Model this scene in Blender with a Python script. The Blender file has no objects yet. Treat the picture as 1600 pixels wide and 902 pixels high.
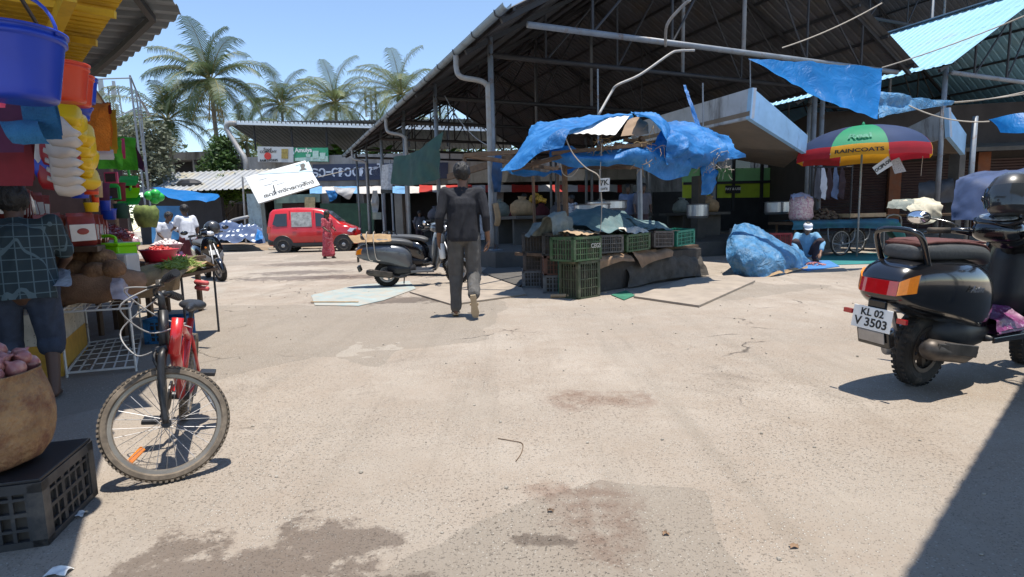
import bpy, bmesh, math, random
from mathutils import Vector, Matrix, noise as mnoise
R = math.radians; PI = math.pi
scene = bpy.context.scene
COL = scene.collection

# ------------------------------------------------------------------ camera, world, sun, exposure
EYE = 1.1; FOC = 870.0
PITCH = math.atan(106 / FOC); ROLL = R(1.4)
cam_data = bpy.data.cameras.new('camera'); cam = bpy.data.objects.new('camera', cam_data); COL.objects.link(cam)
cam_data.sensor_width = 36.0; cam_data.lens = 36.0 * FOC / 1600.0
cam_data.clip_start = 0.05; cam_data.clip_end = 2000.0
CR = Matrix.Rotation(PI / 2 - PITCH, 3, 'X') @ Matrix.Rotation(-ROLL, 3, 'Z')
cam.matrix_world = Matrix.Translation((0, 0, EYE)) @ CR.to_4x4()
scene.camera = cam

world = bpy.data.worlds.new('World'); scene.world = world; world.use_nodes = True
wn = world.node_tree.nodes; wl = world.node_tree.links
sky = wn.new('ShaderNodeTexSky'); sky.sky_type = 'NISHITA'; sky.sun_disc = False
SUN_DX, SUN_DY = -0.10, 0.07                      # shadow displacement per metre of height
sun_dir = Vector((SUN_DX, SUN_DY, -1)).normalized()
sky.sun_elevation = math.asin(-sun_dir.z)
sky.sun_rotation = math.atan2(-sun_dir.x, -sun_dir.y)
sky.altitude = 0; sky.air_density = 1.0; sky.dust_density = 0.05; sky.ozone_density = 1.6
bg = wn['Background']; bg.inputs['Strength'].default_value = 0.125
wl.new(sky.outputs[0], bg.inputs[0])
sl = bpy.data.lights.new('sun', 'SUN'); sl.energy = 4.0; sl.angle = R(0.5); sl.color = (1.0, 0.94, 0.84)
so = bpy.data.objects.new('sun', sl); COL.objects.link(so)
so.rotation_euler = sun_dir.to_track_quat('-Z', 'Y').to_euler(); so.location = (0, 0, 30)
scene.view_settings.view_transform = 'Standard'; scene.view_settings.look = 'None'
scene.view_settings.gamma = 1.0; scene.view_settings.use_curve_mapping = False
scene.view_settings.exposure = 0.82
scene.cycles.use_denoising = True
scene.cycles.max_bounces = 7; scene.cycles.diffuse_bounces = 4; scene.cycles.glossy_bounces = 3
scene.cycles.transmission_bounces = 4; scene.cycles.transparent_max_bounces = 8
scene.cycles.sample_clamp_indirect = 6.0; scene.cycles.caustics_reflective = False; scene.cycles.caustics_refractive = False

def ray(px, py): return CR @ Vector(((px - 800) / FOC, (451 - py) / FOC, -1))
def A(px, py, Y):                                  # world point seen at a photo pixel, Y metres ahead
    d = ray(px, py); return Vector((0, 0, EYE)) + d * (Y / d.y)
def G(px, py, z=0.0):                              # world point seen at a photo pixel, at height z
    d = ray(px, py); return Vector((0, 0, EYE)) + d * ((z - EYE) / d.z)
def V(*a): return Vector(a)

# ------------------------------------------------------------------ materials
MATS = {}
def M(name, col, rough=0.6, metal=0.0, var=0.18, vs=5.0, bump=0.0, bs=30.0, dirt=None, dscale=2.0, dlo=0.5, dhi=0.7,
      coat=0.0, trans=0.0, alpha=1.0, transl=0.0, emit=0.0, spec=0.5, streak=False, bd=0.01):
    if name in MATS: return MATS[name]
    m = bpy.data.materials.new(name); m.use_nodes = True; MATS[name] = m
    N = m.node_tree.nodes; L = m.node_tree.links; b = N['Principled BSDF']
    tc = N.new('ShaderNodeTexCoord'); vec = tc.outputs['Object']
    nz = N.new('ShaderNodeTexNoise'); nz.inputs['Scale'].default_value = vs; nz.inputs['Detail'].default_value = 5
    nz.inputs['Roughness'].default_value = 0.62; L.new(vec, nz.inputs['Vector'])
    r = N.new('ShaderNodeValToRGB'); L.new(nz.outputs['Fac'], r.inputs[0])
    r.color_ramp.elements[0].position = 0.3; r.color_ramp.elements[1].position = 0.7
    lo = [max(0, c * (1 - var)) for c in col[:3]] + [1]; hi = [min(1, c * (1 + var)) for c in col[:3]] + [1]
    r.color_ramp.elements[0].color = lo; r.color_ramp.elements[1].color = hi
    out = r.outputs[0]
    if dirt:
        n2 = N.new('ShaderNodeTexNoise'); n2.inputs['Scale'].default_value = dscale; n2.inputs['Detail'].default_value = 7
        n2.inputs['Roughness'].default_value = 0.7
        if streak:
            mp = N.new('ShaderNodeMapping'); mp.inputs['Scale'].default_value = (1, 1, 0.18); L.new(vec, mp.inputs[0]); L.new(mp.outputs[0], n2.inputs['Vector'])
        else: L.new(vec, n2.inputs['Vector'])
        mr = N.new('ShaderNodeMapRange'); mr.inputs[1].default_value = dlo; mr.inputs[2].default_value = dhi; L.new(n2.outputs['Fac'], mr.inputs[0])
        mx = N.new('ShaderNodeMix'); mx.data_type = 'RGBA'; L.new(mr.outputs[0], mx.inputs[0]); L.new(out, mx.inputs[6])
        mx.inputs[7].default_value = list(dirt[:3]) + [1]; out = mx.outputs[2]
    L.new(out, b.inputs['Base Color'])
    rr = N.new('ShaderNodeMapRange'); rr.inputs[3].default_value = max(0.02, rough - 0.08); rr.inputs[4].default_value = min(1, rough + 0.1)
    L.new(nz.outputs['Fac'], rr.inputs[0]); L.new(rr.outputs[0], b.inputs['Roughness'])
    b.inputs['Metallic'].default_value = metal; b.inputs['Specular IOR Level'].default_value = spec
    b.inputs['Coat Weight'].default_value = coat; b.inputs['Coat Roughness'].default_value = 0.08
    b.inputs['Transmission Weight'].default_value = trans; b.inputs['Alpha'].default_value = alpha
    if emit: L.new(out, b.inputs['Emission Color']); b.inputs['Emission Strength'].default_value = emit
    if bump:
        n3 = N.new('ShaderNodeTexNoise'); n3.inputs['Scale'].default_value = bs; n3.inputs['Detail'].default_value = 4; L.new(vec, n3.inputs['Vector'])
        bp = N.new('ShaderNodeBump'); bp.inputs['Strength'].default_value = bump; bp.inputs['Distance'].default_value = bd
        if bd > .02: n3.inputs['Distortion'].default_value = 1.5; n3.inputs['Roughness'].default_value = .6
        L.new(n3.outputs['Fac'], bp.inputs['Height']); L.new(bp.outputs[0], b.inputs['Normal'])
    if transl:
        t = N.new('ShaderNodeBsdfTranslucent'); L.new(out, t.inputs[0]); mix = N.new('ShaderNodeMixShader'); mix.inputs[0].default_value = transl
        L.new(b.outputs[0], mix.inputs[1]); L.new(t.outputs[0], mix.inputs[2]); L.new(mix.outputs[0], N['Material Output'].inputs[0])
    return m

def grid_mat(name, a, b2, sx, sy, sz, width=0.12, rough=0.8, off=0.0):        # woven check
    if name in MATS: return MATS[name]
    m = bpy.data.materials.new(name); m.use_nodes = True; MATS[name] = m
    N = m.node_tree.nodes; L = m.node_tree.links; b = N['Principled BSDF']
    tc = N.new('ShaderNodeTexCoord'); sp = N.new('ShaderNodeSeparateXYZ'); L.new(tc.outputs['Object'], sp.inputs[0])
    acc = None
    for i, s in enumerate((sx, sy, sz)):
        if not s: continue
        mu = N.new('ShaderNodeMath'); mu.operation = 'MULTIPLY'; mu.inputs[1].default_value = s; L.new(sp.outputs[i], mu.inputs[0])
        fr = N.new('ShaderNodeMath'); fr.operation = 'FRACT'; L.new(mu.outputs[0], fr.inputs[0])
        lt = N.new('ShaderNodeMath'); lt.operation = 'LESS_THAN'; lt.inputs[1].default_value = width; L.new(fr.outputs[0], lt.inputs[0])
        if acc is None: acc = lt
        else:
            mxx = N.new('ShaderNodeMath'); mxx.operation = 'MAXIMUM'; L.new(acc.outputs[0], mxx.inputs[0]); L.new(lt.outputs[0], mxx.inputs[1]); acc = mxx
    mx = N.new('ShaderNodeMix'); mx.data_type = 'RGBA'; L.new(acc.outputs[0], mx.inputs[0])
    mx.inputs[6].default_value = list(a) + [1]; mx.inputs[7].default_value = list(b2) + [1]
    L.new(mx.outputs[2], b.inputs['Base Color']); b.inputs['Roughness'].default_value = rough
    return m

# ------------------------------------------------------------------ mesh builder
def frame_of(d):
    d = Vector(d).normalized(); up = Vector((0, 0, 1)) if abs(d.z) < 0.95 else Vector((0, 1, 0))
    a = d.cross(up).normalized(); return a, d.cross(a).normalized()
class MB:
    def __init__(s): s.v = []; s.f = []; s.mi = []; s.cur = 0
    def add(s, vs, fs, mi=None):
        n = len(s.v); s.v += [Vector(p) for p in vs]; s.f += [tuple(i + n for i in f) for f in fs]; s.mi += [s.cur if mi is None else mi] * len(fs); return s
    def box(s, c, d, rz=0, rot=None, mi=None):
        x, y, z = d[0] / 2, d[1] / 2, d[2] / 2
        vs = [V(i, j, k) for k in (-z, z) for j in (-y, y) for i in (-x, x)]
        m = rot if rot is not None else Matrix.Rotation(rz, 3, 'Z')
        vs = [m @ p + Vector(c) for p in vs]
        return s.add(vs, [(0, 2, 3, 1), (4, 5, 7, 6), (0, 1, 5, 4), (2, 6, 7, 3), (0, 4, 6, 2), (1, 3, 7, 5)], mi)
    def beam(s, p, q, w, h, mi=None):               # rectangular bar between two points
        p = Vector(p); q = Vector(q); d = (q - p).normalized(); up = V(0, 0, 1) if abs(d.z) < 0.95 else V(0, 1, 0)
        a = d.cross(up).normalized() * w / 2; b = a.cross(d).normalized() * h / 2
        vs = [p - a - b, p + a - b, p + a + b, p - a + b, q - a - b, q + a - b, q + a + b, q - a + b]
        return s.add(vs, [(0, 1, 2, 3), (7, 6, 5, 4), (0, 4, 5, 1), (1, 5, 6, 2), (2, 6, 7, 3), (3, 7, 4, 0)], mi)
    def tube(s, pts, r, n=8, cap=True, mi=None, closed=False):
        pts = [Vector(p) for p in pts]; k = len(pts); vs = []; fs = []
        rs = r if isinstance(r, (list, tuple)) else [r] * k
        a = None
        for i, p in enumerate(pts):
            if closed: d = pts[(i + 1) % k] - pts[i - 1]
            else: d = pts[min(i + 1, k - 1)] - pts[max(i - 1, 0)]
            if d.length < 1e-9: d = V(0, 0, 1)
            d.normalize()
            if a is None: a, b = frame_of(d)
            else:
                a = (a - d * a.dot(d))
                if a.length < 1e-6: a, b = frame_of(d)
                a.normalize(); b = d.cross(a)
            for j in range(n):
                t = 2 * PI * j / n; vs.append(p + (a * math.cos(t) + b * math.sin(t)) * rs[i])
        for i in range(k if closed else k - 1):
            for j in range(n):
                i2 = (i + 1) % k
                fs.append((i * n + j, i * n + (j + 1) % n, i2 * n + (j + 1) % n, i2 * n + j))
        if cap and not closed: fs.append(tuple(range(n - 1, -1, -1))); fs.append(tuple((k - 1) * n + j for j in range(n)))
        return s.add(vs, fs, mi)
    def cyl(s, p, q, r, n=12, r2=None, mi=None): return s.tube([p, q], [r, r if r2 is None else r2], n, mi=mi)
    def lathe(s, prof, n=20, mat=None, mi=None, cap=True):    # profile of (r, z)
        m = mat or Matrix.Identity(4); vs = []; fs = []; k = len(prof)
        for r, z in prof:
            for j in range(n): t = 2 * PI * j / n; vs.append(m @ V(r * math.cos(t), r * math.sin(t), z))
        for i in range(k - 1):
            for j in range(n): fs.append((i * n + j, i * n + (j + 1) % n, (i + 1) * n + (j + 1) % n, (i + 1) * n + j))
        if cap and prof[0][0] > 1e-5: fs.append(tuple(range(n - 1, -1, -1)))
        if cap and prof[-1][0] > 1e-5: fs.append(tuple((k - 1) * n + j for j in range(n)))
        return s.add(vs, fs, mi)
    def ball(s, c, r, n=10, m=7, rot=None, mi=None):  # ellipsoid
        rx, ry, rz = (r, r, r) if not isinstance(r, (tuple, list)) else r; c = Vector(c)
        rot = rot or Matrix.Identity(3)
        vs = [c + rot @ V(0, 0, -rz)]; fs = []
        for i in range(1, m):
            ph = -PI / 2 + PI * i / m
            for j in range(n): t = 2 * PI * j / n; vs.append(c + rot @ V(rx * math.cos(ph) * math.cos(t), ry * math.cos(ph) * math.sin(t), rz * math.sin(ph)))
        vs.append(c + rot @ V(0, 0, rz)); top = len(vs) - 1
        for j in range(n): fs.append((0, 1 + (j + 1) % n, 1 + j)); fs.append((top, top - n + j, top - n + (j + 1) % n))
        for i in range(m - 2):
            for j in range(n): a = 1 + i * n; fs.append((a + j, a + (j + 1) % n, a + n + (j + 1) % n, a + n + j))
        return s.add(vs, fs, mi)
    def cap(s, p, q, r1, r2, n=10):                 # capsule
        p = Vector(p); q = Vector(q); s.ball(p, r1, n, 6); s.ball(q, r2, n, 6); s.tube([p, q], [r1, r2], n); return s
    def loft(s, rings, cap=True, mi=None):
        n = len(rings[0]); vs = [p for r in rings for p in r]; fs = []
        for i in range(len(rings) - 1):
            for j in range(n): fs.append((i * n + j, i * n + (j + 1) % n, (i + 1) * n + (j + 1) % n, (i + 1) * n + j))
        if cap: fs.append(tuple(range(n - 1, -1, -1))); fs.append(tuple((len(rings) - 1) * n + j for j in range(n)))
        return s.add(vs, fs, mi)
    def prism(s, outline, vec, mi=None):            # polygon outline (3D points) extruded by a vector
        n = len(outline); o = [Vector(p) for p in outline]; vec = Vector(vec)
        fs = [tuple(range(n - 1, -1, -1)), tuple(range(n, 2 * n))] + [(i, (i + 1) % n, n + (i + 1) % n, n + i) for i in range(n)]
        return s.add(o + [p + vec for p in o], fs, mi)
    def sheet(s, ctrl, nu=24, nv=24, amp=0.03, sc=2.5, seed=0, thick=0.0, fine=0.3, mi=None, ragged=0.0):
        rows = len(ctrl); cols = len(ctrl[0]); C = [[Vector(p) for p in r] for r in ctrl]
        def cr(a, b, c, d, t): return 0.5 * ((2 * b) + (c - a) * t + (2 * a - 5 * b + 4 * c - d) * t * t + (3 * b - a - 3 * c + d) * t ** 3)
        def ev(row, u):
            x = u * (len(row) - 1); i = min(int(x), len(row) - 2); t = x - i
            g = lambda k: row[max(0, min(len(row) - 1, k))]
            a = g(i - 1) if i > 0 else g(0) * 2 - g(1); d = g(i + 2) if i + 2 < len(row) else g(len(row) - 1) * 2 - g(len(row) - 2)
            return cr(a, g(i), g(i + 1), d, t)
        P = []
        off = V(seed * 7.3, seed * 3.1, seed * 1.7); rm = Matrix.Rotation(seed * 1.3, 3, V(.3, 1, .5).normalized()); fa, fb, fc = rm @ V(1, 0, 0), rm @ V(0, 1, 0), rm @ V(0, 0, 1)
        for i in range(nv + 1):
            v = i / nv; line = [ev([C[k][j] for k in range(rows)], v) for j in range(cols)]
            P.append([ev(line, j / nu) for j in range(nu + 1)])
        vs = []
        for i in range(nv + 1):
            for j in range(nu + 1):
                p = P[i][j]; du = P[i][min(nu, j + 1)] - P[i][max(0, j - 1)]; dv = P[min(nv, i + 1)][j] - P[max(0, i - 1)][j]
                nn = du.cross(dv); nn = nn.normalized() if nn.length > 1e-9 else V(0, 0, 1)
                q = p * sc + off
                q1 = V(q.dot(fa) * 1.5, q.dot(fb) * .42, q.dot(fc) * .7); q2 = V(q.dot(fb) * 2.6, q.dot(fa) * .9, q.dot(fc)); w = (0.42 - abs(mnoise.noise(q1 + mnoise.noise_vector(q * .5) * .5)) ** .8) * 1.7 + (0.4 - abs(mnoise.noise(q2)) ** .75) * (fine + .2) + mnoise.noise(q * .7) * .5 + (0.4 - abs(mnoise.noise(q1 * 4)) ** .8) * fine * .3
                e = V(0, 0, 0)
                if ragged and (i in (0, nv) or j in (0, nu)): e = mnoise.noise_vector(p * 9 + off) * ragged
                vs.append(p + nn * w * amp + e)
        W = nu + 1; fs = [(i * W + j, i * W + j + 1, (i + 1) * W + j + 1, (i + 1) * W + j) for i in range(nv) for j in range(nu)]
        return s.add(vs, fs, mi)
    def jitter(s, amp, sc=3.0, seed=0):
        off = V(seed * 5.1, seed, seed * 2.3); s.v = [p + mnoise.noise_vector(p * sc + off) * amp for p in s.v]; return s
    def build(s, name, mat, parent=None, loc=None, world=False, smooth=False, label=None, cat=None, group=None, kind=None, rotz=0, recalc=True, bevel=0.0, sub=0, remesh=0.0, relax=0, rot=None, pivot=None):
        pv = V(0, 0, 0)
        if world and parent is not None: pv = Vector(parent.location)
        elif world:
            xs = [p.x for p in s.v]; ys = [p.y for p in s.v]; zs = [p.z for p in s.v]
            pv = V((min(xs) + max(xs)) / 2, (min(ys) + max(ys)) / 2, min(zs)) if pivot is None else Vector(pivot); loc = pv
        me = bpy.data.meshes.new(name)
        me.from_pydata([p - pv for p in s.v], [], s.f); me.update()
        mats = mat if isinstance(mat, (list, tuple)) else [mat]
        for m in mats: me.materials.append(m)
        if len(mats) > 1: me.polygons.foreach_set('material_index', s.mi)
        if recalc:
            bm = bmesh.new(); bm.from_mesh(me); bmesh.ops.recalc_face_normals(bm, faces=bm.faces); bm.to_mesh(me); bm.free()
        o = bpy.data.objects.new(name, me); COL.objects.link(o)
        if bevel or sub or remesh or relax:
            if remesh:
                md = o.modifiers.new('r', 'REMESH'); md.mode = 'VOXEL'; md.voxel_size = remesh
            if relax:
                md = o.modifiers.new('s', 'SMOOTH'); md.factor = 0.5; md.iterations = relax
            if bevel:
                md = o.modifiers.new('b', 'BEVEL'); md.width = bevel; md.segments = 2; md.limit_method = 'ANGLE'; md.angle_limit = R(35)
            if sub:
                md = o.modifiers.new('u', 'SUBSURF'); md.levels = sub; md.render_levels = sub
            bpy.context.view_layer.update()
            dg = bpy.context.evaluated_depsgraph_get(); ne = bpy.data.meshes.new_from_object(o.evaluated_get(dg))
            o.modifiers.clear(); o.data = ne; bpy.data.meshes.remove(me); me = ne; me.name = name
            if len(me.materials) == 0:
                for m in mats: me.materials.append(m)
        if smooth: me.polygons.foreach_set('use_smooth', [True] * len(me.polygons))
        if loc is not None: o.location = loc
        if rotz: o.rotation_euler.z = rotz
        if rot is not None: o.rotation_euler = rot
        if parent is not None: o.parent = parent
        tag(o, label, cat, group, kind)
        return o
def tag(o, label=None, cat=None, group=None, kind=None):
    if label: o['label'] = label
    if cat: o['category'] = cat
    if group: o['group'] = group
    if kind: o['kind'] = kind
    return o
def thing(name, label, cat, loc=(0, 0, 0), rotz=0, group=None, rot=None):
    o = bpy.data.objects.new(name, None); COL.objects.link(o); o.empty_display_size = 0.2
    o.location = loc; o.rotation_euler = rot if rot is not None else (0, 0, rotz); tag(o, label, cat, group); return o
def copy_tree(o, parent=None):
    c = o.copy(); COL.objects.link(c)
    if parent is not None: c.parent = parent
    for ch in list(o.children): copy_tree(ch, c)
    return c
def text_mb(txt, size=1.0, bold=0.0, depth=0.002, mat=None, align='CENTER', shear=0.0, sx=1.0):
    cu = bpy.data.curves.new('t', 'FONT'); cu.body = txt; cu.size = size; cu.align_x = align; cu.align_y = 'CENTER'
    cu.extrude = depth; cu.offset = bold; cu.shear = shear; cu.resolution_u = 3
    ob = bpy.data.objects.new('t', cu); COL.objects.link(ob); bpy.context.view_layer.update()
    me = bpy.data.meshes.new_from_object(ob.evaluated_get(bpy.context.evaluated_depsgraph_get()))
    b = MB(); m = mat or Matrix.Identity(4)
    b.add([m @ V(v.co.x * sx, v.co.y, v.co.z) for v in me.vertices], [tuple(p.vertices) for p in me.polygons])
    bpy.data.objects.remove(ob); bpy.data.curves.remove(cu); bpy.data.meshes.remove(me); return b
def plane_mat(o, ux, uy):                           # matrix whose x,y axes lie along ux,uy
    ux = Vector(ux).normalized(); uy = Vector(uy); uy = (uy - ux * uy.dot(ux)).normalized(); n = ux.cross(uy)
    m = Matrix((ux, uy, n)).transposed().to_4x4(); m.translation = Vector(o); return m
def catenary(p, q, sag, n=14):
    p = Vector(p); q = Vector(q); return [p.lerp(q, i / n) + V(0, 0, -sag * 4 * (i / n) * (1 - i / n)) for i in range(n + 1)]
def spline(pts, n=6):
    P = [Vector(p) for p in pts]; out = []
    for i in range(len(P) - 1):
        a = P[max(0, i - 1)]; b = P[i]; c = P[i + 1]; d = P[min(len(P) - 1, i + 2)]
        for k in range(n):
            t = k / n; out.append(0.5 * ((2 * b) + (c - a) * t + (2 * a - 5 * b + 4 * c - d) * t * t + (3 * b - a - 3 * c + d) * t ** 3))
    out.append(P[-1]); return out

# ------------------------------------------------------------------ shared materials
m_galv = M('galvanised_sheet', (0.20, 0.235, 0.28), 0.55, 0.1, 0.2, 1.5, dirt=(0.13, 0.13, 0.13), dscale=1.3)
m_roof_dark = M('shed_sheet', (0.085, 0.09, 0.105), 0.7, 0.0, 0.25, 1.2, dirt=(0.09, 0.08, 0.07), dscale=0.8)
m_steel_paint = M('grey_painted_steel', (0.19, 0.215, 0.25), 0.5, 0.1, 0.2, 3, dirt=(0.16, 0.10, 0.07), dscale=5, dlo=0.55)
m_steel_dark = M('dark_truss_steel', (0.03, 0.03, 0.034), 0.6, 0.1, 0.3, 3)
m_pvc = M('weathered_pvc', (0.28, 0.28, 0.28), 0.5, 0, 0.12, 4, dirt=(0.25, 0.2, 0.16), dscale=6)
m_gutter = M('gutter_metal', (0.20, 0.26, 0.31), 0.5, 0.1, 0.15, 2, dirt=(0.12, 0.12, 0.12), dscale=3)
m_wood = M('weathered_wood', (0.12, 0.075, 0.045), 0.85, 0, 0.35, 7, 0.4, 60)
m_wood_l = M('pale_wood', (0.38, 0.27, 0.16), 0.8, 0, 0.3, 8, 0.3, 60)
m_conc = M('dirty_concrete', (0.085, 0.078, 0.07), 0.9, 0, 0.25, 3, 0.4, 40, dirt=(0.08, 0.075, 0.065), dscale=2.2)
m_tarp = M('blue_tarpaulin', (0.01, 0.16, 0.46), 0.55, 0, 0.3, 3, 0.7, 3.5, bd=.07, transl=0.25, dirt=(0.09, 0.27, 0.52), dscale=3, dlo=0.5, dhi=0.8)
m_tarp_l = M('pale_blue_tarpaulin', (0.05, 0.20, 0.40), 0.5, 0, 0.35, 4, 1.0, 4.5, bd=.09, transl=0.15, dirt=(0.16, 0.28, 0.40), dscale=5, dlo=0.45, dhi=0.7)
m_black = M('black_plastic', (0.018, 0.018, 0.02), 0.45, 0, 0.3, 8)
m_rubber = M('rubber', (0.022, 0.021, 0.02), 0.85, 0, 0.3, 12, 0.3, 80, dirt=(0.13, 0.10, 0.075), dscale=9, dlo=0.5, dhi=0.8)
m_chrome = M('chrome', (0.6, 0.6, 0.62), 0.18, 1.0, 0.05)
m_alu = M('cast_aluminium', (0.35, 0.35, 0.36), 0.45, 0.8, 0.2, 10)
m_skin = M('brown_skin', (0.17, 0.085, 0.05), 0.55, 0, 0.1, 12)
m_skin_d = M('dark_skin', (0.095, 0.05, 0.032), 0.55, 0, 0.1, 12)
m_hair = M('black_hair', (0.012, 0.011, 0.011), 0.5, 0, 0.3, 30, 0.8, 120)
m_sack = M('jute', (0.33, 0.22, 0.12), 0.95, 0, 0.25, 10, 0.8, 130)
m_rope = M('pale_rope', (0.36, 0.32, 0.27), 0.8)
m_white = M('white_plastic', (0.75, 0.75, 0.73), 0.4, 0, 0.06)
m_card = M('cardboard', (0.36, 0.25, 0.15), 0.9, 0, 0.15, 5, 0.3, 20)
m_glass = M('dark_glass', (0.03, 0.035, 0.04), 0.08, 0, 0.1, 2, coat=0.5)
# ================================================================== GROUND
def ground_material():
    m = bpy.data.materials.new('worn_concrete_ground'); m.use_nodes = True
    N = m.node_tree.nodes; L = m.node_tree.links; b = N['Principled BSDF']
    tc = N.new('ShaderNodeTexCoord'); vec = tc.outputs['Object']
    def noise(sc, det=6, ro=0.6, v=None, dist=0.0):
        n = N.new('ShaderNodeTexNoise'); n.inputs['Scale'].default_value = sc; n.inputs['Detail'].default_value = det
        n.inputs['Roughness'].default_value = ro; n.inputs['Distortion'].default_value = dist; L.new(v or vec, n.inputs['Vector']); return n.outputs['Fac']
    def mr(i, a, c, lo=0.0, hi=1.0):
        n = N.new('ShaderNodeMapRange'); n.inputs[1].default_value = a; n.inputs[2].default_value = c; n.inputs[3].default_value = lo; n.inputs[4].default_value = hi; L.new(i, n.inputs[0]); return n.outputs[0]
    def mix(f, a, c):
        n = N.new('ShaderNodeMix'); n.data_type = 'RGBA'
        if isinstance(f, float): n.inputs[0].default_value = f
        else: L.new(f, n.inputs[0])
        for k, x in ((6, a), (7, c)):
            if isinstance(x, tuple): n.inputs[k].default_value = list(x) + [1]
            else: L.new(x, n.inputs[k])
        return n.outputs[2]
    def mth(op, a, c):
        n = N.new('ShaderNodeMath'); n.operation = op
        for k, x in ((0, a), (1, c)):
            if isinstance(x, (int, float)): n.inputs[k].default_value = x
            else: L.new(x, n.inputs[k])
        return n.outputs[0]
    base = mix(mr(noise(0.35, 8, 0.65), 0.35, 0.65), (0.28, 0.238, 0.195), (0.40, 0.345, 0.29))
    base = mix(mr(noise(1.7, 8, 0.7), 0.42, 0.68), base, (0.30, 0.245, 0.195))
    base = mix(mr(noise(0.9, 9, 0.75, dist=0.6), 0.58, 0.70, 0, 0.7), base, (0.19, 0.16, 0.13))     # old worn asphalt showing
    base = mix(mr(noise(6.0, 6, 0.7), 0.55, 0.75, 0, 0.35), base, (0.40, 0.355, 0.30))                 # dusty places
    pv = N.new('ShaderNodeTexVoronoi'); pv.inputs['Scale'].default_value = 0.33; pm = N.new('ShaderNodeMix'); pm.data_type = 'RGBA'; pm.blend_type = 'LINEAR_LIGHT'; pm.inputs[0].default_value = .25
    pn = N.new('ShaderNodeTexNoise'); pn.inputs['Scale'].default_value = 1.2; pn.inputs['Detail'].default_value = 8; L.new(vec, pn.inputs['Vector']); L.new(vec, pm.inputs[6]); L.new(pn.outputs['Color'], pm.inputs[7]); L.new(pm.outputs[2], pv.inputs['Vector'])
    psep = N.new('ShaderNodeSeparateColor'); L.new(pv.outputs['Color'], psep.inputs[0]); base = mix(mr(psep.outputs[0], .55, .6, 0, .55), base, (0.23, 0.20, 0.165)); base = mix(mr(psep.outputs[1], .62, .66, 0, .4), base, (0.43, 0.385, 0.33))
    tm = N.new('ShaderNodeMapping'); tm.inputs['Rotation'].default_value = (0, 0, R(22)); tm.inputs['Scale'].default_value = (2.6, .16, 1); L.new(vec, tm.inputs[0]); base = mix(mr(noise(1.1, 6, 0.7, tm.outputs[0]), .52, .72, 0, .5), base, (0.21, 0.18, 0.145))
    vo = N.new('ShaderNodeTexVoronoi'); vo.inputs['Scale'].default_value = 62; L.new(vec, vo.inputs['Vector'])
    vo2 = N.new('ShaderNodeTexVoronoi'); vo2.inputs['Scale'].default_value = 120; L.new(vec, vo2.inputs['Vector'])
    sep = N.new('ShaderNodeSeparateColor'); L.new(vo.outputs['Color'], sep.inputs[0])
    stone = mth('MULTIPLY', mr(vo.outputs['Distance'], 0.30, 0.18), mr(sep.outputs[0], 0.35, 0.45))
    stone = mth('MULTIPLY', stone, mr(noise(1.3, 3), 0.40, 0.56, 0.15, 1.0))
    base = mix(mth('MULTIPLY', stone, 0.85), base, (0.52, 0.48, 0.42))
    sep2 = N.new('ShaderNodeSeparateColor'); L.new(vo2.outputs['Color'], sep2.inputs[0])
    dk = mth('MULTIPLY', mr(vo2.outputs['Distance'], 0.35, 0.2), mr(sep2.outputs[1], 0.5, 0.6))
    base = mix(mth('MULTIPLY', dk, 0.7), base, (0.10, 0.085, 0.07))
    # fine cracks, then flecks and pits with the pit shading put into the colour
    cv = N.new('ShaderNodeTexVoronoi'); cv.feature = 'DISTANCE_TO_EDGE'; cv.inputs['Scale'].default_value = 0.55
    nzv = N.new('ShaderNodeTexNoise'); nzv.inputs['Scale'].default_value = 1.6; nzv.inputs['Detail'].default_value = 7; L.new(vec, nzv.inputs['Vector'])
    vm = N.new('ShaderNodeMix'); vm.data_type = 'RGBA'; vm.blend_type = 'LINEAR_LIGHT'; vm.inputs[0].default_value = 0.35
    L.new(vec, vm.inputs[6]); L.new(nzv.outputs['Color'], vm.inputs[7]); L.new(vm.outputs[2], cv.inputs['Vector'])
    crack = mth('MULTIPLY', mr(cv.outputs['Distance'], 0.007, 0.001), mr(noise(0.7, 3), 0.54, 0.60))
    base = mix(mth('MULTIPLY', crack, 0.75), base, (0.055, 0.045, 0.038))
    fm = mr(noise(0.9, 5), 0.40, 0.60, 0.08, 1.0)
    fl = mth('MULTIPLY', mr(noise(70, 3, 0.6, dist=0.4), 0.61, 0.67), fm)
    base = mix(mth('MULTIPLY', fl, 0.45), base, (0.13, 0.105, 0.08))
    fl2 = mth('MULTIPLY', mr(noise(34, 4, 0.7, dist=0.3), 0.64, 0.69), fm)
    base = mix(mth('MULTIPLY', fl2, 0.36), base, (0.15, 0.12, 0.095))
    pit = mr(noise(22, 5, 0.8), 0.66, 0.74)
    base = mix(mth('MULTIPLY', pit, 0.45), base, (0.12, 0.10, 0.085))
    # damp patches: ellipse + noise edge
    damp = None; geo = vec
    sx = N.new('ShaderNodeSeparateXYZ'); L.new(geo, sx.inputs[0])
    en = noise(4.5, 9, 0.72); wet = None; red = None
    spots = [(-0.88, 1.60, 0.44, 0.30, 'w'), (-0.66, 1.84, 0.24, 0.13, 'w'), (0.12, 2.15, 0.13, 0.10, 'r'), (0.30, 1.95, 0.20, 0.26, 'r'), (0.10, 1.80, 0.10, 0.05, 'w'), (-5.7, 16.2, 1.5, 0.9, 'w'), (-5.0, 13.2, 1.1, 0.6, 'w'),
             (-3.6, 17.5, 1.4, 1.0, 'r'), (-4.4, 11.8, 1.6, 0.5, 'w'), (-1.6, 8.0, 1.2, 0.35, 'w'), (-2.9, 11.8, 1.8, 0.6, 'r'), (0.5, 3.3, 0.35, 0.18, 'r')]
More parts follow.
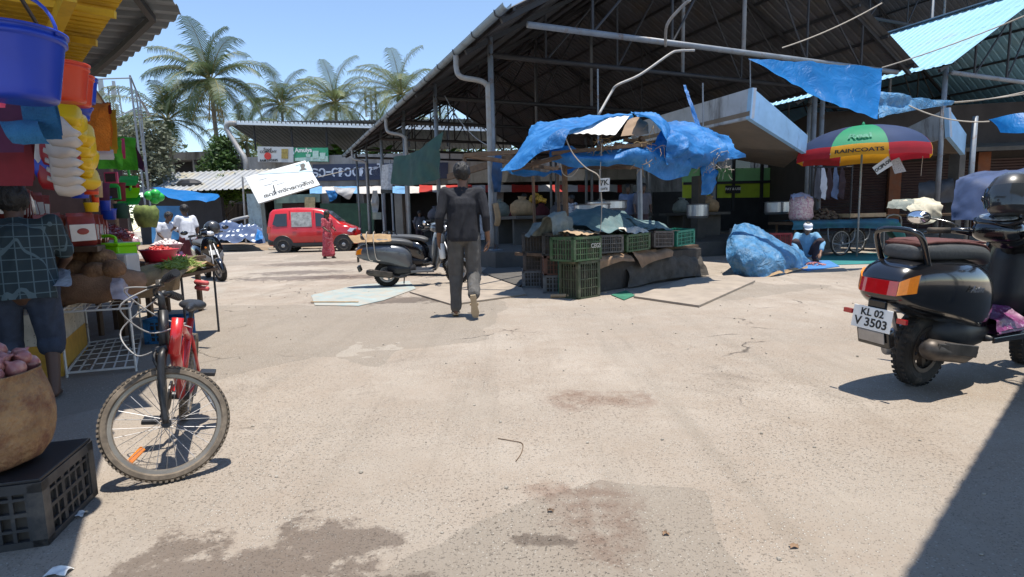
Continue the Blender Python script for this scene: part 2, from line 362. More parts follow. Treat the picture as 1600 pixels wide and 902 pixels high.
    for x, y, a, c, t in spots:
        dx = mth('DIVIDE', mth('SUBTRACT', sx.outputs[0], x), a); dy = mth('DIVIDE', mth('SUBTRACT', sx.outputs[1], y), c)
        d = mth('SQRT', mth('ADD', mth('MULTIPLY', dx, dx), mth('MULTIPLY', dy, dy)), 0)
        d = mth('ADD', d, mth('MULTIPLY', mth('SUBTRACT', en, 0.5), 4.2)); k = mr(d, 1.10, 0.80)
        if t == 'w': wet = k if wet is None else mth('MAXIMUM', wet, k)
        else: red = k if red is None else mth('MAXIMUM', red, k)
    dkb = N.new('ShaderNodeMix'); dkb.data_type = 'RGBA'; dkb.blend_type = 'MULTIPLY'; L.new(mth('MULTIPLY', wet, 0.8), dkb.inputs[0]); L.new(base, dkb.inputs[6]); dkb.inputs[7].default_value = (0.42, 0.38, 0.36, 1)
    rdb = N.new('ShaderNodeMix'); rdb.data_type = 'RGBA'; rdb.blend_type = 'MULTIPLY'; L.new(mth('MULTIPLY', mth('MULTIPLY', red, mr(noise(9, 5), 0.35, 0.6)), 0.8), rdb.inputs[0]); L.new(dkb.outputs[2], rdb.inputs[6]); rdb.inputs[7].default_value = (0.62, 0.50, 0.46, 1)
    L.new(rdb.outputs[2], b.inputs['Base Color'])
    L.new(mr(wet, 0, 1, 0.92, 0.55), b.inputs['Roughness']); b.inputs['Specular IOR Level'].default_value = 0.3
    h = mth('ADD', mth('MULTIPLY', stone, 0.5), mth('MULTIPLY', noise(30, 7, 0.75), 1.3))
    h = mth('SUBTRACT', h, mth('MULTIPLY', crack, 1.2)); h = mth('SUBTRACT', h, mth('MULTIPLY', pit, 0.5))
    h = mth('ADD', h, mth('MULTIPLY', noise(4, 4), 1.5))
    bp = N.new('ShaderNodeBump'); bp.inputs['Strength'].default_value = 0.9; bp.inputs['Distance'].default_value = 0.010
    h = mth('SUBTRACT', h, mth('MULTIPLY', fl, 1.2)); L.new(h, bp.inputs['Height']); L.new(bp.outputs[0], b.inputs['Normal'])
    return m
g = MB(); S = 400
g.add([V(-S, -S, 0), V(S, -S, 0), V(S, S, 0), V(-S, S, 0)], [(0, 1, 2, 3)])
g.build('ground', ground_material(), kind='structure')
# earth verge at the foot of the far shops
m_earth = M('dry_earth', (0.27, 0.20, 0.14), 0.95, 0, 0.3, 3, 0.8, 25, dirt=(0.12, 0.09, 0.06), dscale=1.5)
b = MB(); rnd = random.Random(4)
b.sheet([[V(-30, 26.5, .02), V(-22, 26.3, .02), V(-14, 26.2, .02), V(-6, 26.3, .02)], [V(-30, 29, .16), V(-22, 29, .22), V(-14, 29, .2), V(-6, 29, .12)], [V(-30, 35, .12), V(-22, 35, .14), V(-14, 35, .1), V(-6, 35, .1)]], 60, 30, 0.07, 0.8, 3)
b.build('verge', m_earth, kind='structure', smooth=True)

# gravel / loose stones
b = MB(); rnd = random.Random(8)
for i in range(420):
    x = rnd.uniform(-5, 7); y = rnd.uniform(1.5, 12); r = rnd.uniform(0.003, 0.009) * (1 + y * 0.08)
    b.ball((x, y, r * 0.4), (r, r * rnd.uniform(.6, 1), r * .7), 5, 4)
for i in range(160):
    p = G(rnd.uniform(380, 640), rnd.uniform(372, 392)); r = rnd.uniform(0.03, 0.11); b.ball((p.x, p.y, r * .4), (r, r * .8, r * .6), 5, 4)
b.jitter(0.004, 60).build('gravel', M('stones', (0.30, 0.27, 0.23), 0.9, 0, 0.4, 30), kind='stuff')

# ================================================================== MARKET SHEDS
def corrugated(mb, P0, U, Vd, lu, lv, pitch=0.25, h=0.035, thick=0.004, sag=0.0):
    """sheet from P0 spanning lu along U (rib direction) and lv along Vd, ribs every pitch"""
    U = Vector(U).normalized(); Vd = Vector(Vd).normalized(); n = U.cross(Vd).normalized()
    if n.z < 0: n = -n
    prof = []; k = int(lv / pitch)
    for i in range(k):
        a = i * pitch
        prof += [(a, 0), (a + pitch * .62, 0), (a + pitch * .72, h), (a + pitch * .90, h)]
    prof.append((k * pitch, 0)); nu = 4
    vs = []; W = len(prof)
    for j in range(nu + 1):
        for a, z in prof: vs.append(P0 + U * lu * j / nu + Vd * a + n * (z - sag * 4 * (j / nu) * (1 - j / nu)))
    fs = [(j * W + i, j * W + i + 1, (j + 1) * W + i + 1, (j + 1) * W + i) for j in range(nu) for i in range(W - 1)]
    mb.add(vs, fs)
TH = R(23.5)
UU = V(math.cos(TH), math.sin(TH), 0); VV = V(-math.sin(TH), math.cos(TH), 0); ZZ = V(0, 0, 1)
SO = V(0.12, 10.7, 0)
def SP(s, t, z=0): return SO + UU * s + VV * t + ZZ * z
PL = 0.40                                            # plinth height
def shed(name, label, s0, s1, t0, t1, ze, zr, ts, cols_s, foot, cat='market shed', purl=1.05, sheets=True):
    sm = (s0 + s1) / 2; half = sm - s0; base = SP(s0, t0)
    T = thing(name, label, cat, base)
    for side in (0, 1):
        b = MB()
        if side == 0: a = SP(s0, t0, ze); d = SP(sm, t0, zr) - a
        else: a = SP(s1, t0, ze); d = SP(sm, t0, zr) - a
        corrugated(b, a, d, VV, d.length, t1 - t0, 0.25, 0.04 if name == 'market_shed' else 0.018)
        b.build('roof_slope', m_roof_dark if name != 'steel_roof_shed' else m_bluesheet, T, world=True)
    b = MB(); b.beam(SP(sm, t0, zr + .03), SP(sm, t1, zr + .03), .4, .03); b.build('ridge_cap', m_galv, T, world=True)
    nP = int(half / purl)
    for side in (0, 1):
        for i in range(nP + 1):
            f = (i + .15) / (nP + .3); s = s0 + half * f if side == 0 else s1 - half * f; z = ze + (zr - ze) * f - .045
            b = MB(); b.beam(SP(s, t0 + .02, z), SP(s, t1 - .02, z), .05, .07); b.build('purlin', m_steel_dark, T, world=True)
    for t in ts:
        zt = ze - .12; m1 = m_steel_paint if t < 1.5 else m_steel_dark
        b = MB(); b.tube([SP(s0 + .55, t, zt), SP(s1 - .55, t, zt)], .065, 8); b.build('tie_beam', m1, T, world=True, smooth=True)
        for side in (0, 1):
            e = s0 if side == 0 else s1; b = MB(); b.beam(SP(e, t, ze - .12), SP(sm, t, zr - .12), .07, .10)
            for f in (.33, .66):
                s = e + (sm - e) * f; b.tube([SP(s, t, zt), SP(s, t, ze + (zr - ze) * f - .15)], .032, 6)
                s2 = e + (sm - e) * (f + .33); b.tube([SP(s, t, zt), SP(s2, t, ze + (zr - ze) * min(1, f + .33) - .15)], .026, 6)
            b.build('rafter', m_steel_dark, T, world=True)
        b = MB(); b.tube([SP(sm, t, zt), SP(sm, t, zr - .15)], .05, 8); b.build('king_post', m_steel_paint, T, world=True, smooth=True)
    for t in cols_s:
        for s in foot:
            b = MB(); b.tube([SP(s, t, PL), SP(s, t, ze + min(abs(s - s0), abs(s1 - s)) / half * (zr - ze) - .06)], .065, 10); b.box(SP(s, t, PL + .015), (.26, .26, .03), TH)
            b.build('column', m_steel_paint, T, world=True, smooth=True)
    return T
m_bluesheet = M('light_blue_sheet', (0.22, 0.44, 0.60), 0.5, 0.05, 0.1, 0.6, dirt=(0.22, 0.34, 0.40), dscale=.6)
L1 = 24.0; W1 = 12.3
T1 = shed('market_shed', 'large open steel market shed with dark corrugated gable roof over the stalls in the centre', 0, W1, 0.25, L1, 5.0, 8.35,
     (0.5, 2.6, 7.2, 11.5, 16, 20, 23.5), (2.6, 7.2, 11.5, 16, 20, 23.5), (0.6,))
# gutter with brackets along the left eave
b = MB(); sec = []
for t in (0, L1 * .5, L1):
    ring = []
    for k in range(9): a = PI + PI * k / 8; ring.append(SP(-.09 + .09 * math.cos(a), t, 5.0 + .02 + .10 * math.sin(a)))
    for k in range(8, -1, -1): a = PI + PI * k / 8; ring.append(SP(-.09 + .082 * math.cos(a), t, 5.0 + .028 + .09 * math.sin(a)))
    sec.append(ring)
b.loft(sec); b.build('gutter', m_gutter, T1, world=True, smooth=False)
for i in range(19):
    t = .4 + i * 1.28; b = MB(); b.tube([SP(-.19, t, 5.03), SP(-.17, t, 4.93), SP(-.09, t, 4.9), SP(0.0, t, 4.94), SP(.06, t, 4.99)], .012, 5); b.build('gutter_bracket', m_steel_dark, T1, world=True)
for t in (3.0, 11.3, 20.2):                            # downpipes with swan necks
    b = MB(); b.tube(spline([SP(-.09, t, 4.93), SP(-.09, t, 4.62), SP(-.02, t - .1, 4.42), SP(.35, t - .3, 4.32), SP(.50, t - .38, 4.2), SP(.52, t - .4, 3.9), SP(.50, t - .42, PL + .1)], 5), .062, 10)
    b.build('downpipe', m_pvc, T1, world=True, smooth=True)
# right row: paired pipe columns and lattice
for t in (2.6, 7.2, 11.5, 16, 20):
    for ds in (0, .34):
        b = MB(); b.tube([SP(W1 - 1.05 + ds, t, PL), SP(W1 - 1.05 + ds, t, 5.35)], .07, 10); b.build('column', m_steel_paint, T1, world=True, smooth=True)
# rods hanging under the roof, cable conduit
for px, y0, y1, Y in ((934, 108, 178, 12.5), (1172, 92, 140, 14.2), (1098, 130, 190, 13)):
    b = MB(); b.tube([A(px, y0, Y), A(px + 1, y1 + 55, Y)], .018, 6); b.build('hanger_rod', m_steel_paint, T1, world=True)
b = MB(); b.tube(spline([A(1078, 0, 11), A(1062, 14, 11.3), A(1042, 40, 11.6), A(1040, 72, 12.2)], 5), .03, 7); b.build('conduit', m_pvc, T1, world=True, smooth=True)
b = MB(); b.tube(spline([A(1085, 79, 12.7), A(1060, 80, 12.6), A(1046, 85, 12.5), A(1000, 117, 12.2), A(965, 133, 12), A(955, 145, 12), A(935, 180, 11.6)], 5), .028, 7); b.build('conduit', m_pvc, T1, world=True, smooth=True)
b = MB(); b.tube(catenary(A(695, 150, 16.5), A(777, 232, 13.2), .3), .012, 5); b.build('cable', m_pvc, T1, world=True)

T2 = shed('steel_roof_shed', 'open market shed with light blue sheet roof right of the largest shed', 12.75, 22.6, -0.3, 22, 5.0, 7.75,
     (0, 4.5, 9, 13.5, 18), (0.2, 4.5, 9, 13.5, 18), (13.4, 22.0))
T3 = shed('tall_market_shed', 'tall open steel shed rising behind the light blue roof at top right', 16.6, 31.5, 6.0, 26, 9.2, 13.4,
     (6.4, 11, 16, 21, 25.6), (6.4, 11, 16, 21, 25.6), (23.2, 31.0), purl=1.4)

# concrete plinths under the sheds
for (s0, s1, t0, t1, lab) in ((0.35, 11.9, 2.0, 23.8, 'low dirty concrete platform under the largest shed'), (13.1, 22.5, 3.2, 20, 'low concrete platform under the light blue roofed shed')):
    b = MB(); b.prism([SP(s0, t0, -.02), SP(s1, t0, -.02), SP(s1, t1, -.02), SP(s0, t1, -.02)], (0, 0, PL + .02))
    b.build('platform', m_conc, world=True, label=lab, cat='platform', bevel=.02)

# concrete market counters inside
n = 0
for (s, t, ln) in ((2.6, 4.6, 3.4), (2.6, 9, 3.4), (2.6, 13.5, 3.4), (6.9, 5.5, 3.6), (6.9, 10.2, 3.6), (6.9, 15, 3.6), (10.3, 5.5, 2.6), (10.3, 11, 3)):
    T = thing('market_counter', ['concrete market counter nearest the left front column of the big shed', 'concrete market counter second from the front in the left row of the big shed', 'concrete market counter at the far end of the left row in the big shed',
              'concrete market counter at the front of the middle row in the big shed', 'concrete market counter midway down the middle row in the big shed', 'concrete market counter at the back of the middle row in the big shed',
              'concrete market counter behind the white canopy slab', 'concrete market counter deep behind the white canopy slab'][n], 'counter', SP(s, t, PL), group='concrete counters inside the big shed')
    n += 1
    b = MB(); b.prism([SP(s - .55, t, PL + .74), SP(s + .55, t, PL + .74), SP(s + .55, t + ln, PL + .74), SP(s - .55, t + ln, PL + .74)], (0, 0, .09)); b.build('slab', m_conc, T, world=True)
    for k in (0.15, .5, .85):
        b = MB(); b.prism([SP(s - .42, t + ln * k - .06, PL), SP(s + .42, t + ln * k - .06, PL), SP(s + .42, t + ln * k + .06, PL), SP(s - .42, t + ln * k + .06, PL)], (0, 0, .735)); b.build('pier', m_conc, T, world=True)

# sloping concrete canopies
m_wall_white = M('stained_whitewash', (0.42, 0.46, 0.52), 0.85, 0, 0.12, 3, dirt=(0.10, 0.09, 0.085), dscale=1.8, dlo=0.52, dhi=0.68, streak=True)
m_wall_skylit = M('skylit_tint_wash', (0.30, 0.50, 0.72), 0.8, 0, 0.12, 3, dirt=(0.10, 0.14, 0.2), dscale=2.2, dlo=0.56, dhi=0.66, streak=True)  # blue skylight on the canopy fronts, put into the wash colour
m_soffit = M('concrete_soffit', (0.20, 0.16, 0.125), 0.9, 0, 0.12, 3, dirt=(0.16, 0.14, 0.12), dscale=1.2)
def canopy(label, near, near_b, left_far, left_far_b, right_far, right_far_b, back, under):
    T = thing('concrete_canopy', label, 'canopy', (near_b.x, near_b.y, 0), group='sloping concrete canopies')
    dv = VV * .12; 
    b = MB(); b.prism([near, left_far, left_far_b, near_b], UU * .12); b.build('side_fascia', m_wall_white, T, world=True)
    o = VV * -.004
    b = MB(); b.prism([near + o - UU * .003, right_far + o, right_far_b + o, near_b + o - UU * .003], VV * .12); b.build('front_fascia', m_wall_skylit, T, world=True)
    b = MB(); lb = left_far_b + V(0, 0, .06); nb = near_b + V(0, 0, .06) + VV * .02; rb = right_far_b + V(0, 0, .06) + VV * .02
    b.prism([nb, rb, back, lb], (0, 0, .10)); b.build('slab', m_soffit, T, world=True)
    for q in under: b = MB(); b.box((q.x, q.y, (PL + q.z) / 2), (.3, .3, q.z - PL), TH); b.build('pillar', m_conc, T, world=True)
    return T
n0 = A(1176, 137, 12.6); nb = A(1172, 185, 12.6)
canopy('white stained concrete canopy slab with a skylight-tinted blue front behind the blue tarp stall', n0, nb, n0 + VV * 4.4 + V(0, 0, -.05), nb + VV * 4.4, A(1262, 212, 13.6), A(1259, 240, 13.6), A(1225, 262, 17.5),
       [SP(8.2, 4.2, 2.35), SP(8.2, 8.0, 2.35)])
n0 = A(1482, 168, 16.0); nb = A(1484, 214, 16.0)
canopy('grey concrete canopy slab above the shuttered shops behind the umbrella', n0, nb, A(1392, 212, 18.5), A(1398, 236, 18.5), A(1510, 210, 16.6), A(1507, 242, 16.6), A(1450, 245, 19.5),
       [A(1492, 300, 17.5).copy() + V(0, 0, 1.2)])

# ================================================================== SKYLINE BLUE TARPS overhead, ropes
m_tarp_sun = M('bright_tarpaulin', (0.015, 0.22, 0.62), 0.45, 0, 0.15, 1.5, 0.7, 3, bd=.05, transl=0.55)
b = MB()
p00 = A(1170, 90, 10.4); p01 = A(1270, 97, 10.6); p02 = A(1380, 106, 10.8)
b.sheet([[p00, p01, p02], [A(1200, 108, 10.3), A(1285, 140, 10.35), A(1377, 146, 10.5)], [A(1230, 124, 10.2), A(1295, 157, 10.1), A(1372, 186, 10.2)]], 30, 18, .05, 1.6, 5)
b.build('tarpaulin', m_tarp_sun, world=True, smooth=True, label='bright blue triangular tarpaulin strung from the front tie beam of the largest shed', cat='tarpaulin')
b = MB()
b.sheet([[A(1375, 140, 10.6), A(1425, 150, 10.9), A(1488, 158, 11.4)], [A(1373, 165, 10.5), A(1420, 164, 10.8), A(1486, 161, 11.4)], [A(1372, 186, 10.3), A(1405, 176, 10.6), A(1484, 164, 11.4)]], 30, 14, .09, 2.2, 8)
b.build('tarpaulin', m_tarp_l, world=True, smooth=True, label='crumpled paler blue tarpaulin twisted along the ropes just right of the bright triangular one', cat='tarpaulin')
b = MB()
b.sheet([[A(1544, 186, 10), A(1575, 181, 9.8), A(1625, 173, 9.5)], [A(1556, 197, 9.9), A(1585, 197, 9.6), A(1625, 190, 9.3)], [A(1562, 207, 9.8), A(1590, 208, 9.5), A(1625, 204, 9.2)]], 20, 12, .05, 2, 3)
b.build('tarpaulin', m_tarp_sun, world=True, smooth=True, label='small blue tarpaulin hanging at the right edge of the picture', cat='tarpaulin')
for (p, q, sg, lab) in ((A(1378, 106, 10.8), A(1640, 8, 9), .05, 'pale rope running from the blue tarp corner up across the sheet roof'), (A(1486, 160, 11.4), A(1640, 140, 10), .03, 'upper rope tying the crumpled tarp to the right'),
                        (A(1486, 161, 11.4), A(1640, 133, 12), .06, 'lower rope of the pair tying the crumpled tarp to the right'), (A(1420, 165, 10.7), A(1546, 190, 10), .1, 'thin cord between the crumpled tarp and the small blue tarp'),
                        (A(1222, 75, 11), A(1378, 5, 11), .06, 'thin wire across the underside of the big shed roof')):
    b = MB(); b.tube(catenary(p, q, sg), .012, 5); b.build('rope', m_rope, world=True, label=lab, cat='rope')

# right side: pole and dark shop row with shutters
m_shut = M('brown_shutter', (0.035, 0.014, 0.012), 0.6, 0.1, 0.25, 4, dirt=(0.03, 0.025, 0.02), dscale=2)
m_orange_wall = M('ochre_plaster', (0.18, 0.06, 0.025), 0.85, 0, 0.2, 3, dirt=(0.15, 0.08, 0.05))
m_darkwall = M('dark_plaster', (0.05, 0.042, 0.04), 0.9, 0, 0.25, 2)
rb0 = V(11.5, 21.5, 0); rdir = V(.985, -.17, 0).normalized(); rn = V(.17, .985, 0)
T = thing('shop_row', 'dark row of shuttered shops with ochre pillars behind the umbrella', 'building', rb0)
b = MB(); b.prism([rb0 + rn * .3 + ZZ * .0, rb0 + rdir * 16 + rn * .3, rb0 + rdir * 16 + rn * 6, rb0 + rn * 6], (0, 0, 4.9)); b.build('wall', m_darkwall, T, world=True)
b = MB(); b.prism([rb0 - rn * .9 - rdir * .3 + ZZ * 3.1, rb0 + rdir * 16.2 - rn * .9 + ZZ * 3.1, rb0 + rdir * 16.2 + rn * .29 + ZZ * 3.35, rb0 - rdir * .3 + rn * .29 + ZZ * 3.35], (0, 0, .14)); b.build('roof', m_conc, T, world=True)
for k in range(6):
    q = rb0 + rdir * (k * 2.9); b = MB(); b.prism([q - rdir * .2, q + rdir * .2, q + rdir * .2 + rn * .3, q - rdir * .2 + rn * .3], (0, 0, 3.15)); b.build('pillar', m_orange_wall if k in (1, 2) else m_darkwall, T, world=True)
    if k < 5:
        b = MB(); p = q + rdir * .22 + rn * .16; w = 2.46; prof = []
        for i in range(26):
            z = .35 + i * .1; prof += [(z, 0), (z + .06, .03)]
        vs = []; 
        for z, d in prof: vs += [p + ZZ * z - rn * d, p + rdir * w + ZZ * z - rn * d]
        b.add(vs, [(2 * i, 2 * i + 1, 2 * i + 3, 2 * i + 2) for i in range(len(prof) - 1)]); b.build('shutter', m_shut, T, world=True)
        b = MB(); b.prism([q + rdir * .2 - rn * .6, q + rdir * 2.7 - rn * .6, q + rdir * 2.7 + rn * .3, q + rdir * .2 + rn * .3], (0, 0, .35)); b.build('doorstep', m_conc, T, world=True)
b = MB(); b.tube([A(1524, 182, 16.5), V(A(1513, 330, 16.5).x, 16.5, 0)], .07, 10); b.build('pole', m_steel_paint, world=True, smooth=True, label='grey steel pole standing before the shuttered shops right of the umbrella', cat='pole')
# out-of-frame awning behind right that shades the lower right corner
T = thing('shop_awning', 'corrugated awning roof above and behind the camera on the right', 'awning', (4, 1, 0))
e0 = V(-0.25, 0.3, 3.3); e1 = V(5.9, 6.6, 3.3); e0 = V(G(1410, 902).x, G(1410, 902).y, 0); e1 = V(G(1600, 590).x, G(1600, 590).y, 0); dd = (e1 - e0).normalized(); nrm = V(dd.y, -dd.x, 0)
sh = V(-SUN_DX, -SUN_DY, 1) * 3.4
b = MB(); corrugated(b, e0 - dd * 1.5 + sh, nrm, dd, 6.0, 8.5, .2, .03); b.build('roof_sheet', m_galv, T, world=True)
for k in (0.3, 4.3, 8.2):
    for w in (0.6, 5.8):
        q = e0 - dd * 1.5 + dd * k + nrm * w + V(sh.x, sh.y, 0)
        if q.y > 1.0 and q.x < 3.6: continue
        b = MB(); b.tube([V(q.x, q.y, 0), V(q.x, q.y, sh.z - .03)], .04, 8); b.build('post', m_steel_paint, T, world=True)
# ================================================================== FAR BUILDINGS
m_grey_wall = M('grey_plaster', (0.25, 0.25, 0.25), 0.9, 0, 0.2, 1.2, dirt=(0.09, 0.085, 0.08), dscale=.9, streak=True)
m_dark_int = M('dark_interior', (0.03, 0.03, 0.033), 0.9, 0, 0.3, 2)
m_sign_navy = M('navy_sign', (0.018, 0.03, 0.075), 0.5, 0, 0.15, 2)
m_sign_white = M('white_sign', (0.48, 0.50, 0.51), 0.45, 0, 0.05, 2)
m_white_paint = M('white_paint', (0.8, 0.8, 0.78), 0.5, 0, 0.05)
m_green_sign = M('green_sign', (0.03, 0.30, 0.16), 0.45, 0, 0.15, 3)
m_letter = M('lettering_black', (0.02, 0.02, 0.02), 0.6)
m_red = M('red_paint', (0.55, 0.03, 0.02), 0.45)
m_greenwall = M('dark_green_cloth', (0.018, 0.06, 0.05), 0.8, 0, 0.25, 2, dirt=(0.03, 0.08, 0.06), dscale=2)
m_teal_wall = M('teal_board', (0.22, 0.34, 0.31), 0.6, 0, 0.15, 3)
m_strip_blue = M('blue_white_awning', (0.30, 0.48, 0.70), 0.6, 0, 0.5, 2.5)

bz = 37.0
def BP(px, py, Y=bz): return A(px, py, Y)
# --- long shop building behind the van
T = thing('shop_building', 'long flat roofed row of small shops with dark fronts behind the red van', 'building', V(-12, bz, 0))
x0 = BP(386, 300).x; x1 = 9.0
def zt(py, x=600, Y=bz): return A(x, py, Y).z
wallz = zt(243, 400); 
b = MB(); b.prism([V(x0, bz, zt(292, 500)), V(x1, bz, zt(292, 500)), V(x1, bz, zt(243, 500)), V(x0, bz, zt(243, 500))], (0, .25, 0)); b.build('parapet', m_grey_wall, T, world=True)
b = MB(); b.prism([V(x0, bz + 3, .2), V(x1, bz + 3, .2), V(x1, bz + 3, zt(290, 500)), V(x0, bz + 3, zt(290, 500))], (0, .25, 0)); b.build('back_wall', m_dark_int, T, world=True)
b = MB(); b.prism([V(x0, bz + .26, zt(290, 500)), V(x1, bz + .26, zt(290, 500)), V(x1, bz + 7, zt(290, 500)), V(x0, bz + 7, zt(290, 500))], (0, 0, .2)); b.build('roof', m_conc, T, world=True)
for px in (388, 430, 505, 560, 620, 690, 780, 880):
    X = BP(px, 300).x; b = MB(); b.prism([V(X - .25, bz + .3, .1), V(X + .25, bz + .3, .1), V(X + .25, bz + 3, .1), V(X - .25, bz + 3, .1)], (0, 0, zt(291, 500) - .1))
    b.build('wall', m_teal_wall if px in (430,) else m_grey_wall, T, world=True)
b = MB(); b.prism([BP(500, 318, bz - .1), BP(585, 318, bz - .1), BP(583, 385, bz - .1), BP(502, 385, bz - .1)], (0, .1, 0)); b.build('shutter', m_greenwall, T, world=True)
b = MB(); b.prism([BP(432, 318, bz - .06), BP(500, 316, bz - .06), BP(500, 303, bz - .06), BP(432, 305, bz - .06)], (0, .1, 0)); b.build('fascia_board', m_teal_wall, T, world=True)
b = MB(); b.prism([BP(432, 386, bz + .4), BP(478, 386, bz + .4), BP(478, 318, bz + .4), BP(432, 318, bz + .4)], (0, .1, 0)); b.build('shutter', M('maroon_shutter', (0.07, 0.03, 0.035), .6, 0, .2, 3), T, world=True)
b = MB(); b.prism([BP(476, 308, bz - .2), BP(492, 308, bz - .2), BP(492, 325, bz - .2), BP(476, 325, bz - .2)], (0, .06, 0)); b.build('notice', M('yellow_notice', (0.6, 0.5, 0.28), .6, 0, .3, 6), T, world=True)
# navy sign with Malayalam lettering
def text_on(o3, u3, up3, txt, size, mat, parent=None, name='lettering', **k):
    t = text_mb(txt, size, mat=plane_mat(o3, u3, up3), **k); return t.build(name, mat, parent, world=True, recalc=False)
T = thing('shop_sign', 'long navy blue shop sign with pale Malayalam letters on the parapet behind the red van', 'sign', BP(555, 282, bz - .15))
a0 = BP(488, 257, bz - .12); a1 = BP(660, 255, bz - .12); c0 = BP(490, 283, bz - .12)
b = MB(); b.prism([BP(488, 257, bz - .15), BP(700, 254, bz - .15), BP(700, 279, bz - .15), BP(490, 283, bz - .15)], (0, .12, 0)); b.build('board', m_sign_navy, T, world=True)
text_on(BP(562, 268, bz - .18), (1, 0, .0), (0, 0, 1), 'വാടാ‑നാനൽ ഭരണി', .95, M('pale_letter', (.5, .55, .65), .6), T, bold=.012, depth=.01)
# --- striped awnings
def awning(label, px0, px1, yt, yb, Y, mats, n, cat='awning', sag=.08):
    T = thing('awning', label, cat, A((px0 + px1) / 2, yb, Y)); 
    for k in range(n):
        f0 = k / n; f1 = (k + 1) / n; q = lambda f, y, YY: A(px0 + (px1 - px0) * f, y, YY)
        b = MB(); b.sheet([[q(f0, yt, Y + 1.2), q(f1, yt, Y + 1.2)], [q(f0, (yt + yb) / 2 + 1, Y + .4), q(f1, (yt + yb) / 2 + 1, Y + .4)], [q(f0, yb, Y), q(f1, yb, Y)]], 6, 6, .05, 1, k)
        b.build('panel', mats[k % len(mats)], T, world=True, smooth=True)
    return T
m_redw = M('red_sheet', (0.55, 0.035, 0.025), 0.6, 0, .2, 2, transl=.4); m_wht = M('white_sheet', (0.65, 0.62, 0.60), 0.6, 0, .15, 2, transl=.3)
m_blu = M('blue_awning_sheet', (0.16, 0.38, 0.68), 0.6, 0, .35, 2, transl=.3)
awning('blue and white tarpaulin awning over the shops right of the red van', 484, 655, 291, 302, 35.4, [m_blu, m_wht, m_blu, m_blu, m_wht, m_wht, m_blu], 9)
awning('red and white striped awning seen through the big shed', 655, 1006, 289, 300, 35.0, [m_redw, m_wht, m_redw, m_redw, m_wht], 17)
b = MB(); b.sheet([[A(520, 293, 35.2), A(556, 293, 35.2)], [A(528, 303, 35.0), A(552, 302, 35)], [A(543, 312, 35.1), A(546, 312, 35.1)]], 10, 10, .1, 1.5, 3)
b.build('tarpaulin', m_wht, world=True, smooth=True, label='white corner of tarpaulin drooping from the blue and white awning', cat='tarpaulin')
b = MB(); b.sheet([[A(508, 297, 35.1), A(528, 297, 35.1)], [A(512, 306, 35.0), A(526, 308, 35)], [A(516, 315, 35.1), A(522, 314, 35.1)]], 10, 10, .2, 1.5, 5)
b.build('tarpaulin', m_tarp, world=True, smooth=True, label='blue rag of tarpaulin hanging from the awning above the red van', cat='tarpaulin')

# --- open roof shelter above it
Yr = 38.0
T = thing('roof_shelter', 'white edged flat sheet roof on posts above the shops behind the van', 'shelter', A(560, 240, Yr))
m_white_gut = M('white_gutter', (0.72, 0.78, 0.82), .5, 0, .06)
m_shelter = M('shelter_sheet', (0.15, 0.18, 0.21), .7, 0, .2, 1)
r0 = A(352, 193, Yr); r1 = A(800, 205, Yr); 
b = MB(); corrugated(b, V(r0.x, Yr, r0.z + .1), V(0, 1, -.16), V(1, 0, -.012), 7, r1.x - r0.x, .3, .05); b.build('roof_sheet', m_shelter, T, world=True)
b = MB(); 
nn = 70
for i in range(nn):
    X = r0.x + (r1.x - r0.x) * i / nn; z = r0.z + (r1.z - r0.z) * i / nn - .13
    b.box((X + .1, Yr - .06, z + .23), (.16, .12, .16))
b.beam(V(r0.x, Yr - .05, r0.z), V(r1.x, Yr - .05, r1.z), .14, .14); b.build('edge_strip', m_white_gut, T, world=True)
for px in (400, 458, 512, 570, 640, 700, 770):
    X = A(px, 240, Yr + .5).x; b = MB(); b.tube([V(X, Yr + .5, 6.2), V(X, Yr + .5, r0.z - .1)], .06, 6); b.build('post', m_steel_dark, T, world=True)
for Yq in (Yr + 6.6,):
    for px in (372, 470, 560, 650, 740):
        X = A(px, 240, Yq).x; b = MB(); b.tube([V(X, Yq, 6.2), V(X, Yq, r0.z - 1.2)], .06, 6); b.build('post', m_steel_dark, T, world=True)
b = MB(); b.tube(spline([A(368, 193, 37.4), A(357, 194, 37.4), A(355, 203, 37.4), A(372, 232, 37.2), A(383, 250, 37.0), A(384, 280, 37.0)], 4), .17, 8); b.build('downpipe', m_pvc, T, world=True, smooth=True)

# --- billboards
T = thing('billboard', 'white billboard with a red round emblem above the shops', 'billboard', A(433, 253, 36.2))
b = MB(); b.prism([A(402, 229, 36.3), A(458, 230, 36.3), A(458, 254, 36.3), A(403, 253, 36.3)], (0, .1, 0)); b.build('panel', m_sign_white, T, world=True)
P = lambda x, y: A(x, y, 36.26)
text_on(P(418, 233.5), (1, 0, 0), (0, 0, 1), 'Food', .24, m_letter, T, bold=.005); text_on(P(419, 237.5), (1, 0, 0), (0, 0, 1), 'COMPANY', .22, m_letter, T, bold=.005)
text_on(P(420, 251), (1, 0, 0), (0, 0, 1), 'RAM STORES', .2, m_letter, T, bold=.005)
b = MB(); b.lathe([(0, 0), (.22, 0), (.22, .03), (0, .03)], 20, plane_mat(P(418.5, 244), (1, 0, 0), (0, 0, 1))); b.build('emblem', m_red, T, world=True)
b = MB(); b.prism([P(440, 233), P(450, 233), P(450, 248), P(440, 248)], (0, -.03, 0)); b.build('picture', M('ochre_print', (.32, .24, .06), .6, 0, .4, 8), T, world=True)
T = thing('billboard', 'green and white billboard reading Amulya above the shops', 'billboard', A(486, 253, 36.4))
b = MB(); b.prism([A(459, 231, 36.5), A(512, 231, 36.5), A(513, 253, 36.5), A(460, 252, 36.5)], (0, .1, 0)); b.build('panel', m_green_sign, T, world=True)
P = lambda x, y: A(x, y, 36.46)
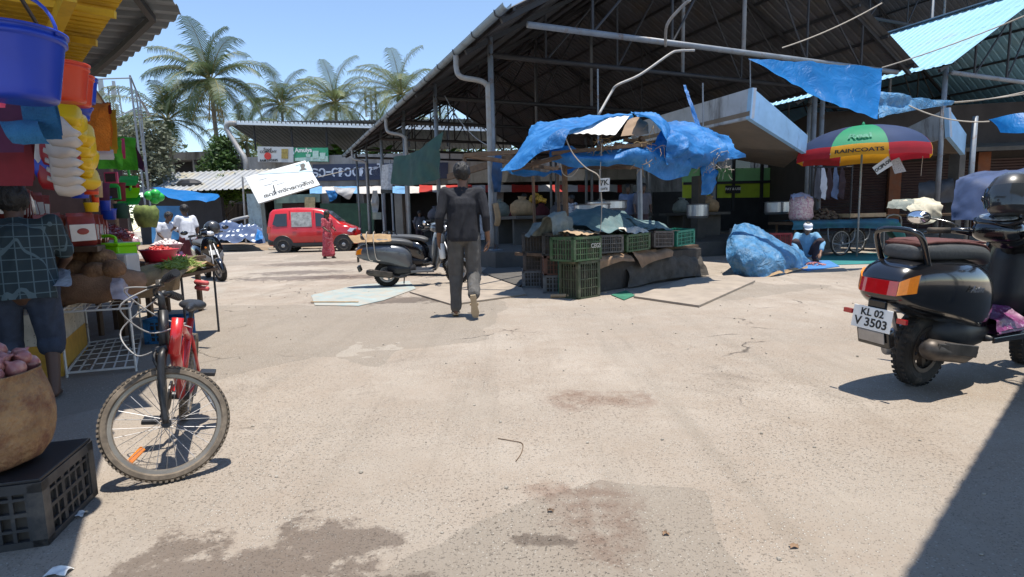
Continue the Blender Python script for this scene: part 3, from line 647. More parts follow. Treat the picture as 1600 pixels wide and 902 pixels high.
text_on(P(474, 235), (1, 0, 0), (0, 0, 1), 'Amulya', .36, m_white_paint, T, bold=.012)
b = MB(); b.prism([P(461, 247), P(512, 244), P(512.5, 252.5), P(461, 251.5)], (0, -.02, 0)); b.prism([P(478, 241), P(486, 241), P(485, 245.5), P(479, 245.5)], (0, -.05, 0))
b.prism([P(489, 236), P(498, 236), P(498, 247.5), P(489, 247.5)], (0, -.06, 0)); b.prism([P(500, 239), P(509, 239), P(508, 249), P(501, 249)], (0, -.07, 0)); b.build('picture', M('mint_print', (.45, .62, .55), .5, 0, .15, 6), T, world=True)

# --- tilted white hoarding in front of the building
T = thing('hoarding', 'large tilted white hoarding with Malayalam writing hanging left of the red van', 'hoarding', A(440, 318, 30))
Yh = 30.0; c = [A(383, 277, 30.4), A(483, 251, 32.0), A(500, 289, 30.8), A(404, 318, 29.2)]
c[1] = c[0] + c[2] - c[3]; hN = (c[2] - c[3]).cross(c[0] - c[3]).normalized(); hN = hN if hN.y < 0 else -hN
def HP(x, y, o=.03): d = ray(x, y); p0 = V(0, 0, EYE); return p0 + d * ((c[0] + hN * o - p0).dot(hN) / d.dot(hN))
b = MB(); b.prism(c, hN * -.08); b.build('panel', m_sign_white, T, world=True)
b = MB(); b.prism([HP(403, 272, .01), HP(482.3, 252.5, .01), HP(489, 268, .01), HP(404, 272.8, .01)], hN * .01); b.build('band', M('grey_blue_print', (.33, .46, .52), .5, 0, .1, 3), T, world=True)
hu = (c[2] - c[3]).normalized(); hp = hN.cross(hu)
text_on(HP(452, 295), hu, hp, 'രവി സ്റേറാഴ്സ്', .35, m_letter, T, bold=.004)
b = MB(); rr = random.Random(3)
for (x, y, w) in ((425, 283, 9), (432, 288, 12), (412, 290, 14), (430, 300, 8), (462, 259, 12), (470, 285, 10), (405, 281, 12), (468, 295, 7)):
    b.beam(HP(x, y), HP(x + w, y - w * .27), .03, .01)
b.build('lettering', M('faint_print', (.42, .47, .45), .6), T, world=True)
b = MB(); b.prism([HP(469, 259), HP(471, 256), HP(475, 255.5), HP(477, 258), HP(475.5, 262.5), HP(479.5, 264.5), HP(467.5, 267.5), HP(471, 263.5)], hN * .01); b.build('portrait', m_letter, T, world=True)
b = MB(); b.tube([HP(427, 289, .05), HP(430.5, 301, .05)], .025, 6); b.build('nail_strip', m_letter, T, world=True)
b = MB(); b.tube([A(497, 277, Yh), A(567, 261, 33)], .03, 5); b.build('stay', m_pvc, T, world=True)
b = MB(); b.tube([V(c[0].x, Yh + .1, c[0].z), V(c[0].x - .1, Yh + .1, 0)], .05, 6); b.build('support', m_pvc, T, world=True)

# white painted pillar with portrait, dark compound wall, railing
T = thing('painted_pillar', 'white painted pillar with a small dark portrait left of the red van', 'pillar', A(398, 378, 30.5))
b = MB(); b.prism([A(385, 303, 30.5), A(405, 303, 30.5), A(413, 377, 30.5), A(391, 378, 30.5)], (0, .5, 0)); b.build('shaft', M('pillar_whitewash', (.40, .50, .52), .8, 0, .12, 4, dirt=(.2, .22, .22), dscale=3), T, world=True)
b = MB(); b.ball(A(397, 354, 30.42), (.13, .04, .17)); b.prism([A(391, 362, 30.44), A(404, 361, 30.44), A(401, 357, 30.44), A(394, 357, 30.44)], (0, .03, 0)); b.build('portrait', m_letter, T, world=True)
b = MB(); b.prism([V(A(228, 300, 36).x, 36, 0), V(A(388, 300, 36).x, 36, 0), V(A(388, 300, 36).x, 36, A(360, 320, 36).z), V(A(228, 300, 36).x, 36, A(300, 312, 36).z)], (0, .3, 0))
b.build('compound_wall', m_darkwall, world=True, label='dark stained compound wall beneath the green bushes left of the white pillar', cat='wall')
b = MB(); b.tube(spline([A(358, 377, 29), A(359, 352, 29), A(363, 345, 29), A(388, 339, 29)], 4), .09, 8); b.build('guard_rail', m_pvc, world=True, smooth=True, label='bent pale pipe rail beside the white painted pillar', cat='rail')

# --- left back: low house, corrugated white roof
T = thing('low_house', 'low grey house with dark verandah between the palms', 'building', A(275, 275, 46))
q = lambda x, y, Y=46: A(x, y, Y)
b = MB(); b.prism([V(q(226, 250).x, 47.5, 0), V(q(350, 250).x, 47.5, 0), V(q(350, 250).x, 47.5, q(300, 250).z), V(q(226, 250).x, 47.5, q(300, 250).z)], (0, 4, 0)); b.build('wall', m_dark_int, T, world=True)
b = MB(); b.prism([q(224, 240), q(345, 236), q(345, 249), q(224, 251)], (0, 5, 0)); b.build('roof', m_grey_wall, T, world=True)
for px in (248, 266, 300, 318): b = MB(); b.prism([q(px, 250, 46.1), q(px + 3, 250, 46.1), V(q(px + 3, 250).x, 46.1, 0), V(q(px, 250).x, 46.1, 0)], (0, .3, 0)); b.build('column', m_grey_wall, T, world=True)
T = thing('tin_roof_shop', 'shop with pale corrugated tin roof behind the blue awning', 'building', A(340, 360, 33))
b = MB(); corrugated(b, A(205, 302, 32), V(0, 1, .38), V(1, 0, .012), 4, A(400, 300, 32).x - A(205, 300, 32).x, .35, .06); b.build('roof_sheet', M('white_tin', (.34, .35, .36), .5, .1, .1, 1, dirt=(.42, .36, .22), dscale=.8), T, world=True)
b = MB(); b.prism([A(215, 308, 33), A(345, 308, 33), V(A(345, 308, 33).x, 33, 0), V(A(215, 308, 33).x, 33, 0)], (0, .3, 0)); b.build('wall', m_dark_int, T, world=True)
b = MB(); b.box(A(295, 295, 33.2), (1.8, .5, .5)); b.ball(A(296, 289, 33.2), (.8, .4, .35)); b.build('water_tank', m_black, T, world=True, relax=0)
b = MB(); b.sheet([[A(238, 291, 27), A(290, 296, 27), A(341, 302, 27)], [A(250, 300, 26.2), A(295, 305, 26.2), A(343, 308, 26.2)], [A(262, 308, 25.8), A(300, 313, 25.8), A(335, 314, 25.8)]], 30, 12, .12, .8, 4)
b.build('tarpaulin', m_tarp_sun, world=True, smooth=True, label='bright blue tarpaulin awning behind the two men in white shirts', cat='tarpaulin')
b = MB(); b.sheet([[A(236, 322, 28), A(292, 322, 28)], [A(236, 345, 28), A(292, 345, 28)], [A(238, 380, 27.8), A(292, 372, 27.8)]], 20, 16, .08, .8, 9)
b.build('cloth_screen', M('blue_cloth', (.03, .14, .30), .7, 0, .2, 3), world=True, smooth=True, label='dull blue cloth screen under the bright blue awning', cat='screen')
# heap of checked tarps
m_check = grid_mat('blue_white_check', (.62, .66, .70), (.05, .08, .16), 3.4, 2.0, 4.4, .5)
b = MB(); b.sheet([[A(330, 378, 25.5), A(370, 380, 25), A(415, 378, 25.5)], [A(330, 366, 26.2), A(365, 362, 26), A(408, 364, 26.5)], [A(330, 358, 27.5), A(350, 354, 27.5), A(395, 357, 28)], [A(330, 372, 29), A(360, 372, 29), A(400, 372, 29)]], 44, 34, .30, 1.3, 6, fine=.5)
b.build('tarp_heap', m_check, world=True, smooth=True, label='heap of blue and white checked plastic sheets on the verge left of the van', cat='heap')
b = MB(); b.sheet([[A(398, 376, 25.3), A(412, 376, 25.3)], [A(400, 366, 25.6), A(410, 366, 25.6)], [A(402, 357, 26), A(407, 360, 26)]], 10, 10, .15, 1.5, 4)
b.build('blue_rag', m_tarp, world=True, smooth=True, label='crumpled blue plastic rag at the foot of the white painted pillar', cat='rag')

# --- kiosk wall in green and yellow through the shed, right
T = thing('green_kiosk', 'bright green and yellow kiosk with a black pay and use sign seen through the shed', 'kiosk', A(1185, 320, 27))
kq = lambda x, y, Y=27.0: A(x, y, Y)
m_lime = M('lime_wall', (.42, .55, .04), .7, 0, .1, 2); m_mint = M('mint_wall', (.25, .55, .25), .7, 0, .1, 2)
b = MB(); b.prism([kq(1068, 285), kq(1240, 285), kq(1240, 308), kq(1068, 310)], (0, .2, 0)); b.build('wall', m_lime, T, world=True)
b = MB(); b.prism([kq(1060, 310), kq(1250, 308), V(kq(1250, 285).x, 27, 0), V(kq(1060, 285).x, 27, 0)], (0, .3, 0)); b.build('lower_wall', m_dark_int, T, world=True)
b = MB(); b.prism([kq(1068, 264, 27), kq(1240, 262, 27), kq(1240, 284.5, 27), kq(1068, 284.5, 27)], (0, .25, 0)); b.build('upper_panel', m_mint, T, world=True)
b = MB(); 
for x in (1096, 1118, 1146, 1190, 1218): b.box(kq(x, 290, 26.93), (.12, .12, 2.4))
b.box(kq(1160, 285, 26.9), (5.6, .14, .12)); b.build('frame', m_steel_dark, T, world=True)
b = MB(); b.prism([kq(1134, 290, 26.85), kq(1157, 290, 26.85), kq(1157, 302, 26.85), kq(1134, 302, 26.85)], (0, .05, 0)); sg = b.build('sign_board', m_letter, T, world=True)
text_on(kq(1145.5, 295.5, 26.83), (1, 0, 0), (0, 0, 1), 'PAY & USE', .16, m_white_paint, T, bold=.004)
# long back building closing the view to the right, with windows
T = thing('market_building', 'long two storey grey building closing the view behind the market sheds', 'building', V(22, 41, 0))
b = MB(); b.prism([V(9.5, 41, 0), V(46, 41, 0), V(46, 41, 6.6), V(9.5, 41, 6.6)], (0, 5, 0)); b.build('wall', m_grey_wall, T, world=True)
b = MB(); b.prism([V(9.3, 40.2, 6.6), V(46.3, 40.2, 6.6), V(46.3, 46.3, 6.6), V(9.3, 46.3, 6.6)], (0, 0, .3)); b.build('roof', m_conc, T, world=True)
for k in range(13):
    x = 10.4 + k * 2.7
    b = MB(); b.prism([V(x, 40.9, .2), V(x + 2.1, 40.9, .2), V(x + 2.1, 40.9, 2.9), V(x, 40.9, 2.9)], (0, .09, 0)); b.build('shutter', m_dark_int, T, world=True)
    b = MB(); b.prism([V(x + .5, 40.92, 4.2), V(x + 1.6, 40.92, 4.2), V(x + 1.6, 40.92, 5.4), V(x + .5, 40.92, 5.4)], (0, .07, 0)); b.build('window', m_glass, T, world=True)

# ================================================================== TELECOM TOWER, POLE FRAME
m_tower = M('tower_steel', (.32, .35, .38), .5, .3, .1)
T = thing('telecom_tower', 'distant lattice telecom tower crowded with white panel antennas', 'tower', V(A(178, 200, 75).x, 75, 0))
bx = T.location.x; topz = A(178, 136, 75).z
b = MB()
for dx in (-.9, .9):
    for dy in (-.9, .9): b.tube([V(bx + dx * 1.5, 75 + dy * 1.5, 0), V(bx + dx * .7, 75 + dy * .7, topz)], .10, 5)
k = 0
while k * 1.6 < topz:
    f0 = k * 1.6 / topz; f1 = min(1, (k + 1) * 1.6 / topz); w0 = 1.35 - .72 * f0; w1 = 1.35 - .72 * f1; z0 = k * 1.6; z1 = min(topz, z0 + 1.6)
    for sy in (-1, 1): b.tube([V(bx - w0, 75 + sy * w0, z0), V(bx + w1, 75 + sy * w1, z1)], .05, 4); b.tube([V(bx + w0, 75 + sy * w0, z0), V(bx - w1, 75 + sy * w1, z1)], .05, 4)
    k += 1
b.build('mast', m_tower, T, world=True)
rr = random.Random(5)
for lev in (topz - .6, topz - 3.2, topz - 5.6):
    for dx in (-1.7, -1.0, -.2, .6, 1.4):
        b = MB(); b.box((bx + dx + rr.uniform(-.15, .15), 74 + rr.uniform(-.5, .8), lev + rr.uniform(-.4, .4)), (.32, .2, 2.0)); b.build('panel_antenna', m_tower, T, world=True)
b = MB(); b.lathe([(0, 0), (.6, .1), (.62, .3), (0, .35)], 14, plane_mat((bx - .8, 73.6, topz - 2.8), (1, 0, 0), (0, 0, 1))); b.build('dish', m_tower, T, world=True)
T = thing('telecom_tower', 'small far antenna mast between the two right hand palms', 'tower', V(A(582, 200, 90).x, 90, 0))
bx = T.location.x; b = MB(); b.tube([V(bx, 90, 0), V(bx, 90, A(582, 138, 90).z)], [.5, .12], 5); b.build('mast', m_tower, T, world=True)
for i in range(7):
    b = MB(); z = A(582, 145 + i * 6, 90).z; b.box((bx + (-1) ** i * .8, 89.8, z), (.3, .3, 1.6)); b.box((bx, 89.8, z), (1.8, .1, .1)); b.build('panel_antenna', m_tower, T, world=True)

T = thing('scaffold', 'thin steel pole frame with crossbars rising over the left stalls', 'frame', V(A(225, 330, 15).x, 15, 0))
for (pts, r) in (([A(203, 118, 15), A(228, 330, 15)], .045), ([A(212, 140, 15.2), A(236, 330, 15.2)], .04), ([A(142, 124, 14.8), A(206, 122, 15)], .03), ([A(203, 118, 15), A(216, 150, 15.6), A(232, 180, 17)], .035),
                 ([A(168, 190, 14), A(206, 172, 15), A(222, 166, 16)], .025), ([A(222, 158, 15.4), A(236, 182, 16.4)], .025), ([A(218, 150, 15.3), A(232, 290, 15.3)], .03)):
    b = MB(); b.tube(pts, r * .6, 6); b.build('pole', m_steel_paint, T, world=True)

# ================================================================== PALMS AND TREES
m_frond = [M('palm_leaf_%s' % c, col, .55, 0, .35, 1.2, transl=.25, dirt=(.16, .15, .05), dscale=1.5, dlo=.55, dhi=.8) for c, col in
           (('deep', (.065, .10, .035)), ('mid', (.085, .125, .04)), ('pale', (.13, .165, .06)))]
m_rachis = M('palm_rachis', (.20, .17, .06), .6, 0, .2, 4)
m_trunk = M('palm_trunk', (.17, .145, .12), .9, 0, .3, 6, .6, 12)
m_husk = M('coconut_green', (.11, .12, .03), .5, 0, .4, 3)
def palm(px, py, Y, size, seed, label, lean=0.0, nf=26, mat=1, nleaf=34):
    rd = random.Random(seed); top = A(px, py, Y); base = V(top.x + lean, Y, 0)
    T = thing('palm_tree', label, 'palm tree', base, group='coconut palms behind the shops')
    b = MB(); P = [base.lerp(top, i / 14) + V(-lean * .35 * math.sin(PI * i / 14), 0, 0) for i in range(15)]
    pts = []; rs = []
    for i in range(14):
        for s_, k in ((0, 1.0), (.7, .9)): pts.append(P[i].lerp(P[i + 1], s_)); rs.append((.22 - .09 * i / 14) * k * (1.3 if i == 0 else 1))
    b.tube(pts + [P[-1]], rs + [.13], 9); b.build('trunk', m_trunk, T, world=True, smooth=True)
    b = MB(); rb = MB()
    for k in range(nf):
        az = k * 2.399963 + rd.uniform(-.25, .25); e0 = R(84 - 108 * (k / nf) ** .9 + rd.uniform(-10, 10)); L = size * rd.uniform(.85, 1.1)
        h = V(math.cos(az), math.sin(az), 0); side = V(-h.y, h.x, 0); p = top + V(0, 0, .1); e = e0; path = [p.copy()]; n = 14
        wind = rd.uniform(-.05, .12)
        for i in range(n):
            e -= R(2.2 + 6.0 * (i / n)) * (1 + .35 * (k / nf)); d = (h * math.cos(e) + V(0, 0, math.sin(e)) + side * wind + V(-.07 * (seed % 3), 0, .01)).normalized(); p = p + d * L / n; path.append(p.copy())
        rb.tube(path, [.045 * (1 - i / n * .85) for i in range(n + 1)], 4, cap=False)
        nl = nleaf
        for i in range(nl):
            f = .12 + .88 * i / nl; x = f * n; j = min(int(x), n - 1); q = path[j].lerp(path[j + 1], x - j); d = (path[j + 1] - path[j]).normalized()
            ll = L * .25 * math.sin(PI * min(1, .12 + f * .83)) ** .7 * rd.uniform(.8, 1.1) + .08
            up = side.cross(d); up = up if up.z > 0 else -up
            for sg in (-1, 1):
                out = (side * sg * .85 + d * .62 + up * .12).normalized(); m1 = q + out * ll * .5 + V(0, 0, -.03 * ll); e1 = q + out * ll + V(0, 0, -.38 * ll - rd.uniform(0, .25) * ll)
                w = d * (.022 + .008 * size / 3); b.add([q - w, q + w, m1 + w * .9, m1 - w * .9, e1], [(0, 1, 2, 3), (3, 2, 4)])
    b.build('crown', m_frond[mat], T, world=True, recalc=False); rb.build('frond_stems', m_rachis, T, world=True)
    b = MB()
    for k in range(9): a = rd.uniform(0, 6.28); b.ball(top + V(math.cos(a) * .35, math.sin(a) * .35, -.25 + rd.uniform(-.2, .1)), (.15, .15, .19), 7, 5)
    b.build('coconuts', m_husk, T, world=True, smooth=True)
    if seed % 2 == 0:
        b = MB(); az = -1.2
        for k in range(4):
            p = top + V(0, 0, -.1); az = -1.57 + rd.uniform(-.9, .9); path = [p]; h = V(math.cos(az), math.sin(az), 0)
            for i in range(8): path.append(path[-1] + (h * (.5 - i * .05) + V(0, 0, -.55)).normalized() * size * .085)
            b.tube(path, .04, 4)
            for i in range(1, 8):
                for sg in (-1, 1):
                    for u in range(2): q = path[i] + V(0, 0, .1 * u); s2 = V(-h.y, h.x, 0) * sg; b.add([q, q + V(0, 0, .06), q + s2 * .45 + V(0, 0, -.55)], [(0, 1, 2)])
        b.build('dry_frond', M('dry_frond', (.28, .20, .07), .8, 0, .3, 3, transl=.2), T, world=True)
palm(330, 128, 42, 5.0, 2, 'tallest coconut palm standing against the sky left of the sheds', lean=1.6, nf=26, mat=0, nleaf=46)
palm(262, 190, 44, 4.4, 4, 'shorter coconut palm with a yellowed frond left of the tallest palm', lean=.6, nf=24, mat=0, nleaf=36)
palm(440, 166, 56, 4.4, 7, 'coconut palm just right of the tallest palm over the shelter roof', lean=-.8, nf=26, mat=0)
palm(524, 164, 50, 4.5, 11, 'bushy coconut palm above the middle of the white edged shelter roof', lean=.5, nf=28, mat=2)
palm(628, 150, 48, 4.6, 5, 'coconut palm partly hidden by the eave of the largest shed', lean=-.5, nf=26, mat=2)
palm(385, 222, 50, 4.6, 13, 'low coconut palm crown spreading just above the left end of the shelter roof', lean=.3, nf=20, mat=1)
palm(185, 226, 46, 4.4, 9, 'pale coconut palm low beside the thin pole frame at left', lean=.3, nf=22, mat=2)
palm(560, 222, 60, 4.4, 17, 'half hidden coconut palm under the shelter roof behind the billboards', lean=.3, nf=20, mat=1)
palm(690, 225, 52, 4.4, 19, 'coconut palm glimpsed through the far end of the largest shed', lean=.2, nf=22, mat=2)

def leafy(name, label, cat, spots, n, leaf, mat, seed, trunk=None, group=None, stem=None):
    rd = random.Random(seed); bx = sum(c[0].x for c in spots) / len(spots); by = sum(c[0].y for c in spots) / len(spots)
    T = thing(name, label, cat, V(bx, by, 0), group=group); b = MB()
    tot = sum(r ** 3 for _, r in spots)
    for c, r in spots:
        for k in range(int(n * r ** 3 / tot) + 30):
            while True:
                d = V(rd.uniform(-1, 1), rd.uniform(-1, 1), rd.uniform(-1, 1))
                if .25 < d.length < 1: break
            if mnoise.noise((c + d * r) * (1.6 / max(r, .6))) < -.12: continue
            p = c + d * r * rd.uniform(.85, 1.12); a = V(rd.gauss(0, 1), rd.gauss(0, 1), rd.gauss(0, .6)).normalized(); e = a.cross(V(rd.gauss(0, 1), rd.gauss(0, 1), 1)).normalized(); s_ = leaf * rd.uniform(.6, 1.4)
            b.add([p, p + a * s_ * .5 + e * s_ * .28, p + a * s_, p + a * s_ * .5 - e * s_ * .28], [(0, 1, 2, 3)])
    b.build('crown', mat, T, world=True, recalc=False)
    if trunk:
        b = MB(); c0 = spots[0][0]; b.tube([V(bx, by, 0), V(bx + .1, by, c0.z * .5), c0], [trunk, trunk * .8, trunk * .4], 8)
        for c, r in spots[1:]: b.tube([V(bx + .1, by, c0.z * .5), c], [trunk * .5, trunk * .15], 6)
        b.build('trunk', m_trunk, T, world=True, smooth=True)
    return T
m_leaf_b = M('bright_leaf', (.10, .19, .03), .5, 0, .45, 1.5, transl=.3)
m_leaf_d = M('dark_leaf', (.035, .075, .02), .5, 0, .5, .8, transl=.25)
m_leaf_m = M('mid_leaf', (.06, .11, .03), .5, 0, .5, 1.0, transl=.25)
leafy('tree', 'bushy tree with bright leaves climbing beside the shelter downpipe', 'tree', [(A(345, 262, 37.5), 1.3), (A(350, 240, 37.6), 1.1), (A(335, 285, 37.2), 1.2), (A(362, 285, 37.2), 1.1), (A(345, 225, 37.8), .7)], 6000, .26, m_leaf_m, 3, .16)
leafy('shrub', 'bright green shrub spilling over the compound wall under the trees', 'shrub', [(A(335, 297, 35), .8), (A(360, 292, 35), .9), (A(378, 300, 35), .7), (A(350, 306, 34.8), .8), (A(320, 304, 34.9), .6)], 3200, .22, m_leaf_b, 6, .05)
leafy('tree', 'dusty grey green creeper covered tree behind the thin pole frame', 'tree', [(A(225, 215, 34), 1.5), (A(240, 240, 34), 1.6), (A(215, 250, 33), 1.5), (A(235, 270, 33), 1.2), (A(205, 225, 34), 1.1)], 5200, .26, M('dusty_leaf', (.12, .135, .09), .7, 0, .4, 1.5, transl=.2), 12, .2)
trees = [(60, 250, 70, 5, 'dark broadleaf tree at the far left of the tree line'), (140, 232, 66, 5, 'dark tree right of the telecom tower foot'), (300, 245, 62, 2.4, 'dark tree crown behind the low grey house'), (405, 232, 60, 3.2, 'dark tree crown behind the left end of the shelter roof'),
         (470, 238, 62, 3.4, 'dark tree crown behind the white billboard'), (540, 240, 60, 3.4, 'dark tree crown behind the green billboard'), (610, 236, 62, 3.6, 'tree crown under the near end of the shelter'), (680, 238, 60, 3.6, 'tree crown seen past the green netting'),
         (750, 240, 60, 3.8, 'tree crown seen behind the walking man'), (830, 245, 62, 4, 'tree crown seen through the blue stall'), (930, 250, 64, 4, 'farthest right tree crown seen through the shed')]
for i, (px, py, Y, r, lab) in enumerate(trees):
    rd = random.Random(i); c = A(px, py + 22, Y); leafy('tree', lab, 'tree', [(c, r), (c + V(r * .7, 1, -r * .6), r * .8), (c + V(-r * .7, 0, -r * .5), r * .8), (c + V(0, 0, -r), r * .9)], 2600, .55, m_leaf_d if i % 3 else m_leaf_m, 30 + i, .35, group='trees along the far tree line')
rd = random.Random(2)
for i, (px, py) in enumerate(((588, 245), (602, 240), (520, 243), (532, 240), (700, 245), (740, 245), (660, 248))):
    c = A(px, py, 40.5); T = thing('banana_plant', ['banana plant left of the far end of the shed gutter', 'banana plant just under the far gutter corner', 'banana plant right of the green billboard', 'second banana plant right of the green billboard', 'banana plant between the shed columns behind the walking man',
        'banana plant left of the tall front column', 'banana plant above the green netting'][i], 'plant', V(c.x, c.y, 0), group='banana plants behind the shop parapet'); b = MB()
    for k in range(9):
        a = rd.uniform(0, 6.28); h = V(math.cos(a), math.sin(a), 0); s2 = V(-h.y, h.x, 0); p = c - V(0, 0, .5); prev = None; e = R(rd.uniform(55, 80)); L = rd.uniform(1.6, 2.3); P2 = []
        for j in range(7): P2.append(p.copy()); p = p + (h * math.cos(e) + V(0, 0, math.sin(e))) * L / 6; e -= R(rd.uniform(12, 24))
        vs = []; 
        for j, q in enumerate(P2): w = .24 * math.sin(PI * (j + .6) / 7.4); vs += [q - s2 * w, q, q + s2 * w + V(0, 0, .02)]
        b.add(vs, [(3 * j + u, 3 * j + u + 1, 3 * j + u + 4, 3 * j + u + 3) for j in range(6) for u in (0, 1)])
    b.build('leaves', m_leaf_b, T, world=True, recalc=False); b = MB(); b.tube([V(c.x, c.y, 0), c - V(0, 0, .4)], [.16, .1], 7); b.build('stem', m_husk, T, world=True)
# ================================================================== SCOOTERS
def ring(x, w, z0, z1, n=20, ex=2.6, yc=0.0):
    out = []
    for k in range(n):
        a = 2 * PI * k / n; c = math.cos(a); s_ = math.sin(a)
        out.append(V(x, yc + w * abs(c) ** (2 / ex) * (1 if c > 0 else -1), (z0 + z1) / 2 + (z1 - z0) / 2 * abs(s_) ** (2 / ex) * (1 if s_ > 0 else -1)))
    return out
def wheel(parent, x, y, Rw, wt, rimm, name='wheel', spokes=0, hub=.05, holes=5, rot=None):
    W = bpy.data.objects.new(name, None); COL.objects.link(W); W.parent = parent; W.location = (x, y, Rw); W.empty_display_size = .1
    if rot: W.rotation_euler = rot
    m = Matrix.Rotation(PI / 2, 4, 'X'); b = MB(); prof = []
    ri = Rw - wt * .95
    for k in range(11): a = -PI * .5 + PI * k / 10 * 1.0; prof.append((Rw - wt * .5 + wt * .5 * math.cos(a), wt * .5 * math.sin(a) * 1.05))
    prof = [(ri, -wt * .36)] + prof + [(ri, wt * .36), (ri, -wt * .36)]
    b.lathe(prof, 40, m, cap=False)
    for k in range(40):                               # tread lugs
        a = 2 * PI * k / 40
        for s_ in (-1, 1): b.box((math.cos(a) * (Rw - .001), s_ * wt * .26, math.sin(a) * (Rw - .001)), (.007, wt * .25, 2 * PI * Rw / 40 * .5), rot=Matrix.Rotation(-a, 3, 'Y'))
    b.build('tyre', m_rubber, W, smooth=False)
    b = MB(); b.lathe([(ri - .02, -wt * .38), (ri + .004, -wt * .42), (ri + .006, -wt * .30), (ri - .02, -wt * .1), (ri - .02, wt * .1), (ri + .006, wt * .30), (ri + .004, wt * .42), (ri - .02, wt * .38)], 36, m, cap=False)
    b.lathe([(hub * .5, -wt * .5), (hub, -wt * .4), (hub * 1.1, -wt * .1), (hub * 1.1, wt * .1), (hub, wt * .4), (hub * .5, wt * .5)], 18, m)
    for k in range(holes):
        a = 2 * PI * k / holes; c, s_ = math.cos(a), math.sin(a); b.beam(V(c * hub * .9, 0, s_ * hub * .9), V(c * (ri - .01), 0, s_ * (ri - .01)), .035, wt * .35) if not spokes else None
    b.build('rim', rimm, W, smooth=False); return W
def scooter(label, loc, heading, mb, seat_top=None, plate=None, group=None, badge=None, steer=0.0, detail=True, name='scooter', lean=R(4), front_plate=False, rimm=None, stand=True, mirrors=(1, -1), hz=.95, hx=.90):
    T = thing(name, label, 'scooter', loc, rot=(lean, 0, heading), group=group)
    rimm = rimm or m_alu
    # tail body
    st = [(-.50, .075, .60, .645), (-.485, .115, .55, .695), (-.44, .148, .515, .74), (-.34, .178, .475, .775), (-.18, .200, .435, .785), (0, .212, .40, .78), (.16, .208, .36, .765), (.28, .195, .33, .74), (.38, .165, .30, .68), (.45, .125, .28, .58)]
    b = MB(); b.loft([ring(*q, n=28, ex=2.9) for q in st]); b.build('body', mb, T, sub=1, smooth=True)
    b = MB(); b.loft([ring(.02, .15, .20, .44), ring(.2, .16, .20, .42), ring(.4, .14, .22, .40), ring(.5, .11, .24, .36)]); b.build('lower_cover', m_black, T, smooth=True)
    # seat
    st = [(-.34, .075, .775, .835), (-.32, .115, .765, .86), (-.2, .14, .76, .872), (0, .148, .755, .868), (.2, .14, .75, .85), (.33, .12, .735, .832), (.44, .09, .70, .795), (.48, .05, .70, .76)]
    b = MB(); b.loft([ring(*q, n=22, ex=3.2) for q in st]); b.build('seat', m_seat, T, sub=1, smooth=True)
    if seat_top:
        b = MB(); b.loft([ring(x, w * .86, z1 - .018, z1 + .007, 18, 3) for x, w, z0, z1 in st[1:-1]]); 
        for k in range(9): x = -.28 + k * .075; b.tube([V(x, y, .868 + (0.004 if abs(y) < .05 else 0) - max(0, x) * .07) for y in (-.10, -.05, 0, .05, .10)], .006, 5)
        b.build('seat_cover', seat_top, T, smooth=True)
    # grab rail
    b = MB(); b.tube(spline([V(-.26, -.125, .72), V(-.31, -.13, .80), V(-.36, -.125, .89), V(-.385, -.09, .925), V(-.39, 0, .935), V(-.385, .09, .925), V(-.36, .125, .89), V(-.31, .13, .80), V(-.26, .125, .72)], 5), .016, 10); b.build('grab_rail', m_gloss_black, T, smooth=True)
    # tail lamps
    def lamp(ys, z0, z1, mat, nm):
        b = MB(); vs = []; 
        def edge(y):
            ay = min(.199, abs(y)); 
            for i in range(len(PX) - 1):
                if PX[i][1] <= ay <= PX[i + 1][1]: t = (ay - PX[i][1]) / (PX[i + 1][1] - PX[i][1]); return PX[i][0] + (PX[i + 1][0] - PX[i][0]) * t
            return PX[-1][0]
        n = 10; A_ = []; 
        for k in range(n + 1):
            y = ys[0] + (ys[1] - ys[0]) * k / n; x = edge(y) - .012; f = abs(y) / .2
            A_.append((V(x, y, z0[0] + (z0[1] - z0[0]) * k / n), V(x + .012, y, z1[0] + (z1[1] - z1[0]) * k / n), y, x))
        for a, c, y, x in A_: vs += [a, c, V(x + .05, y * .93, c.z), V(x + .05, y * .93, a.z)]
        fs = []
        for k in range(n):
            for j in range(4): fs.append((k * 4 + j, k * 4 + (j + 1) % 4, k * 4 + 4 + (j + 1) % 4, k * 4 + 4 + j))
        fs += [(0, 1, 2, 3), (n * 4 + 3, n * 4 + 2, n * 4 + 1, n * 4)]
        b.add(vs, fs); return b.build(nm, mat, T)
    PX = [(-.502, 0), (-.498, .07), (-.482, .11), (-.445, .140), (-.39, .162), (-.33, .178), (-.26, .19)]
    lamp((-.105, .105), (.588, .588), (.665, .665), m_lens_red, 'tail_lamp')
    lamp((-.160, -.107), (.606, .590), (.705, .664), m_lens_orange, 'indicator'); lamp((.107, .160), (.590, .606), (.664, .705), m_lens_orange, 'indicator')
    # plate, bracket, mudguard
    b = MB(); b.box((-.475, 0, .50), (.03, .10, .10)); b.box((-.46, 0, .34), (.05, .19, .10), rot=Matrix.Rotation(R(-18), 3, 'Y')); b.build('rear_mudguard', m_gloss_black, T, bevel=.008)
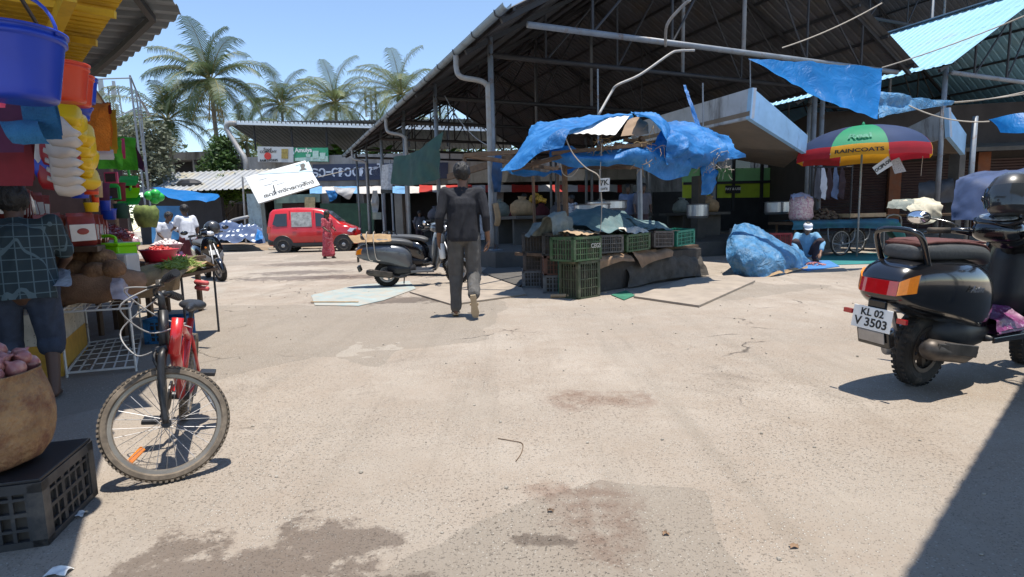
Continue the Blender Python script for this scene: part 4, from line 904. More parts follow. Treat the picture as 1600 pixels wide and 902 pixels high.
    if plate:
        b = MB(); b.box((-.515, 0, .445), (.006, .225, .125), rot=Matrix.Rotation(R(6), 3, 'Y')); pl = b.build('number_plate', m_white_paint, T, bevel=.002)
        mm = plane_mat((-.5165, 0, .475), (0, -1, 0), (.1, 0, 1)); text_mb(plate[0], .055, bold=.0012, depth=.001, mat=mm).build('lettering', m_letter, pl, recalc=False)
        mm = plane_mat((-.5215, 0, .42), (0, -1, 0), (.1, 0, 1)); text_mb(plate[1], .066, bold=.0016, depth=.001, mat=mm).build('lettering', m_letter, pl, recalc=False)
        b = MB(); b.box((-.50, 0, .345), (.01, .15, .07), rot=Matrix.Rotation(R(-16), 3, 'Y')); b.build('mudflap', m_alu, T, bevel=.01)
        for s_ in (-1, 1):
            b = MB(); b.box((-.495, s_ * .155 + .0, .46), (.02, .05, .025)); b.build('reflector', m_lens_red, T)
    wheel(T, 0, 0, .225, .095, rimm); 
    F = wheel(T, 1.24, 0, .225, .09, rimm)
    F.rotation_euler.z = steer
    # engine, silencer
    b = MB(); b.loft([ring(-.12, .035, .16, .30, yc=.13), ring(.05, .05, .15, .36, yc=.13), ring(.3, .05, .17, .34, yc=.12), ring(.42, .03, .2, .3, yc=.11)]); b.build('engine_case', m_alu, T, smooth=True)
    b = MB(); b.tube(spline([V(.34, -.12, .20), V(.2, -.15, .19), V(.1, -.17, .22)], 4), .022, 8); b.tube([V(.12, -.175, .225), V(.08, -.18, .235), V(-.28, -.20, .30), V(-.33, -.20, .31)], [.03, .055, .058, .03], 14); b.build('silencer', m_exhaust, T, smooth=True)
    b = MB(); b.box((-.06, -.243, .285), (.34, .012, .07), rot=Matrix.Rotation(R(9), 3, 'Y')); b.box((-.24, -.243, .315), (.10, .014, .05), rot=Matrix.Rotation(R(9), 3, 'Y')); b.build('heat_shield', m_exhaust, T, bevel=.01)
    b = MB(); b.tube([V(-.03, .11, .25), V(-.16, .12, .5)], .018, 8); b.build('shock_absorber', m_alu, T)
    # floor, leg shield
    b = MB(); b.loft([ring(.40, .17, .255, .31), ring(.5, .165, .255, .30), ring(.75, .165, .26, .30), ring(.86, .15, .27, .36)]); b.build('floorboard', m_black, T, smooth=True)
    b = MB(); b.box((.62, -.172, .275), (.40, .012, .035)); b.box((.62, .172, .275), (.40, .012, .035)); b.build('side_trim', mb, T, bevel=.004)
    rows = []
    for z, x, w, bul in ((.27, .83, .155, .04), (.38, .87, .19, .06), (.52, .90, .215, .08), (.66, .925, .222, .085), (.78, .94, .20, .08), (.88, .95, .15, .07), (.96, .955, .09, .05)):
        r = []
        for k in range(9): t = -1 + 2 * k / 8; r.append(V(x + bul * (1 - t * t) + .01, w * t, z))
        for k in range(8, -1, -1): t = -1 + 2 * k / 8; r.append(V(x - .012 + bul * .35 * (1 - t * t), w * t * .97, z))
        rows.append(r)
    b = MB(); b.loft(rows); b.build('leg_shield', mb, T, sub=1, smooth=True)
    b = MB(); b.loft([[p + V(-.02, 0, 0) if p.x < 2 else p for p in [V(x - .016 - .05 * (1 - (2 * k / 8 - 1) ** 2), w * .6 * (-1 + 2 * k / 8), z) for k in range(9)] + [V(x - .01, w * .6 * (1 - 2 * k / 8), z) for k in range(9)]] for z, x, w in ((.36, .87, .19), (.52, .90, .2), (.7, .925, .2), (.84, .94, .16))])
    b.build('inner_shield', m_black, T, smooth=True)
    # front mudguard and fork
    b = MB(); rg = []
    for k in range(13):
        a = R(-10 + 165 * k / 12); c, s_ = math.cos(a), math.sin(a); o = V(1.24 + c * .255, 0, .225 + s_ * .255); w = .062 * (math.sin(PI * (k + 1) / 14) ** .4)
        rg.append([o + V(c * .022, 0, s_ * .022), o + V(c * .012, w * .7, s_ * .012), o + V(-c * .035, w, -s_ * .035), o + V(-c * .04, w * .8, -s_ * .04), o, o + V(-c * .04, -w * .8, -s_ * .04), o + V(-c * .035, -w, -s_ * .035), o + V(c * .012, -w * .7, s_ * .012)])
    b.loft(rg); fm = b.build('front_mudguard', mb, T, sub=1, smooth=True)
    for s_ in (-1, 1):
        b = MB(); b.tube([V(1.0, s_ * .03, .80), V(1.15, s_ * .075, .40), V(1.24, s_ * .075, .225)], .018, 8); b.build('fork_leg', m_alu, T, smooth=True)
    # handlebar head (steered)
    H = bpy.data.objects.new('handlebar', None); COL.objects.link(H); H.parent = T; H.location = (hx, 0, hz); H.rotation_euler = (0, 0, steer); H.empty_display_size = .1
    if hx < .8: b = MB(); b.tube([V(.95, 0, .78), V((hx + .95) / 2 + .03, 0, .86), V(hx + .04, 0, hz + .02)], [.10, .085, .07], 14); b.build('steering_cowl', mb, T, smooth=True)
    b = MB(); b.loft([ring(-.11, .06, .02, .085, 16), ring(-.09, .115, -.005, .115, 16), ring(-.02, .14, -.02, .135, 16), ring(.06, .125, -.03, .12, 16), ring(.12, .085, -.02, .09, 16), ring(.135, .04, .0, .06, 16)]); b.build('handle_cover', mb, H, sub=1, smooth=True)
    b = MB(); m4 = Matrix.Translation((-.04, 0, .128)) @ Matrix.Rotation(R(-22), 4, 'Y') @ Matrix.Diagonal((.62, 1.15, 1, 1)); b.lathe([(0, .016), (.075, .014), (.095, .010), (.108, .0), (.108, -.02)], 24, m4); b.build('bezel', m_gloss_black, H, smooth=True)
    b = MB(); m4 = Matrix.Translation((-.045, 0, .1445)) @ Matrix.Rotation(R(-22), 4, 'Y') @ Matrix.Diagonal((.62, 1.15, 1, 1)); b.lathe([(0, .003), (.082, .002), (.086, -.004)], 24, m4); b.build('instrument', m_dial, H, smooth=True)
    b = MB(); m4 = Matrix.Translation((.125, 0, .04)) @ Matrix.Rotation(R(80), 4, 'Y') @ Matrix.Diagonal((.8, 1.2, 1, 1)); b.lathe([(0, .03), (.05, .022), (.062, 0), (.06, -.02)], 20, m4); b.build('headlamp', m_lens_clear, H, smooth=True)
    for s_ in (-1, 1):
        b = MB(); b.tube([V(-.01, s_ * .10, .04), V(-.03, s_ * .20, .045), V(-.06, s_ * .24, .045)], [.028, .022, .016], 10); b.build('bar_end', m_gloss_black, H, smooth=True)
        b = MB(); b.tube([V(-.055, s_ * .235, .045), V(-.10, s_ * .345, .04), V(-.102, s_ * .352, .04)], [.019, .019, .012], 12); b.build('grip', m_rubber, H, smooth=True)
        b = MB(); b.tube(spline([V(-.01, s_ * .20, .045), V(.02, s_ * .25, .04), V(-.03, s_ * .36, .025), V(-.045, s_ * .39, .02)], 4), [.008] * 13, 7); b.build('brake_lever', m_gloss_black, H, smooth=True)
    for s_ in mirrors:
        b = MB(); b.tube(spline([V(-.02, s_ * .19, .06), V(-.03, s_ * .24, .09), V(-.05, s_ * .32, .11), V(-.08, s_ * .37, .115)], 4), .006, 6); ms = b.build('mirror', m_gloss_black, H, smooth=True)
        b = MB(); m4 = Matrix.Translation((-.08, s_ * .42, .12)) @ Matrix.Rotation(R(-88), 4, 'Y') @ Matrix.Rotation(R(s_ * 6), 4, 'X') @ Matrix.Diagonal((.62, 1.0, 1, 1)); b.lathe([(0, -.03), (.05, -.022), (.072, -.004), (.074, .004), (.068, .006)], 22, m4); b.build('mirror_housing', m_gloss_black, ms, smooth=True)
        b = MB(); m4 = Matrix.Translation((-.0805, s_ * .42, .12)) @ Matrix.Rotation(R(-88), 4, 'Y') @ Matrix.Rotation(R(s_ * 6), 4, 'X') @ Matrix.Diagonal((.62, 1.0, 1, 1)); b.lathe([(0, .008), (.064, .0075)], 22, m4); b.build('mirror_glass', m_mirror, ms, smooth=True)
    for s_ in (-1, 1):
        b = MB(); b.ball((.985, s_ * .10, .72), (.02, .04, .03)); b.build('indicator', m_lens_orange, T, smooth=True)
    if stand: b = MB(); b.tube([V(.30, .12, .24), V(.27, .24, .0 + math.tan(lean) * -.2 + .02)], .012, 6); b.build('side_stand', m_steel_dark, T)
    if badge: text_mb(badge, .052, bold=.0012, depth=.001, shear=.5, mat=plane_mat((.06, -.2195, .61), (1, 0, -.06), (0, .0, 1))).build('badge', m_chrome, T, recalc=False)
    if front_plate:
        b = MB(); b.box((1.045, 0, .60), (.006, .17, .10), rot=Matrix.Rotation(R(-12), 3, 'Y')); b.build('number_plate', m_white_paint, T)
        for s_ in (-1, 1): b = MB(); b.prism([V(1.0, s_ * .05, .48), V(.96, s_ * .19, .62), V(.955, s_ * .20, .50), V(.97, s_ * .1, .40)], (.025, 0, 0)); b.build('trim_panel', m_alu, T, bevel=.006)
    return T
m_seat = M('grey_vinyl_seat', (.07, .072, .075), .5, 0, .12, 6, .3, 60)
m_gloss_black = M('gloss_black', (.008, .008, .009), .18, 0, .1, 3, coat=.8)
m_body_black = M('black_scooter_paint', (.006, .006, .008), .2, 0, .3, 2, coat=1.0, dirt=(.05, .045, .04), dscale=3, dlo=.62, dhi=.9)
m_body_grey = M('dark_grey_scooter_paint', (.10, .11, .125), .3, .3, .2, 2, coat=.7)
m_body_silver = M('silver_scooter_paint', (.32, .36, .38), .35, .5, .15, 2, coat=.6)
m_lens_red = M('red_lens', (.45, .008, .012), .12, 0, .08, 40, coat=1)
m_lens_orange = M('orange_lens', (.9, .25, .01), .12, 0, .1, 60, coat=1)
m_lens_clear = M('clear_lens', (.6, .62, .65), .08, .3, .2, 40, coat=1)
m_exhaust = M('exhaust_metal', (.10, .085, .075), .5, .6, .4, 8)
m_mirror = M('mirror_glass', (.9, .9, .92), .02, 1.0, .0)
m_dial = M('instrument_face', (.25, .28, .30), .1, .2, .5, 45, coat=1)
m_seatred = M('maroon_seat_cover', (.085, .025, .022), .75, 0, .2, 8, .4, 80)
rw = G(1420, 601)
S1 = scooter('black scooter in the right foreground with number plate KL 02 V 3503', (rw.x, rw.y, 0), R(22), m_body_black, m_seatred, ('KL 02', 'V 3503'), badge='Activa', steer=R(8), rimm=m_exhaust, hz=.84, hx=.66)
S1.scale = (.95, 1.05, 1.07); S1.location.x += .04
# cloth bag on the floorboard
def local(S, p): return Matrix.Translation(S.location) @ Matrix.Diagonal((S.scale.x, S.scale.y, S.scale.z, 1)) @ S.rotation_euler.to_matrix().to_4x4() @ Vector(p)
b = MB(); b.sheet([[local(S1, (x, y, z)) for x in (.44, .62, .80)] for y, z in ((-.20, .33), (-.15, .39), (0, .42), (.15, .36))], 26, 26, .03, 9, 4)
b.sheet([[local(S1, (x, y, z)) for x in (.44, .62, .80)] for y, z in ((-.20, .33), (-.18, .31), (.15, .31), (.15, .36))], 8, 8, .005, 9, 4)
b.build('cloth_bag', M('purple_cloth', (.16, .035, .12), .4, 0, .5, 25, dirt=(.45, .30, .42), dscale=30, dlo=.55, dhi=.65), world=True, smooth=True, label='crumpled purple cloth bag on the footboard of the black foreground scooter', cat='bag')
# helmet
hp = A(1584, 308, local(S1, (.88, -.1, 1.05)).y - .1); T = thing('helmet', 'scuffed black helmet resting on the handlebar of the black foreground scooter', 'helmet', hp)
T.rotation_euler = (R(8), R(-12), R(200)); T.scale = (1.02,) * 3; HEL = T
b = MB(); b.lathe([(.105, -.11), (.125, -.08), (.137, 0), (.128, .06), (.10, .11), (.055, .142), (0, .152)], 28, Matrix.Diagonal((1.15, .93, 1, 1))); b.build('shell', M('helmet_shell', (.035, .036, .04), .35, 0, .3, 5, coat=.5, dirt=(.12, .12, .12), dscale=9, dlo=.55), T, smooth=True)
b = MB(); n = 14; vs = []
for k in range(n + 1):
    a = R(-68 + 136 * k / n)
    for z, r in ((-.085, .136), (-.04, .143), (.01, .143), (.045, .136)): vs.append(V(math.cos(a) * r * 1.16, math.sin(a) * r * .95, z))
b.add(vs, [(k * 4 + j, k * 4 + j + 1, k * 4 + 5 + j, k * 4 + 4 + j) for k in range(n) for j in range(3)]); b.build('visor', m_glass, T, smooth=True)
for s_ in (-1, 1): b = MB(); b.ball((.05, s_ * .133, 0), (.022, .01, .022)); b.build('pivot', m_gloss_black, T, smooth=True)
b = MB(); b.tube(spline([V(0, -.12, -.1), V(.02, -.05, -.17), V(.03, .05, -.17), V(0, .12, -.1)], 4), .008, 6); b.build('chin_strap', m_black, T)

# parked scooters in the centre, left scooter
p = G(606, 448); S2 = scooter('dark grey scooter in the centre with a folded jute sack roped on', (p.x, p.y, 0), R(8), m_body_grey, None, group='scooters parked by the shed', steer=R(20), stand=True, lean=R(5))
p = G(632, 428); S3 = scooter('silver fronted scooter standing just behind the dark grey one in the centre', (p.x, p.y, 0), R(-25), m_body_silver, None, group='scooters parked by the shed', lean=R(6))
p = G(690, 434); S4 = scooter('black scooter partly hidden behind the walking man', (p.x - .75, p.y + .75, 0), R(-20), m_body_black, None, group='scooters parked by the shed', rimm=m_white_paint, steer=R(-10))
p = G(325, 440); S5 = scooter('dark scooter facing the camera beside the left stalls with silver front trim', (p.x - .0, p.y + .9, 0), R(-50), m_body_black, None, front_plate=True, lean=R(7), steer=R(12))
S5.location = (p.x - 1.24 * math.cos(R(50)) + .30, p.y + 1.24 * math.sin(R(50)), 0)
h2 = copy_tree(HEL); h2['label'] = 'dark helmet hanging on the scooter that faces the camera at left'; h2.location = local(S5, (.84, .12, 1.10)); h2.scale = (.95,) * 3
b = MB(); 
l2 = lambda x, y, z: local(S2, (x, y, z))
b.sheet([[l2(-.52, .16, .80), l2(-.1, .16, .90), l2(.12, .15, .89)], [l2(-.62, 0, .93), l2(-.2, 0, .93), l2(.1, 0, .92)], [l2(-.50, -.2, .82), l2(-.12, -.19, .82), l2(.12, -.18, .83)]], 20, 16, .02, 6, 3)
b.build('jute_sack', m_sack, world=True, smooth=True, label='folded jute sack laid over the back of the dark grey centre scooter', cat='sack')
b = MB(); 
for x in (-.3, -.18): b.tube(spline([l2(x, .2, .6), l2(x, .17, .9), l2(x, 0, .97), l2(x, -.19, .87), l2(x + .03, -.24, .55), l2(x + .1, -.24, .5)], 4), .008, 5)
b.build('rope', m_rope, world=True, label='pale rope tying the jute sack to the dark grey centre scooter', cat='rope')

# ================================================================== RED VAN
def van():
    p = G(452, 394); T = thing('van', 'bright red small van parked side on before the far shops', 'van', (p.x, p.y, 0), rotz=R(5))
    m_r = M('red_car_paint', (.52, .012, .014), .3, 0, .12, 2, coat=.8, dirt=(.30, .10, .07), dscale=2, dlo=.6, dhi=.9)
    # x 0 rear axle, 2.45 front axle; profile top z
    prof = [(-.62, 1.05, .60), (-.60, 1.3, .66), (-.50, 1.70, .70), (-.38, 1.80, .72), (0, 1.84, .74), (.6, 1.86, .74), (1.2, 1.84, .74), (1.6, 1.77, .74), (1.85, 1.64, .74), (2.1, 1.42, .74), (2.35, 1.21, .73), (2.6, 1.10, .71), (2.82, 1.02, .68), (2.93, .86, .60), (2.97, .70, .52)]
    rows = []
    for x, zt_, w in prof:
        wr = w - max(0, (zt_ - 1.05)) * .17; r = []
        pts = [(w * .92, .30), (w, .42), (w * 1.02, .70), (w, min(.98, zt_ - .06))]
        if zt_ > 1.15: pts += [(w - .04, 1.12), (wr, zt_ - .10), (wr - .08, zt_ - .02)]
        else: pts += [(w - .03, zt_ - .04), (w - .06, zt_ - .03), (w - .12, zt_ - .01)]
        pts += [(wr * .5, zt_)]
        r = [V(x, -y, z) for y, z in pts] + [V(x, y, z) for y, z in reversed(pts)]; rows.append(r)
    b = MB(); b.loft(rows); b.build('body', m_r, T, smooth=True)
    def side_panel(nm, mat, poly, off=.006, sides=(-1, 1)):
        for s_ in sides:
            b = MB(); o = []
            for x, z in poly: w = .74 if z < 1 else .74 - (z - 1.05) * .17 - .01; o.append(V(x, s_ * (w + off), z))
            b.prism(o, (0, -s_ * .02, 0)); b.build(nm, mat, T)
    side_panel('rear_quarter_window', m_glass, [(-.38, 1.18), (-.26, 1.60), (.20, 1.62), (.20, 1.10), (-.2, 1.08)], .012)
    side_panel('side_window', M('curtained_glass', (.30, .31, .30), .35, 0, .5, 6), [(.38, 1.06), (.36, 1.66), (1.18, 1.66), (1.20, 1.06)], .012)
    side_panel('front_window', m_glass, [(1.36, 1.06), (1.34, 1.62), (1.55, 1.60), (1.80, 1.46), (2.06, 1.16), (2.04, 1.06)], .012)
    for poly in ([(.29, .42), (.29, 1.72), (.31, 1.72), (.31, .42)], [(1.27, .42), (1.27, 1.72), (1.285, 1.72), (1.285, .42)], [(2.1, .6), (2.1, 1.05), (2.115, 1.05), (2.115, .6)]):
        side_panel('door_gap', m_black, poly, .014)
    side_panel('sill_cladding', m_black, [(.36, .28), (.36, .40), (2.05, .40), (2.05, .28)], .03)
    for x, z in ((.42, .95), (1.4, .95)): side_panel('door_handle', m_r, [(x, z), (x, z + .04), (x + .16, z + .04), (x + .16, z)], .035)
    for ax in (0, 2.45):
        for s_ in (-1, 1):
            b = MB(); n = 14; vs = []
            for k in range(n + 1):
                a = PI * k / n; c, q = math.cos(a), math.sin(a)
                for r_, y in ((.31, .742), (.40, .755), (.42, .73)): vs.append(V(ax + c * r_, s_ * (y + .014), .31 + q * r_))
            b.add(vs, [(k * 3 + j, k * 3 + j + 1, k * 3 + 4 + j, k * 3 + 3 + j) for k in range(n) for j in (0, 1)]); b.build('arch_trim', m_black, T)
            b = MB(); b.lathe([(0, 0), (.34, 0), (.34, .12), (0, .12)], 24, plane_mat((ax, s_ * .765 - (.0 if s_ < 0 else .12) , .31), (1, 0, 0), (0, 0, 1)) @ Matrix.Translation((0, 0, -.12 if s_ < 0 else -.12))); b.build('wheel_well', m_dark_int, T)
            W = wheel(T, ax, s_ * .70, .29, .15, m_alu, holes=8, hub=.09)
    for x0, x1 in ((-.66, -.30), (2.72, 3.02)):
        b = MB(); b.loft([ring(x0, .60, .32, .62, 12, 4), ring(x0 + .08, .72, .28, .66, 12, 4), ring(x1 - .08, .735 if x0 < 0 else .68, .28, .64, 12, 4), ring(x1, .70 if x0 < 0 else .5, .32, .60, 12, 4)]); b.build('bumper', m_black if x0 < 0 else m_r, T, smooth=True)
    for s_ in (-1, 1):
        b = MB(); b.prism([V(-.63, s_ * .52, .82), V(-.63, s_ * .71, .82), V(-.60, s_ * .71, 1.10), V(-.60, s_ * .54, 1.10)], (.14, 0, 0)); b.build('tail_lamp', m_lens_red, T)
        b = MB(); b.prism([V(2.70, s_ * .50, .82), V(2.62, s_ * .735, .84), V(2.74, s_ * .70, .98), V(2.8, s_ * .5, .98)], (.17, 0, -.05)); b.build('headlight', m_lens_clear, T)
        b = MB(); b.ball((1.98, s_ * .84, 1.13), (.05, .09, .07)); b.build('wing_mirror', m_gloss_black, T, smooth=True)
    b = MB(); b.prism([V(-.628, -.5, 1.15), V(-.628, .5, 1.15), V(-.535, .48, 1.64), V(-.535, -.48, 1.64)], (-.012, 0, 0)); b.build('rear_window', m_glass, T)
    b = MB(); b.prism([V(1.76, -.55, 1.70), V(1.76, .55, 1.70), V(2.30, .62, 1.25), V(2.30, -.62, 1.25)], (.01, 0, .015)); b.build('windscreen', m_glass, T)
    b = MB(); b.box((1.0, 0, .32), (2.9, 1.2, .2)); b.build('underbody', m_black, T)
    return T
van()

# ================================================================== BICYCLE (front wheel turned, leaning on its stand)
def bicycle():
    Rw = .248; wb = .86; g0 = G(178, 742); g1 = G(366, 706); wd = (g1 - g0).normalized(); con = G(238, 750)
    hd = math.atan2(wd.y, wd.x)                        # direction of the front wheel plane
    c = (G(178, 742) + G(366, 706)) / 2
    head = R(-66); fx = V(math.cos(head), math.sin(head), 0)
    fw = V(con.x + .03, con.y + .02, 0); rw = fw - fx * wb
    T = thing('bicycle', 'small red framed bicycle leaning on its stand with front wheel turned at left foreground', 'bicycle', (rw.x, rw.y, 0), rot=(0, 0, head))
    ln = R(-9)
    T.rotation_euler = (Matrix.Rotation(head, 3, 'Z') @ Matrix.Rotation(ln, 3, 'X')).to_euler()
    dk = M('dusty_black_metal', (.03, .03, .032), .4, .4, .3, 9, dirt=(.16, .13, .10), dscale=7, dlo=.55); rd_ = M('red_frame_paint', (.50, .02, .02), .3, 0, .15, 5, coat=.6)
    rimm = M('dusty_alloy_rim', (.27, .235, .19), .4, .6, .2, 8); tyre = M('dusty_bike_tyre', (.13, .105, .08), .9, 0, .3, 20, dirt=(.26, .21, .16), dscale=14, dlo=.45, dhi=.7)
    def bw(parent, loc, rotz, reflector):
        W = bpy.data.objects.new('wheel', None); COL.objects.link(W); W.parent = parent; W.location = loc; W.rotation_euler = (0, 0, rotz); W.empty_display_size = .1
        m = Matrix.Rotation(PI / 2, 4, 'X'); b = MB(); t = .021; b.lathe([(Rw - 2 * t * .8, -t * .6), (Rw - t * 1.3, -t), (Rw - t * .5, -t * .95), (Rw - .003, -t * .45), (Rw, 0), (Rw - .003, t * .45), (Rw - t * .5, t * .95), (Rw - t * 1.3, t), (Rw - 2 * t * .8, t * .6), (Rw - 2 * t * .8, -t * .6)], 64, m, cap=False)
        for k in range(72):
            a = 2 * PI * k / 72; o = .5 * (k % 2)
            for q in (-1, 1): aa = a + .02 * q; b.box((math.cos(aa) * (Rw - .001), q * t * .62, math.sin(aa) * (Rw - .001)), (.009, t * .55, .011), rot=Matrix.Rotation(-aa, 3, 'Y'))
            b.box((math.cos(a + .04) * Rw, 0, math.sin(a + .04) * Rw), (.007, t * .5, .009), rot=Matrix.Rotation(-a, 3, 'Y'))
        b.build('tyre', tyre, W)
        ri = Rw - .036; b = MB(); b.lathe([(ri - .012, -.011), (ri + .004, -.013), (ri + .004, .013), (ri - .012, .011), (ri - .016, 0), (ri - .012, -.011)], 56, m, cap=False); b.build('rim', rimm, W, smooth=False)
        b = MB(); b.lathe([(.008, -.05), (.008, -.035), (.02, -.034), (.02, -.028), (.012, -.026), (.012, .026), (.02, .028), (.02, .034), (.008, .035), (.008, .05)], 14, m); b.build('hub', dk, W, smooth=False)
        b = MB()
        for k in range(32):
            a = 2 * PI * k / 32; q = 1 if k % 2 else -1; a2 = a + (.95 if (k // 2) % 2 else -.95); b.tube([V(math.cos(a2) * .018, q * .031, math.sin(a2) * .018), V(math.cos(a) * (ri - .01), 0, math.sin(a) * (ri - .01))], .0014, 4, cap=False)
        b.build('spokes', m_alu, W)
        if reflector:
            a = R(-36); b = MB(); rm = Matrix.Rotation(-a, 3, 'Y'); p = V(math.cos(a) * .165, -.012, math.sin(a) * .165); b.box(p, (.075, .008, .026), rot=rm); b.build('reflector', m_lens_orange, W, bevel=.006)
        return W
    bw(T, (0, 0, Rw), 0, False)
    steer = hd - head
    while steer > PI: steer -= 2 * PI
    while steer < -PI: steer += 2 * PI
    if steer < -PI / 2: steer += PI
    if steer > PI / 2: steer -= PI
    ax = V(wb, 0, 0); hs = V(wb - .16, 0, .60)          # steering axis foot and head
    F = bpy.data.objects.new('fork', None); COL.objects.link(F); F.parent = T; F.location = (wb, 0, Rw); F.rotation_euler = Matrix.Rotation(steer, 3, V(-.30, 0, .954)).to_euler(); F.empty_display_size = .1
    W = bw(F, (0, 0, 0), 0, True)
    for s_ in (-1, 1):
        b = MB(); b.tube(spline([V(0, s_ * .055, 0), V(-.01, s_ * .055, .12), V(-.035, s_ * .052, .27), V(-.05, s_ * .035, .31), V(-.055, 0, .325)], 4), [.013] * 4 + [.016] * 9 + [.017] * 4, 10); b.build('fork_leg', dk, F, smooth=True)
    text_mb('CENTURION', .02, bold=.0004, depth=.0005, mat=plane_mat((-.012, -.0725, .17), (.12, 0, -1), (1, 0, .12))).build('lettering', m_white_paint, F, recalc=False)
    b = MB(); b.tube([V(-.055, 0, .31), V(-.085, 0, .50)], .021, 12); b.tube([V(-.085, 0, .50), V(-.09, 0, .56), V(-.075, 0, .585)], .015, 10); b.build('stem', dk, F, smooth=True)
    b = MB(); b.tube(spline([V(-.16, -.27, .60), V(-.12, -.16, .605), V(-.08, -.08, .588), V(-.075, 0, .585), V(-.08, .08, .588), V(-.12, .16, .605), V(-.16, .27, .60)], 4), .011, 10); b.build('handlebar', dk, F, smooth=True)
    for s_ in (-1, 1):
        b = MB(); b.tube([V(-.125, s_ * .175, .604), V(-.165, s_ * .285, .60)], .0165, 12)
        for k in range(6): f = k / 5; p = V(-.13, s_ * .185, .604).lerp(V(-.16, s_ * .275, .60), f); b.tube([p - V(.001, 0, 0), p + V(-.003, s_ * .008, 0)], .019, 12)
        b.build('grip', m_black, F, smooth=False)
        b = MB(); b.tube(spline([V(-.10, s_ * .13, .60), V(-.055, s_ * .15, .585), V(-.07, s_ * .22, .57), V(-.10, s_ * .275, .56)], 4), .006, 6); b.box((-.10, s_ * .13, .60), (.03, .03, .03)); b.build('brake_lever', dk, F, smooth=True)
    b = MB(); b.box((-.04, 0, .325), (.06, .07, .03)); 
    for s_ in (-1, 1): b.tube(spline([V(-.03, s_ * .045, .22), V(-.01, s_ * .06, .28), V(-.03, s_ * .02, .335)], 3), .007, 6)
    b.build('brake', dk, F, bevel=.004)
    for pts in ([V(-.07, -.15, .585), V(.10, -.22, .48), V(.06, -.12, .34), V(-.02, -.03, .33)], [V(-.07, .15, .585), V(.06, .16, .52), V(-.02, .08, .40), V(-.16, .02, .42)], [V(-.08, .1, .59), V(.04, .02, .62), V(-.05, -.08, .5), V(-.18, -.03, .40)]):
        b = MB(); b.tube(spline(pts, 7), .0035, 5); b.build('cable', M('grey_cable', (.3, .29, .28), .5), F, smooth=True)
    # frame
    hb = V(wb - .055, 0, Rw + .33); ht = V(wb - .085, 0, Rw + .46); bbk = V(.36, 0, .235); st = V(.24, 0, .56); ra = V(0, 0, Rw)
    b = MB(); b.tube([hb - V(-.005, 0, .03), ht], .024, 12); b.tube([hb, hb.lerp(bbk, .25) + V(0, 0, .0), bbk], [.022, .024, .022], 12); b.tube([ht - V(0, 0, .02), st - V(0, 0, .04)], .018, 10); b.tube([bbk, st + V(-.03, 0, .06)], .017, 10)
    for s_ in (-1, 1): b.tube([bbk + V(0, s_ * .03, 0), ra + V(0, s_ * .055, 0)], .01, 8); b.tube([st + V(0, s_ * .015, -.03), ra + V(0, s_ * .055, 0)], .009, 8)
    b.build('frame', rd_, T, smooth=True)
    b = MB(); b.tube([bbk + V(0, -.04, 0), bbk + V(0, .04, 0)], .022, 12); b.lathe([(.02, -.004), (.075, -.004), (.075, .004), (.02, .004)], 26, Matrix.Translation(bbk + V(0, -.05, 0)) @ Matrix.Rotation(PI / 2, 4, 'X')); b.tube([bbk + V(0, -.06, 0), bbk + V(.10, -.07, -.10)], .009, 8); b.tube([bbk + V(0, .06, 0), bbk + V(-.10, .07, .10)], .009, 8); b.build('crankset', dk, T, smooth=False)
    for p in (bbk + V(.10, -.11, -.10), bbk + V(-.10, .11, .10)): b = MB(); b.box(p, (.09, .075, .022)); b.build('pedal', m_black, T, bevel=.005)
    b = MB(); b.ball(st + V(-.09, 0, .13), (.10, .07, .028), 14, 8); b.ball(st + V(.02, 0, .13), (.10, .025, .022), 12, 8); b.tube([st + V(-.03, 0, .05), st + V(-.045, 0, .12)], .013, 8); b.build('saddle', m_black, T, remesh=.008, relax=3, smooth=True)
    b = MB(); b.tube([V(.10, .07, .22), V(.14, .20, .03)], .008, 6); b.build('side_stand', m_alu, T)
    b = MB(); b.tube([V(0, -.06, Rw - .05), V(0.02, -.065, Rw - .12)], .02, 8); b.lathe([(.01, -.01), (.05, -.008), (.05, .008), (.01, .01)], 20, Matrix.Translation(ra + V(0, -.06, 0)) @ Matrix.Rotation(PI / 2, 4, 'X')); b.build('derailleur', dk, T)
    return T
bicycle()
